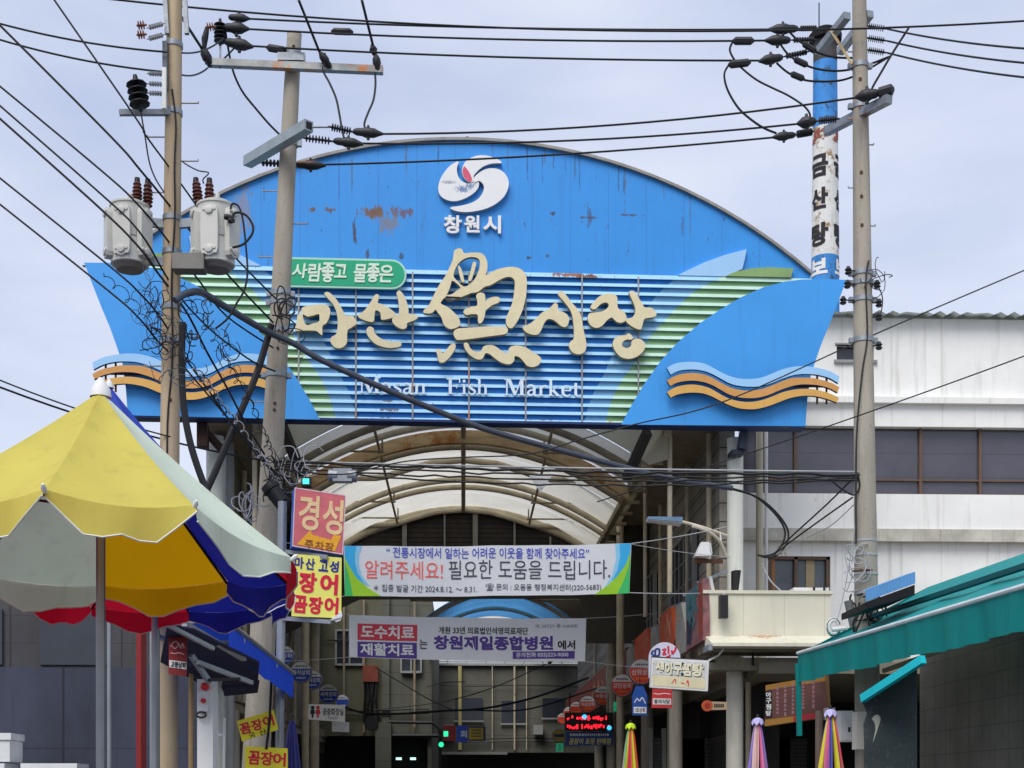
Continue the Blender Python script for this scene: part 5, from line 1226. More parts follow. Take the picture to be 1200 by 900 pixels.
# ------------------------------------------------------------------ market umbrellas
def cloth(name, col, tr=.35, rough=.7, back=None): return M(name, col, rough, var=.09, back=back, scale=2.2, bump=.3, trans=tr, spec=.2, streak=.16, stretch=(1, 1, .5))
m_mint = cloth('mint_canvas', (218, 232, 212), .25); m_yel = cloth('yellow_canvas', (240, 226, 112), .45, back=(240, 176, 10))  # yellow's gold back face stands in for light coming through the cloth
m_nav = cloth('navy_canvas', (36, 42, 150), .4); m_red = cloth('red_canvas', (206, 24, 52), .4)
m_pipe = M('white_piping', (222, 222, 216), .7, var=.05)
m_alu = M('aluminium_post', (150, 154, 158), .4, .5, var=.12, scale=4)
def umbrella(label, rim, apex, mats, drop, foot, seed):
    """rim: corner points in order; mats: one per panel (corner i to i+1)"""
    rr = random.Random(seed); n = len(rim); A = Vector(apex)
    cen = sum((Vector(p) for p in rim), Vector()) / n
    U = thing('market_umbrella', label, 'umbrella', foot)
    for i in range(n):
        p, q = Vector(rim[i]), Vector(rim[(i + 1) % n]); g = 8; h = 7
        mb = MB(); rows = []
        for a in range(h + 1):
            t = a / h; L_ = A.lerp(p, t); R_ = A.lerp(q, t); row = []
            for b in range(g + 1):
                s = b / g; x = L_.lerp(R_, s); sag_ = .03 * t * 4 * s * (1 - s) + .05 * t * (1 - t) * 2
                x = x - CZ * sag_ + (cen - x).normalized() * .02 * t * 4 * s * (1 - s); row.append(x)
            rows.append(row)
        vs = [v for r_ in rows for v in r_]
        mb.add(vs, [((a + 1) * (g + 1) + b, (a + 1) * (g + 1) + b + 1, a * (g + 1) + b + 1, a * (g + 1) + b) for a in range(h) for b in range(g)])
        pn = mb.build('panel', mats[i], U, smooth_=True, fix=False)
        # hanging valance with a scalloped, slightly waving hem
        v = MB(); top = rows[-1]; vs = []; hem = []
        ph = rr.uniform(0, 6)
        for b in range(g + 1):
            s = b / g; out = (top[b] - cen); out.z = 0; out.normalize()
            d = drop * (.38 + .62 * min(1, 3.2 * min(s, 1 - s))) + .02 * math.sin(4 * s * math.pi + ph)
            for c in range(4):
                f = c / 3; vs.append(top[b] - CZ * d * f + out * (.022 * math.sin(s * 9 + ph) * f + .015 * f) + out * .002)
            hem.append(vs[-1])
        v.add(vs, [(b * 4 + c, b * 4 + c + 1, (b + 1) * 4 + c + 1, (b + 1) * 4 + c) for b in range(g) for c in range(3)])
        vo = v.build('valance', mats[i], U, smooth_=True, fix=False)
        MB().tube(hem, .0038, 5).build('piping', m_pipe, vo)
        MB().tube([A - CZ * .05, (A.lerp(p, .5)) - CZ * .045, p - CZ * .015], .008, 5).build('rib', m_black, U)
        MB().lathe(p - CZ * .015, p + (p - cen).normalized() * .03 + CZ * .012, [(0, .009), (.6, .012), (1, .005)], 8).build('rib_tip', m_white, U, smooth_=True)
    f = Vector(foot)
    MB().tube([f, A - CZ * .02], .022, 10).build('pole', m_alu, U, smooth_=True)
    MB().lathe(A - CZ * .03, A + CZ * .06, [(0, .05), (.4, .045), (1, .01)], 12).build('finial', m_white, U, smooth_=True)
    MB().lathe(f, f + CZ * .14, [(0, .3), (.5, .29), (.6, .06), (1, .05)], 20).build('base', m_concrete, U, smooth_=True)
    for i in range(n): 
        p = Vector(rim[i]); MB().tube([A - CZ * .55, A.lerp(p, .52) - CZ * .05], .007, 5).build('strut', m_black, U)
    return U
cxl, cdt = -1.92, 6.35
def cpt(x, t, z): q = EYE + CR * x + CF * t; q.z = z; return q
rim = [at(227, 592, 5.5), at(341, 653, 6.2), at(340, 684, 6.9), at(266, 680, 7.2), cpt(-2.2, 7.35, 2.72), cpt(-2.75, 6.95, 2.73), cpt(-2.9, 6.2, 2.74), cpt(-2.45, 5.45, 2.75), cpt(-1.78, 5.2, 2.76)]
apx = at(118, 458, 6.35)
umbrella('big market umbrella with mint, yellow, navy and red panels at the front left', rim,
         apx, [m_mint, m_red, m_nav, m_yel, m_mint, m_red, m_nav, m_yel, m_yel], .135, (apx.x, apx.y, 0.004), 4)
c2 = at(190, 640, 9.4)
rim2 = []
for i in range(8):
    a = R(89 + 45 * i); q = cpt(-2.46 + .92 * math.cos(a), 9.4 + .92 * math.sin(a), 2.98); rim2.append(q)
umbrella('second market umbrella with navy and red panels, mostly hidden behind the first', rim2, cpt(-2.46, 9.4, 3.45), [m_red, m_red, m_red, m_red, m_nav, m_nav, m_nav, m_nav], .14, tuple(cpt(-2.46, 9.4, .004)), 8)
c3 = at(128, 440, 14)
rim3 = []
for i in range(8):
    a = R(45 * i); rim3.append(c3 + CR * (.7 * math.cos(a)) + CF * (.7 * math.sin(a)) - CZ * 1.05 + CR * .12)
umbrella('plain blue umbrella whose tip edge rises behind the mint umbrella panel', rim3, c3 - CZ * .1, [cloth('plain_blue_canvas', (60, 84, 190), .3)] * 8, .12, (c3.x, c3.y, .004), 11)

# ------------------------------------------------------------------ left stalls
# steel pole carrying the two eel signs
Yp = 17.0
pa, pb = at(331, 588, 16.9), at(326, 900, 16.9)
pb.z = 0; pb.x = pa.x - .06
sp = thing('sign_post', 'slim grey steel post holding the red sign and the yellow eel sign', 'sign post', (pb.x, pb.y, .004))
MB().tube([(pb.x, pb.y, .004), pa], .055, 14).build('tube', m_alu, sp, smooth_=True)
ar = MB(); q = at(345, 727, 16.9); ar.beam(at(322, 724, 16.9), at(388, 729, 16.75), .05, .05); ar.build('arm', m_alu, sp)
ar = MB(); ar.beam(at(331, 646, 16.9), at(384, 653, 16.75), .04, .05); ar.build('arm', m_alu, sp)
# red sign box
FS = Frame(at(375, 612, 16.75), (math.cos(R(14)), math.sin(R(14)), 0))
m_redsign = M('faded_red_sign', (206, 104, 110), .5, var=.16, scale=5, speck=.15, dirtcol=(236, 150, 150), streak=.1)
rs = thing('sign_box', 'faded red shop sign box with cream letters above the yellow eel sign', 'shop sign', at(375, 650, 16.75))
o = FS.hits([(342.5, 640), (402, 650), (405.5, 580), (345.5, 571)], 0)
MB().prism(FS, o, -.24, -.02, side=1).build('case', [m_white, M('blue_sign_side', (52, 104, 196), .5, var=.12, streak=.3)], rs)
cxx = sum(p[0] for p in o) / 4; czz = sum(p[1] for p in o) / 4
MB().prism(FS, [((p[0] - cxx) * .955 + cxx, (p[1] - czz) * .96 + czz) for p in o], -.019, -.004).build('face', m_redsign, rs)
MB().prism(FS, [((p[0] - cxx) * 1.0 + cxx, (p[1] - czz) * 1.0 + czz) for p in o], -.0195, -.002, holes=[[((p[0] - cxx) * .965 + cxx, (p[1] - czz) * .965 + czz) for p in o]]).build('rim', M('pale_pink_rim', (226, 196, 200), .5), rs)
m_crm = M('cream_lettering', (232, 200, 150), .6, var=.12, scale=8)
text('경', 'letter', FS, (350, 581, 374, 621), -.004, m_crm, rs, bold=.022, tilt=-.05)
text('성', 'letter', FS, (378, 586, 402, 626), -.004, m_crm, rs, bold=.022, tilt=-.05)
m_amb = M('amber_arrow', (234, 168, 36), .5, var=.08, scale=8)
MB().prism(FS, FS.hits([(347.5, 638), (364, 621), (365.5, 626.5), (388, 633), (391, 627), (400, 628), (392.5, 646), (380, 643.5)], 0), -.003, .002).build('arrow', m_amb, rs)
for ch, a in (('주', 357), ('차', 369.5), ('장', 381)):
    text(ch, 'small_letter', FS, (a, 633 + (a - 357) * .13, a + 10, 642 + (a - 357) * .13), .002, M('brown_lettering', (150, 84, 44), .6), rs, bold=.012, tilt=-.08)
# yellow eel sign
ys = thing('sign_board', 'tattered yellow eel sign with blue and red lettering below the red sign', 'shop sign', at(373, 726, 16.75))
m_ysign = M('lemon_sign', (236, 232, 112), .5, var=.05, scale=4, streak=.15, dirtcol=(170, 160, 90))
o = FS.hits([(342, 722), (391, 724), (396, 719), (400, 717), (400.5, 653.5), (345, 649)], 0)
MB().prism(FS, o, -.05, -.006).build('board', m_ysign, ys)
MB().prism(FS, FS.hits([(389, 724), (394, 729), (399, 727), (401, 721), (400, 716), (396, 720)], 0), -.03, .004).build('peeled_corner', m_white, ys)
m_tb = M('blue_lettering', (30, 36, 140), .5, var=.05); m_trd = M('red_lettering', (212, 26, 62), .5, var=.05)
for ch, a, y0 in (('마', 345, 653), ('산', 358, 654.5), ('고', 373.5, 656.5), ('성', 386, 657.5)):
    text(ch, 'letter', FS, (a, y0, a + 11, y0 + 13), -.006, m_tb, ys, bold=.03, tilt=-.06)
for ch, a, y0 in (('장', 350, 671), ('어', 375, 673)):
    text(ch, 'letter', FS, (a, y0, a + 21, y0 + 23.5), -.006, m_trd, ys, bold=.04, tilt=-.06)
for ch, a, y0 in (('곰', 343.5, 698), ('장', 361.5, 699.5), ('어', 380, 700)):
    text(ch, 'letter', FS, (a, y0, a + 16.5, y0 + 20), -.006, m_trd, ys, bold=.04, tilt=-.06)
MB().tube([at(388, 727, 16.72), at(399, 724, 16.72)], .018, 6).build('torn_edge_tape', m_cable_pale, ys)
# tilted yellow price boards
for (o, txts, lab) in (
    ([(283.5, 869), (326, 855), (320.5, 832), (277.5, 845)], (('꼼', 281, 847, 294, 860), ('장', 294.5, 843, 307.5, 856), ('어', 308, 838.5, 321, 851.5), ('국', 292, 858.5, 299, 864.5), ('산', 304, 854.5, 312, 861.5)), 'tilted yellow board with pink red eel lettering hung in front of the post'),
    ([(287, 912), (337, 916), (337, 877), (287, 874.5)], (('꼼', 291, 880, 305, 896), ('장', 305.5, 881, 320, 897), ('어', 320, 882, 335, 898)), 'lower yellow board with red lettering cut off by the bottom of the view')):
    F_ = YF(16.6); pts = F_.hits(o)
    T = thing('price_board', lab, 'sign', F_.pt(*pts[0]))
    MB().prism(F_, pts, -.02, 0).build('board', M('yellow_board', (240, 224, 50), .5, var=.05, scale=5), T)
    for j, (ch, *bx) in enumerate(txts):
        text(ch, 'letter', F_, bx, .0, m_trd if j < 3 else m_black, T, bold=.03 if j < 3 else .01, tilt=.28 if 'tilted' in lab else -.05)
wire('thin black strap hanging from the blue awning past the tilted yellow board', [at(320, 770, 16.4), at(318, 800, 16.4), at(316, 845, 16.45), at(312, 878, 16.5)], .016, m_black, 'strap')
# blue awning
m_awn = M('bright_blue_awning', (22, 84, 226), .6, var=.08, scale=3, bump=.1, trans=.2)
m_awn_in = M('awning_underside', (30, 36, 92), .8, var=.2, trans=.15)
aw = thing('shop_awning', 'bright blue awning sloping down to the right below the umbrella, dark folding arms under it', 'awning', at(300, 800, 15.4))
pv0, pv1 = at(268, 731, 14.0), at(344, 790, 17.0)
mb = MB(); vs = []
for i in range(13):
    t = i / 12; p = pv0.lerp(pv1, t); w_ = .03 * math.sin(i * 2.4)
    h0 = .30
    vs += [p, p - CZ * (h0 + w_ * .6) + CR * w_ * .3]
mb.add(vs, [(2 * i, 2 * i + 1, 2 * i + 3, 2 * i + 2) for i in range(12)])
mb.build('valance', m_awn, aw, smooth_=True, fix=False)
bk = Vector((-1.5, 0, .5))
MB().add([pv0, pv1, pv1 + bk, pv0 + bk], [(0, 1, 2, 3)]).build('roof_cloth', m_awn, aw, fix=False)
MB().tube([pv0 + CZ * .01, pv1 + CZ * .01], .028, 8).build('front_bar', m_alu, aw, smooth_=True)
for t in (.2, .7):
    p = pv0.lerp(pv1, t)
    MB().tube([p - CZ * .05, p + Vector((-.7, .3, -.1)), p + Vector((-1.4, -.1, .2))], .03, 8).build('folding_arm', m_alu, aw)
# dark tarpaulin sheets and beams under it
st = thing('market_stall', 'shaded stall frame with dark navy tarpaulin and grey beams under the umbrellas', 'stall', at(250, 900, 13.5))
m_tarp = M('navy_tarpaulin', (28, 32, 74), .8, var=.25, scale=2, bump=.15, trans=.15)
for q4 in (((196, 733, 12.2), (228, 739, 12.6), (304, 777, 14.6), (302, 803, 16.2), (246, 808, 15.6), (188, 776, 14.2)), ((236, 797, 15.4), (304, 799, 16.2), (302, 812, 17.2), (232, 819, 17.0))):
    mb = MB(); vs = [at(*p_) for p_ in q4]; n = len(vs)
    mb.add(vs + [v_ + CZ * .02 for v_ in vs], [tuple(range(n)), tuple(reversed(range(n, 2 * n)))] + [(k, (k + 1) % n, n + (k + 1) % n, n + k) for k in range(n)])
    mb.build('tarpaulin', m_tarp, st)
MB().box(-8.5, -3.4, 18.6, 18.7, 0, 3.3).build('added_dark_backdrop', M('grey_blue_shade_backdrop', (62, 66, 82), .8, var=.35, scale=1.2, streak=.5, bump=.3, stretch=(1, 1, .3), lines=[('X', 1.3, .03, .2, (30, 32, 40), .8), ('Z', 1.1, .02, 0, (34, 36, 44), .6)], dirtcol=(30, 30, 34)), st)  # added backdrop, coloured dark in place of the stall's shade
for a, b_, w_ in (((216, 731, 12.6), (286, 772, 14.2), .05), ((224, 768, 13.2), (246, 800, 13.4), .045), ((232, 776, 13.2), (295, 800, 14.0), .04), ((245, 797, 13.1), (290, 795, 14), .03), ((180, 724, 12), (250, 760, 12.8), .035)):
    MB().beam(at(*a), at(*b_), w_, w_).build('frame_bar', m_alu if w_ > .03 else m_black, st)
for (x, w_, m) in ((181.5, .075, m_alu),):
    q = at(x, 760, 12.2); MB().box(q.x - w_ / 2, q.x + w_ / 2, q.y - w_ / 2, q.y + w_ / 2, .004, at(x, 727, 12.2).z).build('post', m, st)
MB().beam(at(165, 722, 12.2), at(228, 727, 12.2), .06, .06).build('frame_bar', m_alu, st)
q = at(223, 830, 14.8); MB().tube([(q.x, q.y, .004), (q.x + .01, q.y, at(224, 788, 14.8).z)], .027, 10).build('post', M('bare_wood', (160, 130, 92), .8, var=.2), st)
q = at(165, 800, 11.8); MB().box(q.x - .015, q.x + .025, q.y - .1, q.y + .1, .004, at(165, 726, 11.8).z).build('red_panel', M('red_stall_panel', (140, 30, 32), .5, var=.1), st)
for k, (x_, z_, lab) in enumerate(((-6.1, 1.62, 'lower white foam box on the stall shelf at the far left'), (-6.02, 2.0, 'upper white foam box on the stall shelf at the far left'), (-5.2, 1.62, 'white foam box standing alone on the stall shelf, right of the pair'))):
    fbx = thing('foam_box', lab, 'box', (x_, 17.6, z_), 'foam boxes on the left stall shelf')
    MB().box(x_ - .33, x_ + .33, 17.35, 17.85, z_, z_ + .27).build('body', M('white_foam', (222, 224, 224), .9, var=.06, scale=8), fbx)
    MB().box(x_ - .35, x_ + .35, 17.33, 17.87, z_ + .275, z_ + .36).build('lid', M('white_foam', (222, 224, 224)), fbx)
MB().box(-7.6, -4.4, 17.2, 18.0, 1.56, 1.615).build('shelf', M('grey_shelf_board', (120, 118, 112), .8, var=.2), st)
for x_ in (-7.5, -4.5): MB().box(x_ - .03, x_ + .03, 17.6, 17.66, .004, 1.56).build('shelf_leg', m_galv, st)
# white machine cabinet with red knobs
wc = thing('vending_cabinet', 'tall white cabinet with two red knobs and a grey handle in the shaded stall', 'cabinet', at(239, 910, 14.5))
F_ = YF(14.5); a, b_ = F_.hit(231, 930), F_.hit(249.5, 796)
MB().fbox(F_, a[0], b_[0], .3, b_[1], -.3, 0).build('body', m_white, wc)
a2, b2 = F_.hit(233, 834), F_.hit(245, 811); MB().fbox(F_, a2[0], b2[0], a2[1], b2[1], .0, .05).build('control_box', M('grey_white_plastic', (206, 208, 208), .5), wc)
for x, y, w_ in ((241, 805, 4.5), (239.5, 821.5, 2.8)):
    c = F_.hit(x, y); MB().lathe(F_.pt(*c, .0 if y < 810 else .05), F_.pt(*c, .09), [(0, w_ * 14.5 / 1600), (.8, w_ * 14.5 / 1600), (1, w_ * .6 * 14.5 / 1600)], 16).build('knob', M('red_plastic', (200, 24, 40), .4, var=.05), wc, smooth_=True)
c = F_.hit(237, 838); MB().tube([F_.pt(c[0] + .05 * math.cos(t), c[1] + .03 * math.sin(t), .05) for t in [k * .63 for k in range(11)]], .012, 6).build('handle', m_insul, wc)
# white pipe with a bend, ladder rail
pp = thing('drain_pipe_stack', 'dirty white bent drain pipe standing between the cabinet and the big pole', 'pipe', at(258, 910, 15.2))
MB().tube(path3([at(258, 930, 15.2), at(258.5, 830, 15.2), at(259, 815, 15.2), at(256, 806, 15.2), at(257, 796, 15.3)]), .035, 10).build('pipe', M('dirty_white_pipe', (186, 186, 178), .5, var=.15), pp, smooth_=True)
for a, b_ in (((262, 930), (263, 841)), ((248, 860.5), (262, 861))): MB().beam(at(*a, 15.0), at(*b_, 15.0), .025, .025).build('rail', m_white, pp)
# hanging red banner tag
F_ = YF(12.9)
rt_ = thing('hanging_banner', 'narrow dark red hanging banner with pale script and white name strip', 'banner', at(209, 792, 12.9))
MB().prism(F_, F_.hits([(197.5, 790), (218.5, 792.5), (219, 745), (214, 731), (205, 731), (198, 748)]), -.012, 0).build('cloth', M('dark_red_cloth', (128, 32, 34), .7, var=.15), rt_)
MB().prism(F_, F_.hits([(198.5, 782), (218.5, 784.5), (218.5, 776), (198.5, 773.5)]), .001, .004).build('name_strip', m_white, rt_)
text('고령상회', 'letter', F_, (200, 775.5, 217.5, 782.5), .004, m_black, rt_, bold=.02, tilt=-.1)
sq = MB()
for k, p in enumerate(([(200, 758), (203, 753), (207, 752), (209, 756), (205, 760), (202, 757)], [(210, 754), (212, 760), (214, 754), (216, 760)], [(200, 765), (205, 766), (210, 765), (216, 767)])):
    sq.prism(F_, stroke2d(F_.hits(p), .011), .001, .003 + .0008 * k)
sq.build('script', M('pale_red_script', (206, 150, 150), .6), rt_)
MB().tube([at(209, 731, 12.9), at(209, 722, 12.9)], .006, 4).build('cord', m_black, rt_)
# closed navy umbrella in the lane, small turquoise things
def closed_umbrella(label, px, y0, y1, t, cols, cap, wbot, group=None):
    top = at(px, y0, t); U = thing('closed_umbrella', label, 'umbrella', (top.x, top.y, .004), group)
    z1 = at(px, y1, t).z; n = len(cols); zb_ = max(.45, z1 - .9)
    rt0, rb0 = .03, wbot * t / 3200 / 1.22; cols = list(cols) * 2; n = len(cols)
    rb0 = rt0 + (rb0 - rt0) * (top.z - zb_) / max(top.z - z1, .2)
    for i, m in enumerate(cols):
        mb = MB(); vs = []; g = 6; hN = 8
        for a in range(hN + 1):
            tt = a / hN
            for b in range(g + 1):
                an = 2 * math.pi * (i + b / g) / n - math.pi / 2 + .25 * tt * math.sin(i * 2.3); rr0 = (rt0 + (rb0 - rt0) * tt ** .85) * (1 + .1 * math.sin(i * 1.7 + 3 * tt))
                rr1 = rr0 * (1 + .28 * math.cos(2 * math.pi * b / g)) 
                vs.append(Vector((top.x + rr1 * math.cos(an), top.y + rr1 * math.sin(an), top.z - .06 + (zb_ - top.z) * tt)))
        mb.add(vs, [(a * (g + 1) + b, a * (g + 1) + b + 1, (a + 1) * (g + 1) + b + 1, (a + 1) * (g + 1) + b) for a in range(hN) for b in range(g)])
        mb.build('folded_panel', m, U, smooth_=True, fix=False)
    if cap:
        cpm = MB(); r_ = .062 if cap is not True else .06; nn = 16; vs = [top + CZ * .02]
        for k in range(nn): vs.append(top + Vector((r_ * 1.25 * math.cos(2 * math.pi * k / nn), r_ * 1.25 * math.sin(2 * math.pi * k / nn), -.07 + .018 * math.cos(k * math.pi))))
        for k in range(nn): vs.append(top + Vector((r_ * math.cos(2 * math.pi * k / nn), r_ * math.sin(2 * math.pi * k / nn), -.012)))
        cpm.add(vs, [(0, 1 + nn + k, 1 + nn + (k + 1) % nn) for k in range(nn)] + [(1 + nn + k, 1 + k, 1 + (k + 1) % nn, 1 + nn + (k + 1) % nn) for k in range(nn)])
        cpm.build('cap', cap if cap is not True else m_white, U)
    MB().lathe(top, top + CZ * .05, [(0, .02), (.5, .024), (1, .012)], 10).build('finial', m_black, U, smooth_=True)
    MB().tube([(top.x, top.y, .004), (top.x, top.y, zb_ + .1)], .02, 8).build('pole', m_alu, U)
    MB().lathe((top.x, top.y, .004), (top.x, top.y, .12), [(0, .25), (.6, .24), (1, .06)], 18).build('base', m_concrete, U, smooth_=True)
    return U
cU = lambda nm, c: M(nm, c, .7, var=.1, scale=4, trans=.15)
closed_umbrella('closed navy umbrella with a white tip in the shade of the left lane', 342.5, 840, 880, 19, [cU('dusk_navy_canvas', (58, 60, 128))] * 5, None, 15)
lil = M('lilac_cap', (196, 188, 236), .6)
pk, pp_, yl, bl, rd_, wt = cU('pink_canvas', (236, 130, 176)), cU('lilac_canvas', (150, 130, 210)), cU('lime_yellow_canvas', (222, 214, 66)), cU('periwinkle_canvas', (120, 124, 214)), cU('coral_canvas', (238, 90, 110)), cU('cream_pink_canvas', (240, 214, 208))
closed_umbrella('closed umbrella with pink, lilac and cream folds and a lilac cap, right of the column', 888, 842, 880, 16.5, [pk, pp_, wt, pk, pp_, wt, wt], lil, 17)
closed_umbrella('closed umbrella with yellow, coral and lilac folds and lilac cap beside the white box', 973.5, 832, 880, 15.5, [yl, rd_, bl, yl, yl, pk, bl], lil, 22)
closed_umbrella('closed striped umbrella with a bright lime cap in the middle of the lane', 739, 848, 880, 20, [yl, cU('orange_red_canvas', (232, 80, 44)), wt, cU('mint_green_canvas', (70, 200, 140)), yl, rd_], M('lime_cap', (206, 240, 40), .6), 13)

# ------------------------------------------------------------------ banners over the lane
class Cloth(Frame):                   # a hanging banner: rippled along its length, slack between its ropes
    def pt(s, u, v, w=0.0):
        t = (u - s.a) / (s.b - s.a); k = max(0.0, min(1.0, min(t, 1 - t) / .13 - .55))
        d = k * (.030 * math.sin(u * 3.1 + s.ph) + .014 * math.sin(u * 7.3 + 1.7 * s.ph)); dz = -.022 * 4 * t * (1 - t)
        return Frame.pt(s, u, v + dz, w + d)
def cloth_frame(O, ang, pl_, pr_, ph):
    F = Cloth(O, (math.cos(R(ang)), math.sin(R(ang)), 0)); F.a = F.hit(*pl_)[0]; F.b = F.hit(*pr_)[0]; F.ph = ph
    return F
def strip(F, quad, w0, w1, n=14):     # printed rectangle that follows the cloth
    bl, br, tr, tl = F.hits(quad); mb = MB(); vs = []
    for i in range(n + 1):
        t = i / n
        vs += [F.pt(bl[0] + (br[0] - bl[0]) * t, bl[1] + (br[1] - bl[1]) * t, w1), F.pt(tl[0] + (tr[0] - tl[0]) * t, tl[1] + (tr[1] - tl[1]) * t, w1)]
    return mb.add(vs, [(2 * i, 2 * i + 2, 2 * i + 3, 2 * i + 1) for i in range(n)])
FB = cloth_frame(atY(571, 668, 20.4), -.6, (402, 668), (740, 668), .7)
m_bann = M('white_banner_cloth', (236, 238, 242), .7, var=.04, scale=2, trans=.25, bump=.05)
def banner(F, quad, mat, T, n=90):
    (tl, tr, br, bl) = F.hits(quad); mb = MB(); vs = []
    for i in range(n + 1):
        t = i / n
        a = (tl[0] + (tr[0] - tl[0]) * t, tl[1] + (tr[1] - tl[1]) * t); b_ = (bl[0] + (br[0] - bl[0]) * t, bl[1] + (br[1] - bl[1]) * t)
        w_ = -.004
        vs += [F.pt(*a, w_), F.pt((a[0] + b_[0]) / 2, (a[1] + b_[1]) / 2, w_), F.pt(*b_, w_)]
    mb.add(vs, [(3 * i + k, 3 * i + k + 1, 3 * i + k + 4, 3 * i + k + 3) for i in range(n) for k in (0, 1)])
    return mb.build('cloth', mat, T, smooth_=True, fix=False)
b1 = thing('street_banner', 'wide white cloth banner with coral and dark lettering and blue green corner curves', 'banner', atY(571, 696, 20.4))
banner(FB, [(402.5, 639.5), (740, 636.5), (737.5, 695), (404, 698.5)], m_bann, b1)
B1 = lambda l: crop(l, 340, 630, 6)
B2 = lambda l: crop(l, 540, 630, 6)
prn = lambda nm, c: M(nm, c, .6, var=.04, scale=3, trans=.2)
pcs = [
 ('printed_curve', prn('print_sky_blue', (60, 186, 240)), B1([(383, 58), (470, 57), (455, 110), (455, 170), (475, 250), (520, 320), (440, 300), (385, 230)]), .002),
 ('printed_curve', prn('print_pale_blue', (150, 216, 246)), B1([(468, 57), (505, 56), (485, 120), (482, 190), (505, 265), (560, 340), (520, 322), (478, 252), (456, 172), (456, 112)]), .0025),
 ('printed_curve', prn('print_lime', (166, 218, 50)), B1([(383, 135), (420, 210), (470, 285), (540, 345), (640, 408), (430, 410), (384, 412)]), .004),
 ('printed_curve', prn('print_green', (66, 200, 110)), B1([(383, 170), (405, 240), (425, 320), (440, 408), (384, 411)]), .0055),
 ('printed_curve', prn('print_sky_blue', (60, 186, 240)), B2([(1115, 42), (1197, 40), (1190, 130), (1130, 250), (1050, 320), (1100, 230), (1120, 130)]), .002),
 ('printed_curve', prn('print_pale_blue', (150, 216, 246)), B2([(1085, 44), (1116, 42), (1121, 130), (1101, 230), (1052, 320), (1010, 350), (1065, 260), (1092, 150)]), .0025),
 ('printed_curve', prn('print_lime', (166, 218, 50)), B2([(1193, 100), (1160, 190), (1100, 270), (1030, 335), (940, 396), (1060, 395), (1184, 392)]), .004),
 ('printed_curve', prn('print_green', (66, 200, 110)), B2([(1192, 110), (1180, 200), (1150, 290), (1100, 394), (1184, 391)]), .0055),
]
for nm, m, o, w_ in pcs: MB().prism(FB, FB.hits(o), .0005, w_).build(nm, m, b1)
pr_blue = M('print_royal_blue', (62, 78, 190), .6, var=.03); pr_coral = M('print_coral', (236, 104, 96), .6, var=.03); pr_dark = M('print_charcoal', (62, 62, 76), .6, var=.03)
text('“ 전통시장에서 일하는 어려운 이웃을 함께 찾아주세요”', 'printed_line', FB, (453, 641, 690.5, 652.5), .001, pr_blue, b1, depth=.003, bold=.008)
text('알려주세요!', 'printed_line', FB, (428, 656.5, 519, 677.5), .001, pr_coral, b1, depth=.003, bold=.004)
text('필요한 도움을 드립니다.', 'printed_line', FB, (526, 655.5, 715, 677), .001, pr_dark, b1, depth=.003)
text('＊ 집중 발굴 기간 2024.8.12. ～ 8.31.', 'printed_line', FB, (438, 684.5, 559, 692.5), .001, pr_dark, b1, depth=.003)
text('☎ 문의 : 오동동 행정복지센터(220-5683)', 'printed_line', FB, (569, 683, 704.5, 691.5), .001, pr_dark, b1, depth=.003)
for a, b_ in (((402.5, 639.5), (318, 634)), ((404, 698.5), (318, 705))): MB().tube(sag(FB.pt(*FB.hit(*a)), at(*b_, 18.3), .02), .006, 5).build('rope', m_cable_pale, b1)
for a, b_ in (((740, 637), (853, 617)), ((737.5, 694.5), (850, 694))): MB().tube(sag(FB.pt(*FB.hit(*a)), at(*b_, 21.0), .02), .008, 5).build('rope', m_cable_pale, b1)
MB().tube(sag(FB.pt(*FB.hit(741, 638)), at(856, 653, 21.0), .02), .005, 5).build('rope', m_cable_pale, b1)
FB2 = cloth_frame(atY(548, 747, 24.2), 2, (409, 747), (687, 747), 2.1)
b2_ = thing('street_banner', 'lower grey white banner with red and purple boxes advertising a hospital', 'banner', atY(548, 772, 24.2))
banner(FB2, [(409, 720.5), (687, 724.5), (685.5, 775), (409.5, 770)], m_bann, b2_)
pr_red = M('print_red', (208, 58, 76), .6, var=.03); pr_pur = M('print_purple', (84, 58, 140), .6, var=.03)
for o, m, tx, bx in (([(419, 749.5), (489, 750), (489, 731), (419, 730.5)], pr_red, '도수치료', (423, 732.5, 485.5, 747.5)), ([(419, 769.5), (488.5, 770.5), (488.5, 752), (419, 751.5)], pr_pur, '재활치료', (422, 753.5, 485, 767.5))):
    strip(FB2, o, .0005, .003).build('printed_box', m, b2_, fix=False)
    text(tx, 'printed_line', FB2, bx, .003, m_white, b2_, depth=.002, bold=.03)
text('는', 'printed_line', FB2, (491.5, 748, 501, 759), .001, pr_dark, b2_, depth=.003, bold=.015)
text('개원 33년 의료법인석영의료재단', 'printed_line', FB2, (514, 734, 619, 741.5), .001, m_black, b2_, depth=.003, bold=.018)
text('창원제일종합병원', 'printed_line', FB2, (508, 744.5, 648, 760), .001, pr_pur, b2_, depth=.003, bold=.04)
text('에서', 'printed_line', FB2, (653.5, 750, 674, 760.5), .001, m_black, b2_, depth=.003, bold=.03)
strip(FB2, [(601, 770.5), (673.5, 771.5), (673.5, 762.5), (601, 762)], .0005, .003).build('printed_box', pr_pur, b2_, fix=False)
text('문의전화 055)223-9000', 'printed_line', FB2, (605, 763.7, 666, 769.8), .003, m_white, b2_, depth=.002, bold=.012)
text('제 20727-중-2404호', 'printed_line', FB2, (627, 731, 677, 735), .001, M('print_grey', (130, 130, 136), .6), b2_, depth=.002)
for a, b_ in (((409, 720.5), (300, 712)), ((409.5, 770), (300, 775)), ((687, 724.5), (790, 716)), ((685.5, 775), (790, 785))): MB().tube(sag(FB2.pt(*FB2.hit(*a)), at(*b_, 24.6), .02), .006, 5).build('rope', m_cable_pale, b2_)

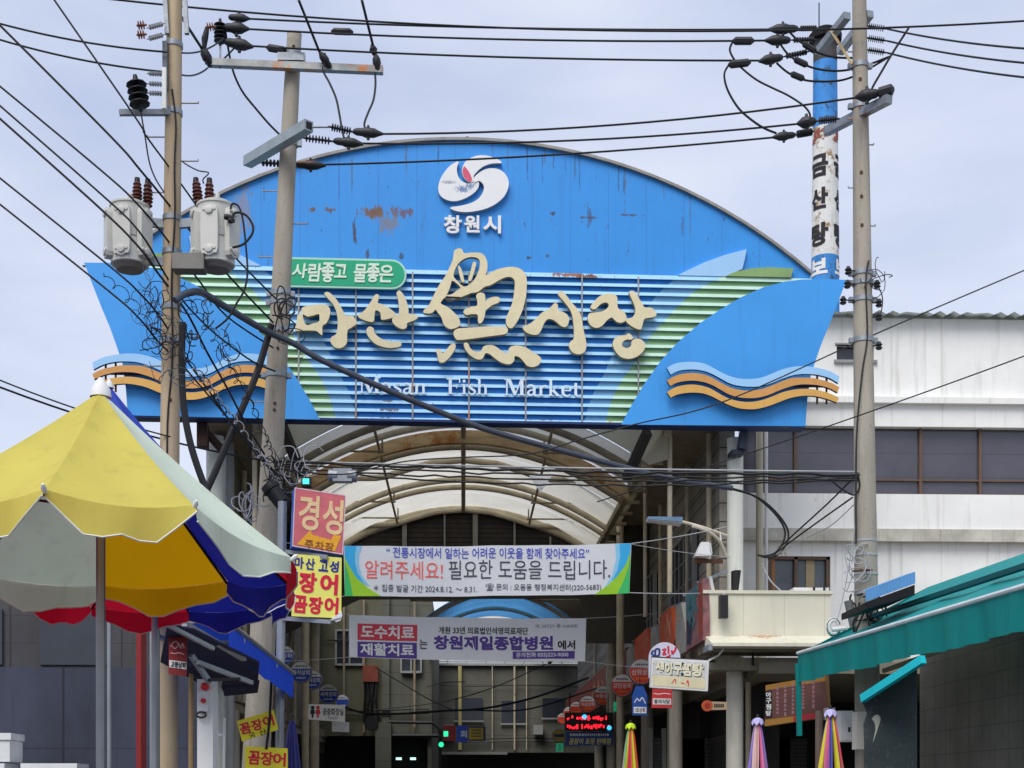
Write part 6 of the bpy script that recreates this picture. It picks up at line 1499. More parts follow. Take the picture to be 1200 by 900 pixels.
# ------------------------------------------------------------------ round shop signs along both sides of the lane
m_rdw = M('off_white_sign', (222, 222, 218), .5, var=.06); m_rdr = M('brick_red_sign', (222, 70, 44), .5, var=.08); m_rdo = M('orange_lettering', (238, 140, 60), .5)
m_rdb = M('navy_round_sign', (48, 78, 170), .5, var=.08); m_rim = M('sign_rim', (120, 110, 112), .5, .2)
def disc(F, c, r, k0=0, k1=64, n=64): return [(c[0] + r * math.cos(2 * math.pi * (k0 + (k1 - k0) * i / n) / 64), c[1] + r * math.sin(2 * math.pi * (k0 + (k1 - k0) * i / n) / 64)) for i in range(n + (1 if (k1 - k0) < 64 else 0))]
def round_sign(label, group, px, py, rpx, side, col, name, sub, wallx):
    X = 3.3 * side; Y = X * 1600 / (px - 543); F = YF(Y); c = F.hit(px, py); r = rpx * Y / 1600
    T = thing('round_sign', label, 'round sign', F.pt(c[0], c[1] - r), group)
    MB().prism(F, disc(F, c, r), -.12, -.004).build('case', m_rim, T)
    MB().prism(F, disc(F, c, r * .95, 0, 64), -.003, .002).build('face', m_rdw, T)
    ch = [p for p in disc(F, c, r * .93)]
    low = [p for p in ch if p[1] <= c[1] + r * .3]
    low = sorted(low, key=lambda p: math.atan2(p[1] - c[1] + r, p[0] - c[0]))
    a0_ = math.asin(.3 / .93)
    lowp = [(c[0] + r * .93 * math.cos(a), c[1] + r * .93 * math.sin(a)) for a in [math.pi - a0_ + (math.pi + 2 * a0_) * i / 40 for i in range(41)]]
    MB().prism(F, lowp, .0022, .006).build('coloured_field', col, T)
    if name: text_mb(name, F, c[0] - r * .8, c[0] + r * .8, c[1] - r * .28, c[1] + r * .2, .006, depth=.003, bold=.02).build('letter_line', m_rdw, T, fix=False)
    for q, (a, b_, y) in enumerate(((-.5, .5, .55), (-.45, .45, -.55))):
        mbx = MB()
        x = a
        while x < b_:
            w_ = rnd.uniform(.06, .13); mbx.prism(F, [(c[0] + r * x, c[1] + r * (y - .07)), (c[0] + r * (x + w_), c[1] + r * (y - .07)), (c[0] + r * (x + w_), c[1] + r * (y + .07)), (c[0] + r * x, c[1] + r * (y + .07))], .0022 if q == 0 else .0062, .0045 if q == 0 else .0085); x += w_ + .05
        mbx.build('small_print', pr_dark if q == 0 else (m_rdo if side > 0 else m_rdw), T)
    MB().tube([F.pt(c[0] + side * r, c[1] + .02, -.06), (wallx, Y + .06, c[1] + .02)], .018, 6).build('bracket', m_galv, T)
    return T
GR, GL = 'red round signs along the right side', 'blue round signs along the left side'
for i, (px, py, rp_, nm, lab) in enumerate(((752, 787, 15, '산청상회', 'largest of the red round signs, beside the tattered white board'), (729, 803, 13.3, '강민상회', 'second red round sign from the right, above the green sign'), (707, 815, 11.5, '서울상회', 'third red round sign from the right'),
        (688.5, 825, 9.8, '미성상회', 'fourth red round sign from the right'), (675.5, 830, 7.8, '', 'fifth red round sign from the right'), (667, 835, 6.8, '', 'sixth red round sign from the right, above the lit red display'), (659.5, 842, 6.5, '', 'farthest red round sign, left of the lit red display'))):
    round_sign(lab, GR, px, py, rp_, 1, m_rdr, nm, '', 4.12)
for i, (px, py, rp_, nm, lab) in enumerate(((333, 768, 11.5, '동상회', 'nearest blue round sign, half hidden behind the steel post'), (352.7, 787.5, 12.6, '까치상회', 'second blue round sign from the left, next to the awning tip'), (366, 796.5, 11.4, '명지상회', 'third blue round sign from the left, overlapped by the second'),
        (384.7, 813, 11.7, '새벽상회', 'fourth blue round sign from the left, above the toilet sign'), (401, 822, 8, '', 'fifth blue round sign from the left, right above the toilet sign corner'), (410, 829, 7, '', 'sixth blue round sign from the left'), (416.5, 840, 7, '', 'farthest blue round sign on the left row'))):
    round_sign(lab, GL, px, py, rp_, -1, m_rdb, nm, '', -3.95)
# toilet sign
F_ = YF(25.5)
ts = thing('toilet_sign', 'white rectangular public toilet sign with a black man and a red woman figure', 'sign', atY(384, 845, 25.5))
MB().prism(F_, F_.hits([(361, 843), (404, 846), (404, 826), (361.5, 825)]), -.1, 0).build('case', M('ivory_sign', (206, 204, 196), .5, var=.05), ts)
for px, m, wom in ((366.3, m_black, False), (372.6, M('toilet_red', (186, 40, 52), .5), True)):
    s = MB(); c = F_.hit(px, 829.2); r = .035
    s.prism(F_, disc(F_, c, r, n=16), .001, .004)
    hw = 2.6 if not wom else 3.2
    s.prism(F_, F_.hits([(px - 2.2, 831.5), (px + 2.2, 831.5), (px + hw, 836.5), (px + 1.2, 837), (px + 1.1, 841), (px - 1.1, 841), (px - 1.2, 837), (px - hw, 836.5)]), .001, .004)
    s.build('figure', m, ts)
text('공중화장실', 'letter_line', F_, (378, 830, 402.5, 838.5), .001, m_black, ts, depth=.003, bold=.02)
text('TOILET', 'letter_line', F_, (384, 840, 396, 842.8), .001, m_black, ts, depth=.003)
F_ = YF(26)
o = MB().prism(F_, F_.hits([(389, 857), (409, 858), (409, 846.5), (389, 845.5)]), -.06, 0).build('notice_plate', m_white); tag(o, 'small plain white plate hanging right below the toilet sign', 'sign plate')
# picture and name boards above the shops on the right
FXB = Frame((3.62, 0, 0), (0, -1, 0))
m_or = M('rust_orange_board', (206, 88, 48), .6, var=.2, scale=3); m_gr = M('silver_grey_board', (160, 160, 156), .5, .1, var=.15, scale=3)
m_dr = M('dull_red_board', (120, 52, 40), .6, var=.16, scale=3)
m_pic = M('fish_photo_print', (140, 92, 92), .5, var=.5, scale=6)
BD = [(20.5, 22.1, m_pic, 'colourful fish picture board nearest the cream fascia box'), (22.15, 23.2, m_gr, 'silver grey board right of the first orange board'), (23.25, 25.1, m_or, 'first orange board with pale script, left of the fish picture'),
      (25.15, 26.3, m_gr, 'silver grey board between the two orange boards'), (26.35, 28.8, m_or, 'second orange board from the right'), (28.85, 30.2, m_gr, 'silver grey board left of the second orange board'),
      (30.25, 33.0, m_dr, 'dull red board behind the second round sign'), (33.05, 34.6, m_gr, 'far silver grey board between two dull red boards'), (34.65, 38.5, m_dr, 'dull red board far along the lane'), (38.55, 48, m_dr, 'farthest dull red board at the lane end')]
for i, (ya, yb, m, lab) in enumerate(BD):
    sk = .55 if m is m_or or m is m_gr else .1
    o = [(-yb, 3.92), (-ya - (sk if m is m_or else 0), 3.92), (-ya, 4.25), (-ya - (sk * .8), 4.86 if m is not m_gr else 4.78), (-yb - 0 + .0, 4.86 if m is not m_gr else 4.78)]
    T = thing('shop_name_board', lab, 'sign panel', (3.62, (ya + yb) / 2, 3.92), 'boards above the right hand shops')
    MB().prism(FXB, o, -.1, 0).build('board', m, T)
    s = MB(); rr = random.Random(i)
    k0 = 0
    for j in range(9 if m is not m_gr else 3):
        x = rr.uniform(-yb + .3, -ya - .5); z = rr.uniform(4.1, 4.65)
        p = [(x + rr.uniform(-.18, .18), z + rr.uniform(-.16, .16)) for _ in range(3)]
        s.prism(FXB, stroke2d(p, .03 if m is not m_pic else .08), .001, .004 + .0009 * j)
    s.build('faded_print' if m is m_pic else 'faded_script', M('faded_teal_print', (70, 120, 130), .6, var=.3) if m is m_pic else M('faded_pale_script', (190, 150, 120), .6), T)
    if m is m_pic:
        MB().prism(FXB, [(-yb + .05, 4.45), (-ya - .7, 4.5), (-ya - .55, 4.84), (-yb + .05, 4.84)], .001, .003).build('faded_print', M('faded_teal_print', (70, 120, 130)), T)
        MB().prism(FXB, [(-yb + .1, 4.0), (-yb + .5, 3.98), (-yb + .7, 4.44), (-yb + .1, 4.44)], .001, .003).build('faded_print', M('faded_navy_print', (40, 44, 74), .6, var=.3), T)
        MB().prism(FXB, [(-ya - .35, 3.95), (-ya - .05, 4.0), (-ya - .1, 4.8), (-ya - .4, 4.8)], .001, .003).build('faded_print', M('faded_brick_print', (150, 62, 44), .6, var=.3), T)
    MB().beam((3.66, (ya + yb) / 2, 4.9), (4.15, (ya + yb) / 2, 5.1), .04, .04).build('stay', m_galv, T)
# tattered white board, arched sign above it, tags below
F_ = YF(20.2)
tb = thing('tattered_sign', 'white board with peeling cream lettering sticking out from the corner shop', 'shop sign', atY(796, 808, 20.2))
MB().prism(F_, F_.hits([(762, 805.5), (829.5, 810), (831, 774), (764, 770.5)]), -.12, -.004).build('case', m_white, tb)
MB().prism(F_, F_.hits([(764.5, 790), (826, 794), (828, 776.5), (766, 773)]), -.003, .001).build('upper_field', M('weathered_white_field', (214, 214, 210), .7, var=.25, scale=12, speck=.6, dirtcol=(60, 66, 84)), tb)
MB().prism(F_, F_.hits([(765, 803.5), (826.5, 807.5), (827, 795), (764.5, 791)]), -.003, .001).build('lower_field', M('faded_cream_field', (226, 216, 178), .7, var=.1, scale=4, streak=.2), tb)
for j, a in enumerate((768, 779, 789.5, 800, 811)):
    text('생아구찜'[j % 4] if j < 4 else '탕', 'letter_shadow', F_, (a + .8, 776.6 + j * .5, a + 10.9 + (j == 4) * 3, 790.8 + j * .7), .0012, m_black, tb, depth=.0008, bold=.06, tilt=-.06)
    text('생아구찜'[j % 4] if j < 4 else '탕', 'peeling_letter', F_, (a, 776 + j * .5, a + 10 + (j == 4) * 3, 790 + j * .7), .002, M('cream_peeling_letter', (238, 232, 200), .7, var=.1), tb, bold=.045, tilt=-.06)
s = MB()
for j in range(6):
    x = rnd.uniform(768, 824); y = rnd.uniform(775, 790)
    s.prism(F_, F_.hits([(x, y), (x + rnd.uniform(1, 4), y - 1), (x + rnd.uniform(2, 5), y + 2), (x + 1, y + rnd.uniform(2, 4))]), .001, .0025 + .0004 * j)
s.build('torn_patch', M('torn_dark_patch', (40, 48, 66), .8), tb)
s = MB()
for j, p in enumerate(([(787, 801), (791, 796), (792, 801)], [(804, 803), (806, 797), (807, 804)], [(798, 800), (802, 801)])): s.prism(F_, stroke2d(F_.hits(p), .014), .001, .003 + .001 * j)
s.build('red_script', m_trd, tb)
MB().tube([F_.pt(*F_.hit(764, 770), -.05), at(838, 775, 20.5)], .02, 6).build('top_bar', m_black, tb)
MB().tube([F_.pt(*F_.hit(831, 774), -.05), at(842, 768, 20.6), at(848, 760, 20.6)], .014, 6).build('stay', m_white, tb)
F_ = YF(20.8)
rs2 = thing('round_top_sign', 'white dome shaped sign with blue and red brush lettering behind the tattered board', 'shop sign', atY(779, 785, 20.8))
cc = F_.hit(779, 771); rr2 = 18.5 * 20.8 / 1600
MB().prism(F_, [(cc[0] + rr2 * math.cos(a), cc[1] + rr2 * math.sin(a)) for a in [k * math.pi / 24 for k in range(25)]] + [(cc[0] - rr2, cc[1] - .3), (cc[0] + rr2, cc[1] - .3)], -.1, 0).build('face', M('lilac_white_sign', (214, 212, 230), .5, var=.04), rs2)
s = MB()
for j, p in enumerate(([(766, 762), (763.5, 766), (767, 769), (764, 772)], [(768, 761), (768, 768), (772, 768), (772.5, 761), (768, 761)], [(766, 771), (770, 772), (774, 770)])): s.prism(F_, stroke2d(F_.hits(p), .03), .001, .003 + .0008 * j)
s.build('brush_script', M('brush_navy', (40, 56, 110), .6), rs2)
s = MB()
for j, p in enumerate(([(776, 762), (780, 761), (777, 767), (781, 766)], [(783, 757), (783.5, 766)], [(781, 769), (784, 770), (785, 767)], [(787, 762), (788, 767)], [(792, 758), (791, 762), (788, 766)])): s.prism(F_, stroke2d(F_.hits(p), .03), .001, .003 + .0008 * j)
s.build('brush_script', M('brush_red', (206, 40, 66), .6), rs2)
for (o, top, nm, lab, m, Y) in (([(763.5, 829.5), (787.5, 830), (788, 807), (764.5, 807)], None, '충의식당', 'small red hanging tag with a white name strip under the tattered board', M('tag_red', (208, 60, 62), .6, var=.05), 20.9),
                             ([(741, 838), (758.5, 838.5), (758.5, 815), (754, 804), (745, 804), (741, 815)], None, '1호상회', 'small blue hanging tag with a mountain line and white name strip', M('tag_blue', (28, 78, 158), .6, var=.1), 21.4)):
    F_ = YF(Y); T = thing('hanging_tag', lab, 'sign tag', F_.pt(*F_.hit(*o[0])))
    MB().prism(F_, F_.hits(o), -.014, 0).build('cloth', m, T)
    x0, x1, y1 = o[0][0] + 1.5, o[1][0] - 1, o[0][1] - (4 if 'red' in lab else 2.5)
    MB().prism(F_, F_.hits([(x0, y1), (x1, y1 + .4), (x1, y1 - 6.8), (x0, y1 - 7.2)]), .0005, .003).build('name_strip', m_white, T)
    text(nm, 'letter_line', F_, (x0 + 1.5, y1 - 6, x1 - 1.5, y1 - .8), .003, m_black, T, depth=.002, bold=.02)
    s = MB(); p = [(x0 + 1, y1 - 12), (x0 + 4, y1 - 17), (x0 + 7, y1 - 14), (x0 + 10, y1 - 18), (x1 - 1, y1 - 11)] if 'blue' in lab else [(x0 + 1, y1 - 13), (x0 + 7, y1 - 12), (x0 + 13, y1 - 13), (x1 - 1, y1 - 12)]
    s.prism(F_, stroke2d(F_.hits(p), .014), .0005, .003); s.build('emblem_line', m_white, T)
    MB().tube([F_.pt(*F_.hit((o[0][0] + o[1][0]) / 2, min(p_[1] for p_ in o))), F_.pt(*F_.hit((o[0][0] + o[1][0]) / 2, min(p_[1] for p_ in o) - 14))], .006, 4).build('cord', m_black, T)
# LED board, blue board under it, green box signs
F_ = YF(31.0)
le = thing('led_display', 'lit red dot display board hanging over the lane between the round signs', 'display', atY(692, 856, 31))
MB().prism(F_, F_.hits([(662, 856.5), (719, 856.5), (719, 835), (662.5, 835)]), -.14, 0).build('case', m_black, le)
s = MB(); k = 0
for y in (838.5, 848.5):
    x = 664.5
    while x < 715:
        w_ = rnd.uniform(1, 2.4); h_ = rnd.uniform(2.4, 6) 
        yy = y + rnd.uniform(0, 6 - h_) if h_ < 5.5 else y
        s.prism(F_, F_.hits([(x, yy + h_), (x + w_, yy + h_), (x + w_, yy), (x, yy)]), .001, .004); 
        if rnd.random() < .5: s.prism(F_, F_.hits([(x + w_, y + 4), (x + w_ + 1.6, y + 4), (x + w_ + 1.6, y + 2.8), (x + w_, y + 2.8)]), .001, .0045)
        x += w_ + rnd.choice((1.0, 1.2, 1.8, 4.0))
s.build('lit_segments', M('led_red', (255, 24, 40), .4, var=0, emit=1.6), le)
for x, y in ((685, 840), (714, 853)):
    c = F_.hit(x, y); MB().prism(F_, disc(F_, c, .055, n=16), .0005, .006).build('lit_dot', M('led_blue', (60, 170, 220), .4, var=0, emit=1.0), le)
for x in (668, 713): MB().tube([F_.pt(*F_.hit(x, 835), -.07), F_.pt(*F_.hit(x, 812), -.07)], .012, 5).build('hanger', m_black, le)
bb = thing('shop_board', 'blue board with yellow lettering directly under the red display', 'shop sign', atY(692, 873, 31.1))
F_ = YF(31.1)
MB().prism(F_, F_.hits([(663, 874), (719, 873), (719, 857.5), (663, 857.5)]), -.1, 0).build('board', M('board_blue', (34, 66, 132), .5, var=.08), bb)
text('꼼장어 포장 판매점', 'letter_line', F_, (667, 865, 716, 872.5), .001, M('board_yellow', (224, 210, 120), .5), bb, depth=.004, bold=.02, slant=.15)
s = MB(); x = 668
while x < 714: w_ = rnd.uniform(1, 3); s.prism(F_, F_.hits([(x, 862.5), (x + w_, 862.5), (x + w_, 859.5), (x, 859.5)]), .001, .004); x += w_ + 1
s.build('small_print', m_rdw, bb)
m_exg = M('exit_green', (30, 160, 110), .5, var=.05, emit=.25)
for px, py, w_, h_, Y, lab in ((725, 828, 5.5, 5.5, 29, 'small green emergency sign under the second red round sign'), (656, 876, 4, 5, 34, 'tiny green lit sign at the bottom beside the yellow round sign')):
    F_ = YF(Y); T = thing('emergency_sign', lab, 'sign', F_.pt(*F_.hit(px, py + h_)))
    MB().prism(F_, F_.hits([(px - w_, py + h_), (px + w_, py + h_), (px + w_, py - h_), (px - w_, py - h_)]), -.1, 0).build('case', m_exg, T)
    c = F_.hit(px, py - 2.2); s = MB(); s.prism(F_, disc(F_, c, .03, n=12), .001, .004)
    s.prism(F_, stroke2d(F_.hits([(px, py - .5), (px - .5, py + 2), (px - 2, py + 4)]), .03), .001, .005); s.prism(F_, stroke2d(F_.hits([(px, py + 1), (px + 2, py + 4)]), .03), .001, .006); s.build('figure', m_white, T)
F_ = YF(33.5); T = thing('round_sign', 'dim yellow round sign at the lower left of the blue board', 'round sign', F_.pt(*F_.hit(655, 870)))
c = F_.hit(655, 862); MB().prism(F_, disc(F_, c, .165), -.1, 0).build('case', m_rim, T); MB().prism(F_, disc(F_, c, .15), .0005, .003).build('face', M('dull_yellow_sign', (176, 156, 60), .5), T)
MB().prism(F_, F_.hits([(649, 864), (661, 864), (661, 860), (649, 860)]), .0032, .005).build('dark_band', pr_dark, T)
# signs at the lane end
F_ = YF(36.5)
T = thing('blue_sign', 'blue sign with white characters at the far end of the lane', 'sign', F_.pt(*F_.hit(541, 870)))
MB().prism(F_, F_.hits([(535, 870), (548, 870), (548, 850), (535, 850)]), -.1, 0).build('board', m_rdb, T)
text('회', 'letter', F_, (539.5, 856, 547, 864.5), .001, m_white, T, bold=.02); 
T = thing('yellow_sign', 'small yellow notice with dark lines beside the blue sign in the far lane', 'sign', F_.pt(*F_.hit(558, 868)))
MB().prism(F_, F_.hits([(549, 868), (569, 868), (569, 851.5), (549, 851.5)]), -.08, -.002).build('board', M('frame_navy', (44, 62, 96), .6), T)
MB().prism(F_, F_.hits([(550, 866.5), (566.5, 866.5), (566.5, 853), (550, 853)]), -.001, .002).build('face', M('notice_yellow', (206, 166, 40), .5), T)
s = MB()
for y in (855, 858.5, 862): s.prism(F_, F_.hits([(552, y + 1.2), (564, y + 1.2), (564, y), (552, y)]), .0025, .004)
s.build('text_lines', pr_dark, T)
T = thing('signal_sign', 'red sign box with a lit green square at the far end of the lane', 'sign', F_.pt(*F_.hit(527, 868)))
MB().prism(F_, F_.hits([(519.5, 868), (534, 868), (534, 850), (519.5, 850)]), -.1, 0).build('board', M('dim_red_board', (140, 38, 40), .5), T)
for x, y in ((522.5, 860), (517, 872.5)): 
    c = F_.hit(x, y); MB().prism(F_, disc(F_, c, .07, n=14) if y > 865 else [(c[0] - .06, c[1] - .07), (c[0] + .06, c[1] - .07), (c[0] + .06, c[1] + .07), (c[0] - .06, c[1] + .07)], .001, .006).build('lit_green', M('lit_green', (40, 214, 150), .4, var=0, emit=.9), T)
# sagging cables inside the lane
for i, (P, t, r, lab) in enumerate((
    ([(396, 826), (430, 836), (480, 836), (520, 833), (560, 831), (600, 824), (640, 813), (690, 794)], 33, .03, 'thick black cable sagging across the dim lane under the hospital banner'),
    ([(480, 835), (540, 832), (600, 833), (640, 826), (700, 806)], 34, .022, 'thinner black cable sagging just under the thick one in the lane'),
    ([(440, 782), (470, 800), (500, 818), (530, 832)], 36, .018, 'black cable slanting down from the red brown box to the right'),
    ([(440, 832), (520, 822), (580, 805), (640, 778)], 36, .014, 'thin cable slanting up to the right under the hospital banner'),
    ([(500, 805), (520, 800), (545, 799)], 36, .014, 'short curved cable left of the yellowed pipe'))):
    wire(lab, pxpath(P, t), r, m_black, 'lane_cable')

# ------------------------------------------------------------------ street lamp, floodlight, loudspeakers, small sign at the right
la = thing('street_lamp', 'flat street lamp head on a curved white double arm at the right column', 'street lamp', at(853, 655, 21.0))
for P in ([(797, 611), (820, 617), (838, 623), (852, 628)], [(812, 616.5), (830, 623), (843, 634), (851, 652)]):
    MB().tube(pxpath(P, 21.0, 21.4), .025, 8).build('arm', M('ivory_arm_paint', (220, 210, 188), .5), la, smooth_=True)
for x0, y0, x1, y1 in ((836, 622.5, 837, 628), (844, 625, 845, 636)): MB().tube([at(x0, y0, 21.3), at(x1, y1, 21.3)], .014, 6).build('arm_strut', m_white, la)
h0, h1 = at(758, 608.5, 20.7), at(798, 611.5, 21.0); dv = (h1 - h0); sv = Vector((0, .16, 0))
hd = MB(); hd.hexa([h0 - sv * .7 - CZ * .02, h1 - sv - CZ * .03, h1 + sv - CZ * .03, h0 + sv * .7 - CZ * .02, h0 - sv * .7 + CZ * .02, h1 - sv + CZ * .045, h1 + sv + CZ * .045, h0 + sv * .7 + CZ * .02])
hd.build('lamp_head', M('blue_grey_lamp_head', (120, 148, 176), .4, .2), la)
MB().hexa([h0 - sv * .6 - CZ * .03, h1 - sv * .9 - CZ * .045, h1 + sv * .9 - CZ * .045, h0 + sv * .6 - CZ * .03, h0 - sv * .6 - CZ * .022, h1 - sv * .9 - CZ * .034, h1 + sv * .9 - CZ * .034, h0 + sv * .6 - CZ * .022]).build('lens', m_white, la)
fl = thing('floodlight', 'white floodlight with a rusty bracket pointing down at the lane from the right column', 'floodlight', at(824, 656, 21.2))
fb = MB(); c = at(824, 645, 21.0)
fb.hexa([c + Vector((-.14, -.1, -.1)), c + Vector((.1, -.1, -.1)), c + Vector((.1, .1, -.1)), c + Vector((-.14, .1, -.1)), c + Vector((-.04, -.06, .12)), c + Vector((.08, -.06, .12)), c + Vector((.08, .06, .12)), c + Vector((-.04, .06, .12))]); fb.build('hood', m_white, fl)
MB().beam(at(814, 657, 21.0), at(846, 658, 21.3), .05, .06).build('bracket', m_rusty, fl)
MB().tube([at(832, 636, 21.1), at(834, 648, 21.1), at(831, 655, 21.1)], .014, 6).build('cord', m_white, fl)
for px, y0, y1, w_, t, lab in ((862, 668, 693, 7, 20.9, 'black column loudspeaker leaning against the cream column'), (848.5, 697, 724, 10, 20.45, 'dark grey column loudspeaker fixed on the cream fascia box')):
    T = thing('loudspeaker', lab, 'loudspeaker', at(px, y1, t)); a, b_ = at(px - w_ / 2, y1, t), at(px + w_ / 2, y0, t)
    q = (b_.z - a.z) * .04
    MB().hexa([(a.x, a.y, a.z), (b_.x, a.y, a.z), (b_.x, a.y + .12, a.z), (a.x, a.y + .12, a.z), (a.x + (.04 if px > 855 else 0), a.y, b_.z), (b_.x + (.04 if px > 855 else 0), a.y, b_.z), (b_.x, a.y + .12, b_.z), (a.x, a.y + .12, b_.z)]).build('case', m_black if px > 855 else M('dark_grey_speaker', (62, 60, 62), .6, var=.15), T)
    MB().box(a.x + .012, b_.x - .012, a.y - .006, a.y - .001, a.z + q, b_.z - q).build('grille', M('speaker_grille', (40, 40, 42), .8, var=.2), T)
    MB().tube([at(px, y0, t + .1), at(px, y0 - 5, t + .1)], .01, 5).build('cord', m_white, T)
o = MB().beam(at(836, 696, 21.2), at(832, 676, 21.2), .08, .05).build('white_batten', m_white); tag(o, 'short white leaning batten standing on the cream fascia box', 'batten')
F_ = YF(20.9)
ks = thing('key_shaped_sign', 'orange round disc sign with a beige arm sticking out from the column', 'shop sign', atY(836, 835, 20.9))
MB().prism(F_, F_.hits([(834, 832), (852, 831.5), (852, 822.5), (834, 822)]), -.06, -.004).build('arm', M('beige_sign_arm', (216, 190, 150), .5), ks)
c = F_.hit(829, 827); MB().prism(F_, disc(F_, c, .085, n=24), -.06, 0).build('disc', M('orange_disc', (226, 108, 66), .5), ks); MB().prism(F_, disc(F_, c, .045, n=20), .0005, .004).build('emblem', M('red_emblem', (190, 60, 44), .5), ks)
s = MB()
for j in range(5): s.prism(F_, F_.hits([(837 + j * 2.4, 829), (838.6 + j * 2.4, 829), (838.6 + j * 2.4, 825), (837 + j * 2.4, 825)]), -.0035, 0)
s.build('small_letters', m_black, ks)
# air conditioner unit and things on the fascia roof
ac = thing('air_conditioner', 'white outdoor unit on the fascia box roof in front of the brown window', 'air conditioner', at(952, 694, 21.6))
a, b_ = at(930, 697, 21.4), at(972, 690, 21.4)
MB().box(a.x, b_.x, a.y, a.y + .3, a.z, b_.z + .02).build('case', m_white, ac)
for px in (954, 966): MB().tube([at(px, 697, 21.3), at(px, 688, 21.3)], .02, 6).build('stub', m_insul, ac)
wire('pale cord running from the drain pipe down to the fascia box roof', pxpath([(893, 660), (898, 672), (905, 683), (917, 694)], 21.2), .012, m_cable_pale)

# ------------------------------------------------------------------ teal awnings and stall at the right
m_teal = M('teal_canvas', (4, 148, 144), .6, var=.1, scale=2, bump=.12, trans=.25, streak=.12, dirtcol=(0, 100, 110), stretch=(4, 4, .3))
m_tealtop = M('teal_canvas_top', (6, 146, 146), .55, var=.08, scale=2, trans=.15)
tw = thing('shop_awning', 'large teal canvas awning with a hanging valance at the right hand shop', 'awning', (4.3, 17.5, 3.0))
A = at(935, 767, 17.6); D = at(1037, 737, 14.3); dd = (D - A); Z = A + dd * 2.1
A2 = at(936, 799.5, 17.6); hgt = A.z - A2.z
mb = MB(); vs = []; n = 44
for i in range(n + 1):
    t = i / n; p = A.lerp(Z, t) - CZ * .012 * math.sin(t * 19); w_ = .035 * math.sin(i * 2.1) + .022 * math.sin(i * 5.3)
    vs += [p, p - CZ * hgt * .5 + CR * w_ * .5, p - CZ * hgt + CR * w_]
mb.add(vs, [(3 * i + k, 3 * i + k + 1, 3 * i + k + 4, 3 * i + k + 3) for i in range(n) for k in (0, 1)])
mb.build('valance', m_teal, tw, smooth_=True, fix=False)
up_ = Vector((1.7, .0, .88))
rc = MB(); vs = []; nu, nv = 30, 8
for i in range(nu + 1):
    for j in range(nv + 1):
        f = j / nv; p = A.lerp(Z, i / nu) + up_ * f; p.z -= .07 * 4 * f * (1 - f) * (.6 + .4 * abs(math.sin(i * math.pi / 6))); vs.append(p)
rc.add(vs, [(i * (nv + 1) + j, (i + 1) * (nv + 1) + j, (i + 1) * (nv + 1) + j + 1, i * (nv + 1) + j + 1) for i in range(nu) for j in range(nv)])
rc.build('roof_cloth', m_tealtop, tw, smooth_=True, fix=False)
MB().tube([A + CZ * .015, Z + CZ * .015], .025, 8).build('front_bar', M('white_bar', (214, 226, 228), .4), tw, smooth_=True)
e = MB(); e.add([A, A - CZ * hgt, A + up_ - CZ * hgt * .6 + Vector((0, .1, 0)), A + up_], [(0, 1, 2, 3)]); e.build('end_cloth', m_teal, tw, fix=False)
MB().beam(A + up_ * .45 + CZ * .03, Z + up_ * .45 + CZ * .03, .07, .05).build('rafter', M('dark_teal_bar', (8, 84, 90), .6), tw)
MB().beam(A - CZ * .12, A + Vector((.02, .0, -1.05)), .06, .06).build('tie_strip', m_teal, tw)
MB().beam(A + Vector((.8, -1.0, -.3)), A + Vector((1.6, -1.9, .0)), .05, .05).build('awning_arm', M('beige_arm', (170, 156, 130), .6), tw)
ptl = A + up_; ptr = Z + up_
sb = thing('shop_building', 'dark shop front under the large teal awning at the right edge', 'building', (6.2, 14, 0))
MB().box(6.15, 6.4, 6.0, 18.2, 0, 3.9).build('front_wall', M('shop_front_tiles', (120, 118, 108), .5, var=.25, scale=1.5, streak=.5, lines=[('Y', .4, .014, 0, (70, 68, 62), .7), ('Z', .3, .012, 0, (70, 68, 62), .7)]), sb)
MB().box(6.1, 6.15, 8.0, 12.4, 1.2, 2.6).build('shop_window', m_win, sb)
for y_ in (8.0, 9.4, 10.8, 12.3): MB().box(6.05, 6.12, y_, y_ + .07, .2, 2.75).build('window_post', m_frame, sb)
MB().box(6.05, 6.12, 7.9, 12.5, 2.6, 2.68).build('window_head', m_frame, sb)
MB().box(6.15, 12, 6.0, 18.2, 3.9, 4.0).build('flat_roof', m_concrete, sb)
MB().box(6.4, 12, 18.0, 18.2, 0, 3.9).build('side_wall', m_wwall, sb)
# dark interior backing under the corner soffit
t2 = thing('shop_awning', 'smaller teal umbrella like awning with a dark painted side cloth at the right edge', 'awning', at(1060, 880, 11.5))
P0_ = at(1011, 820, 12.2); P1_ = at(1082, 774, 11.4); P2_ = at(1240, 815, 10.2)
P3_ = at(1016, 826, 12.2)
MB().add([P0_, P1_, P1_ + Vector((.4, 1.2, .1)), P0_ + Vector((.5, 1.0, .0))], [(0, 1, 2, 3)]).build('roof_cloth', m_tealtop, t2, fix=False)
F_ = YF(P0_.y)
o = F_.hits([(1011, 821), (1037, 803), (1075, 781), (1075, 960), (1012, 960), (1014, 880), (1013, 848), (1017, 836)])
MB().prism(F_, o, -.03, -.006).build('side_cloth', M('dark_painted_tarp', (52, 62, 64), .8, var=.35, scale=3, bump=.1, speck=.2, dirtcol=(120, 124, 120)), t2)
MB().prism(F_, F_.hits(smooth([(1022, 842), (1028, 837), (1032, 842), (1030, 850), (1026, 862), (1023, 870), (1026, 855), (1025, 847)], 2)), -.005, -.001).build('painted_fish', M('painted_pale_fish', (168, 172, 158), .7, var=.15), t2)
MB().beam(P0_ + CZ * .01, P1_ + CZ * .01, .05, .07).build('edge_hem', M('bright_teal_hem', (20, 196, 208), .5), t2)
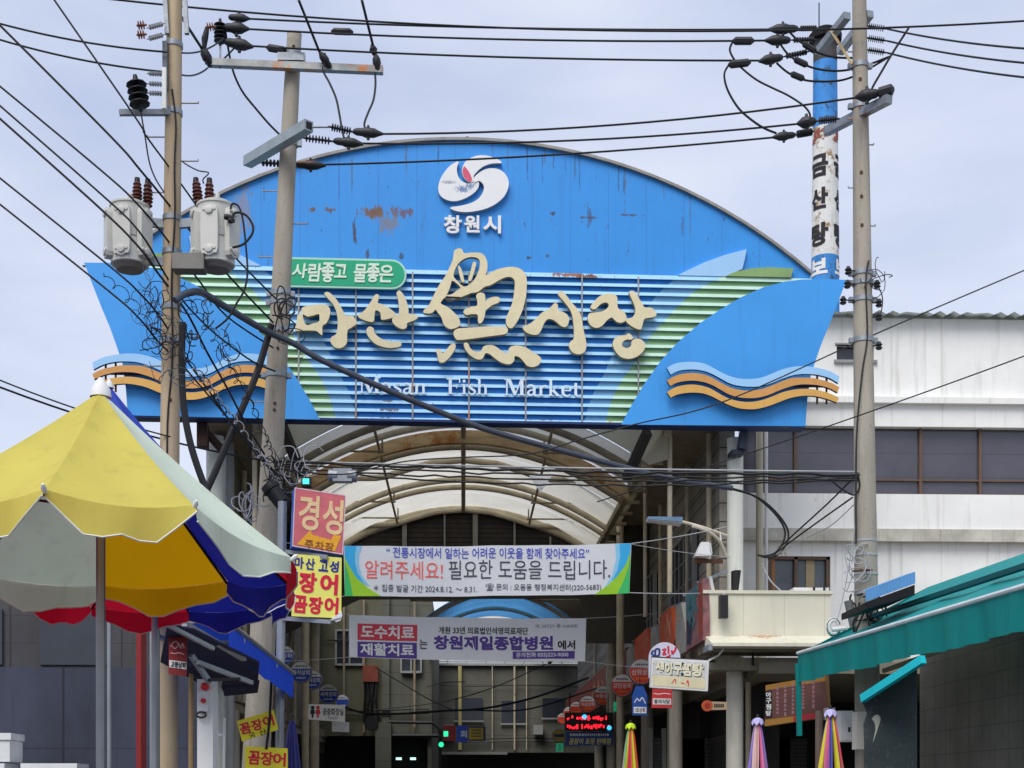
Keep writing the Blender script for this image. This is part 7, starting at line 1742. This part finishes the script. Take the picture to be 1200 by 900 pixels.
# white boxes, post and menu board under the awning
for x0, y0, x1, y1, t, m, lab, dot in ((983, 833, 1000, 869, 16.8, m_white, 'white electric panel box under the teal awning beside the striped umbrella', True), (1004, 834, 1016, 878, 16.2, M('beige_white_board', (206, 202, 192), .7, var=.1), 'beige board standing right of the white electric box', False), (970, 829, 979, 843, 16.9, M('pale_grey_sign_end', (186, 184, 176), .6), 'small pale square box at the end of the menu board', False)):
    F_ = YF(atY(x0, y0, 1).y * 0 + t); T = thing('panel_box', lab, 'box', F_.pt(*F_.hit((x0 + x1) / 2, y1)))
    a, b_ = F_.hit(x0, y1), F_.hit(x1, y0); MB().fbox(F_, a[0], b_[0], a[1], b_[1], -.2, 0).build('case', m, T)
    if dot:
        c = F_.hit(995, 855); MB().fbox(F_, c[0] - .015, c[0] + .015, c[1] - .03, c[1] + .03, .0, .012).build('lock', m_insul, T)
        MB().fbox(F_, a[0] + .02, b_[0] - .02, a[1] + .02, b_[1] - .02, .0, .008).build('door', m_white, T)
mn = thing('menu_board', 'dim brown menu sign with yellow borders and pale lettering beneath the corner soffit', 'menu sign', at(935, 852, 18.4))
FM = Frame(at(932, 830, 18.4), (math.cos(R(-38)), math.sin(R(-38)), 0))
MB().prism(FM, FM.hits([(896, 851), (970, 840), (967, 791), (897, 803)]), -.12, -.004).build('case', M('ochre_border', (150, 106, 40), .6, var=.15), mn)
MB().prism(FM, FM.hits([(896.5, 843), (969.5, 833), (967.5, 798), (897, 809)]), -.003, .001).build('face', M('brown_menu_face', (92, 58, 52), .6, var=.25, scale=4), mn)
MB().prism(FM, FM.hits([(930, 846), (970, 840), (970, 833.5), (930, 839)]), -.003, .002).build('red_strip', M('menu_red', (150, 34, 40), .6), mn)
MB().prism(FM, FM.hits([(896.8, 842), (905, 840.8), (904.5, 808.5), (897, 810)]), .0015, .004).build('dark_column', m_black, mn)
for k, (ch, y) in enumerate((('아', 811), ('구', 818), ('찜', 825), ('탕', 832.5))):
    text(ch, 'letter', FM, (897.8, y, 903.8, y + 6.5), .004, m_rdw, mn, bold=.02)
for cx0 in (910, 919, 928, 940, 952):
    y = 806; s = MB()
    while y < 838: h_ = rnd.uniform(2, 5); s.prism(FM, FM.hits([(cx0, y + h_ - (cx0 - 900) * .15), (cx0 + 2.6, y + h_ - (cx0 - 900) * .15), (cx0 + 2.6, y - (cx0 - 900) * .15), (cx0, y - (cx0 - 900) * .15)]), .0015, .004); y += h_ + 1.5
    s.build('faded_text', M('menu_faded_text', (140, 104, 110), .6), mn)
o = MB().tube([at(960, 900, 17.2), at(960, 833, 17.2)], .05, 10).build('wood_post', M('old_wood_post', (110, 96, 86), .85, var=.25), smooth_=True); tag(o, 'old grey wooden post under the teal awning left of the striped umbrella', 'post')
# small blue canopy by the right pole and odds on the wall
bc = thing('door_canopy', 'small blue ribbed canopy edge sticking out at the right above the teal awning', 'canopy', at(1060, 720, 15.5))
p0, p1 = at(1014, 705, 15.8), at(1072, 684, 15.0)
mb = MB(); vs = []
for i in range(31):
    t = i / 30; p = p0.lerp(p1, t); w_ = .015 * math.cos(i * math.pi); vs += [p + CR * 0 - Vector((0, w_, 0)), p + Vector((0, -w_, .13))]
mb.add(vs, [(2 * i, 2 * i + 2, 2 * i + 3, 2 * i + 1) for i in range(30)]); mb.build('ribbed_edge', M('pale_blue_ribbed_sheet', (106, 164, 214), .5, var=.1), bc, fix=False)
MB().add([p0 + CZ * .13, p1 + CZ * .13, p1 + Vector((.3, 1.2, .3)), p0 + Vector((.3, 1.2, .3))], [(0, 1, 2, 3)]).build('roof_sheet', M('pale_blue_ribbed_sheet', (106, 164, 214)), bc, fix=False)
MB().hexa([p0 - CZ * .09, p1 - CZ * .12, p1 + Vector((0, 1, -.12)), p0 + Vector((0, 1, -.09)), p0 - CZ * .01, p1 - CZ * .01, p1 + Vector((0, 1, -.01)), p0 + Vector((0, 1, -.01))]).build('dark_edge', m_black, bc)
cp = thing('coiled_hose', 'white hose coil and black pipe end hanging above the teal awning', 'hose', at(978, 745, 17.6))
for k in range(3): MB().tube([at(977 + (5.5 + k) * math.cos(a), 735 + (8 + k) * math.sin(a), 17.4 + .02 * k) for a in [j * .5 for j in range(13)]], .02, 6).build('loop', m_white if k != 1 else m_black, cp)
MB().tube([at(994, 704, 17.2), at(1001, 735, 17.2)], .055, 12).build('pipe_end', M('grey_corrugated_pipe', (110, 110, 108), .6, var=.2), cp, smooth_=True)
MB().tube([at(975, 738, 17.3), at(993, 736, 17.3)], .03, 8).build('pipe_end', m_white, cp, smooth_=True)
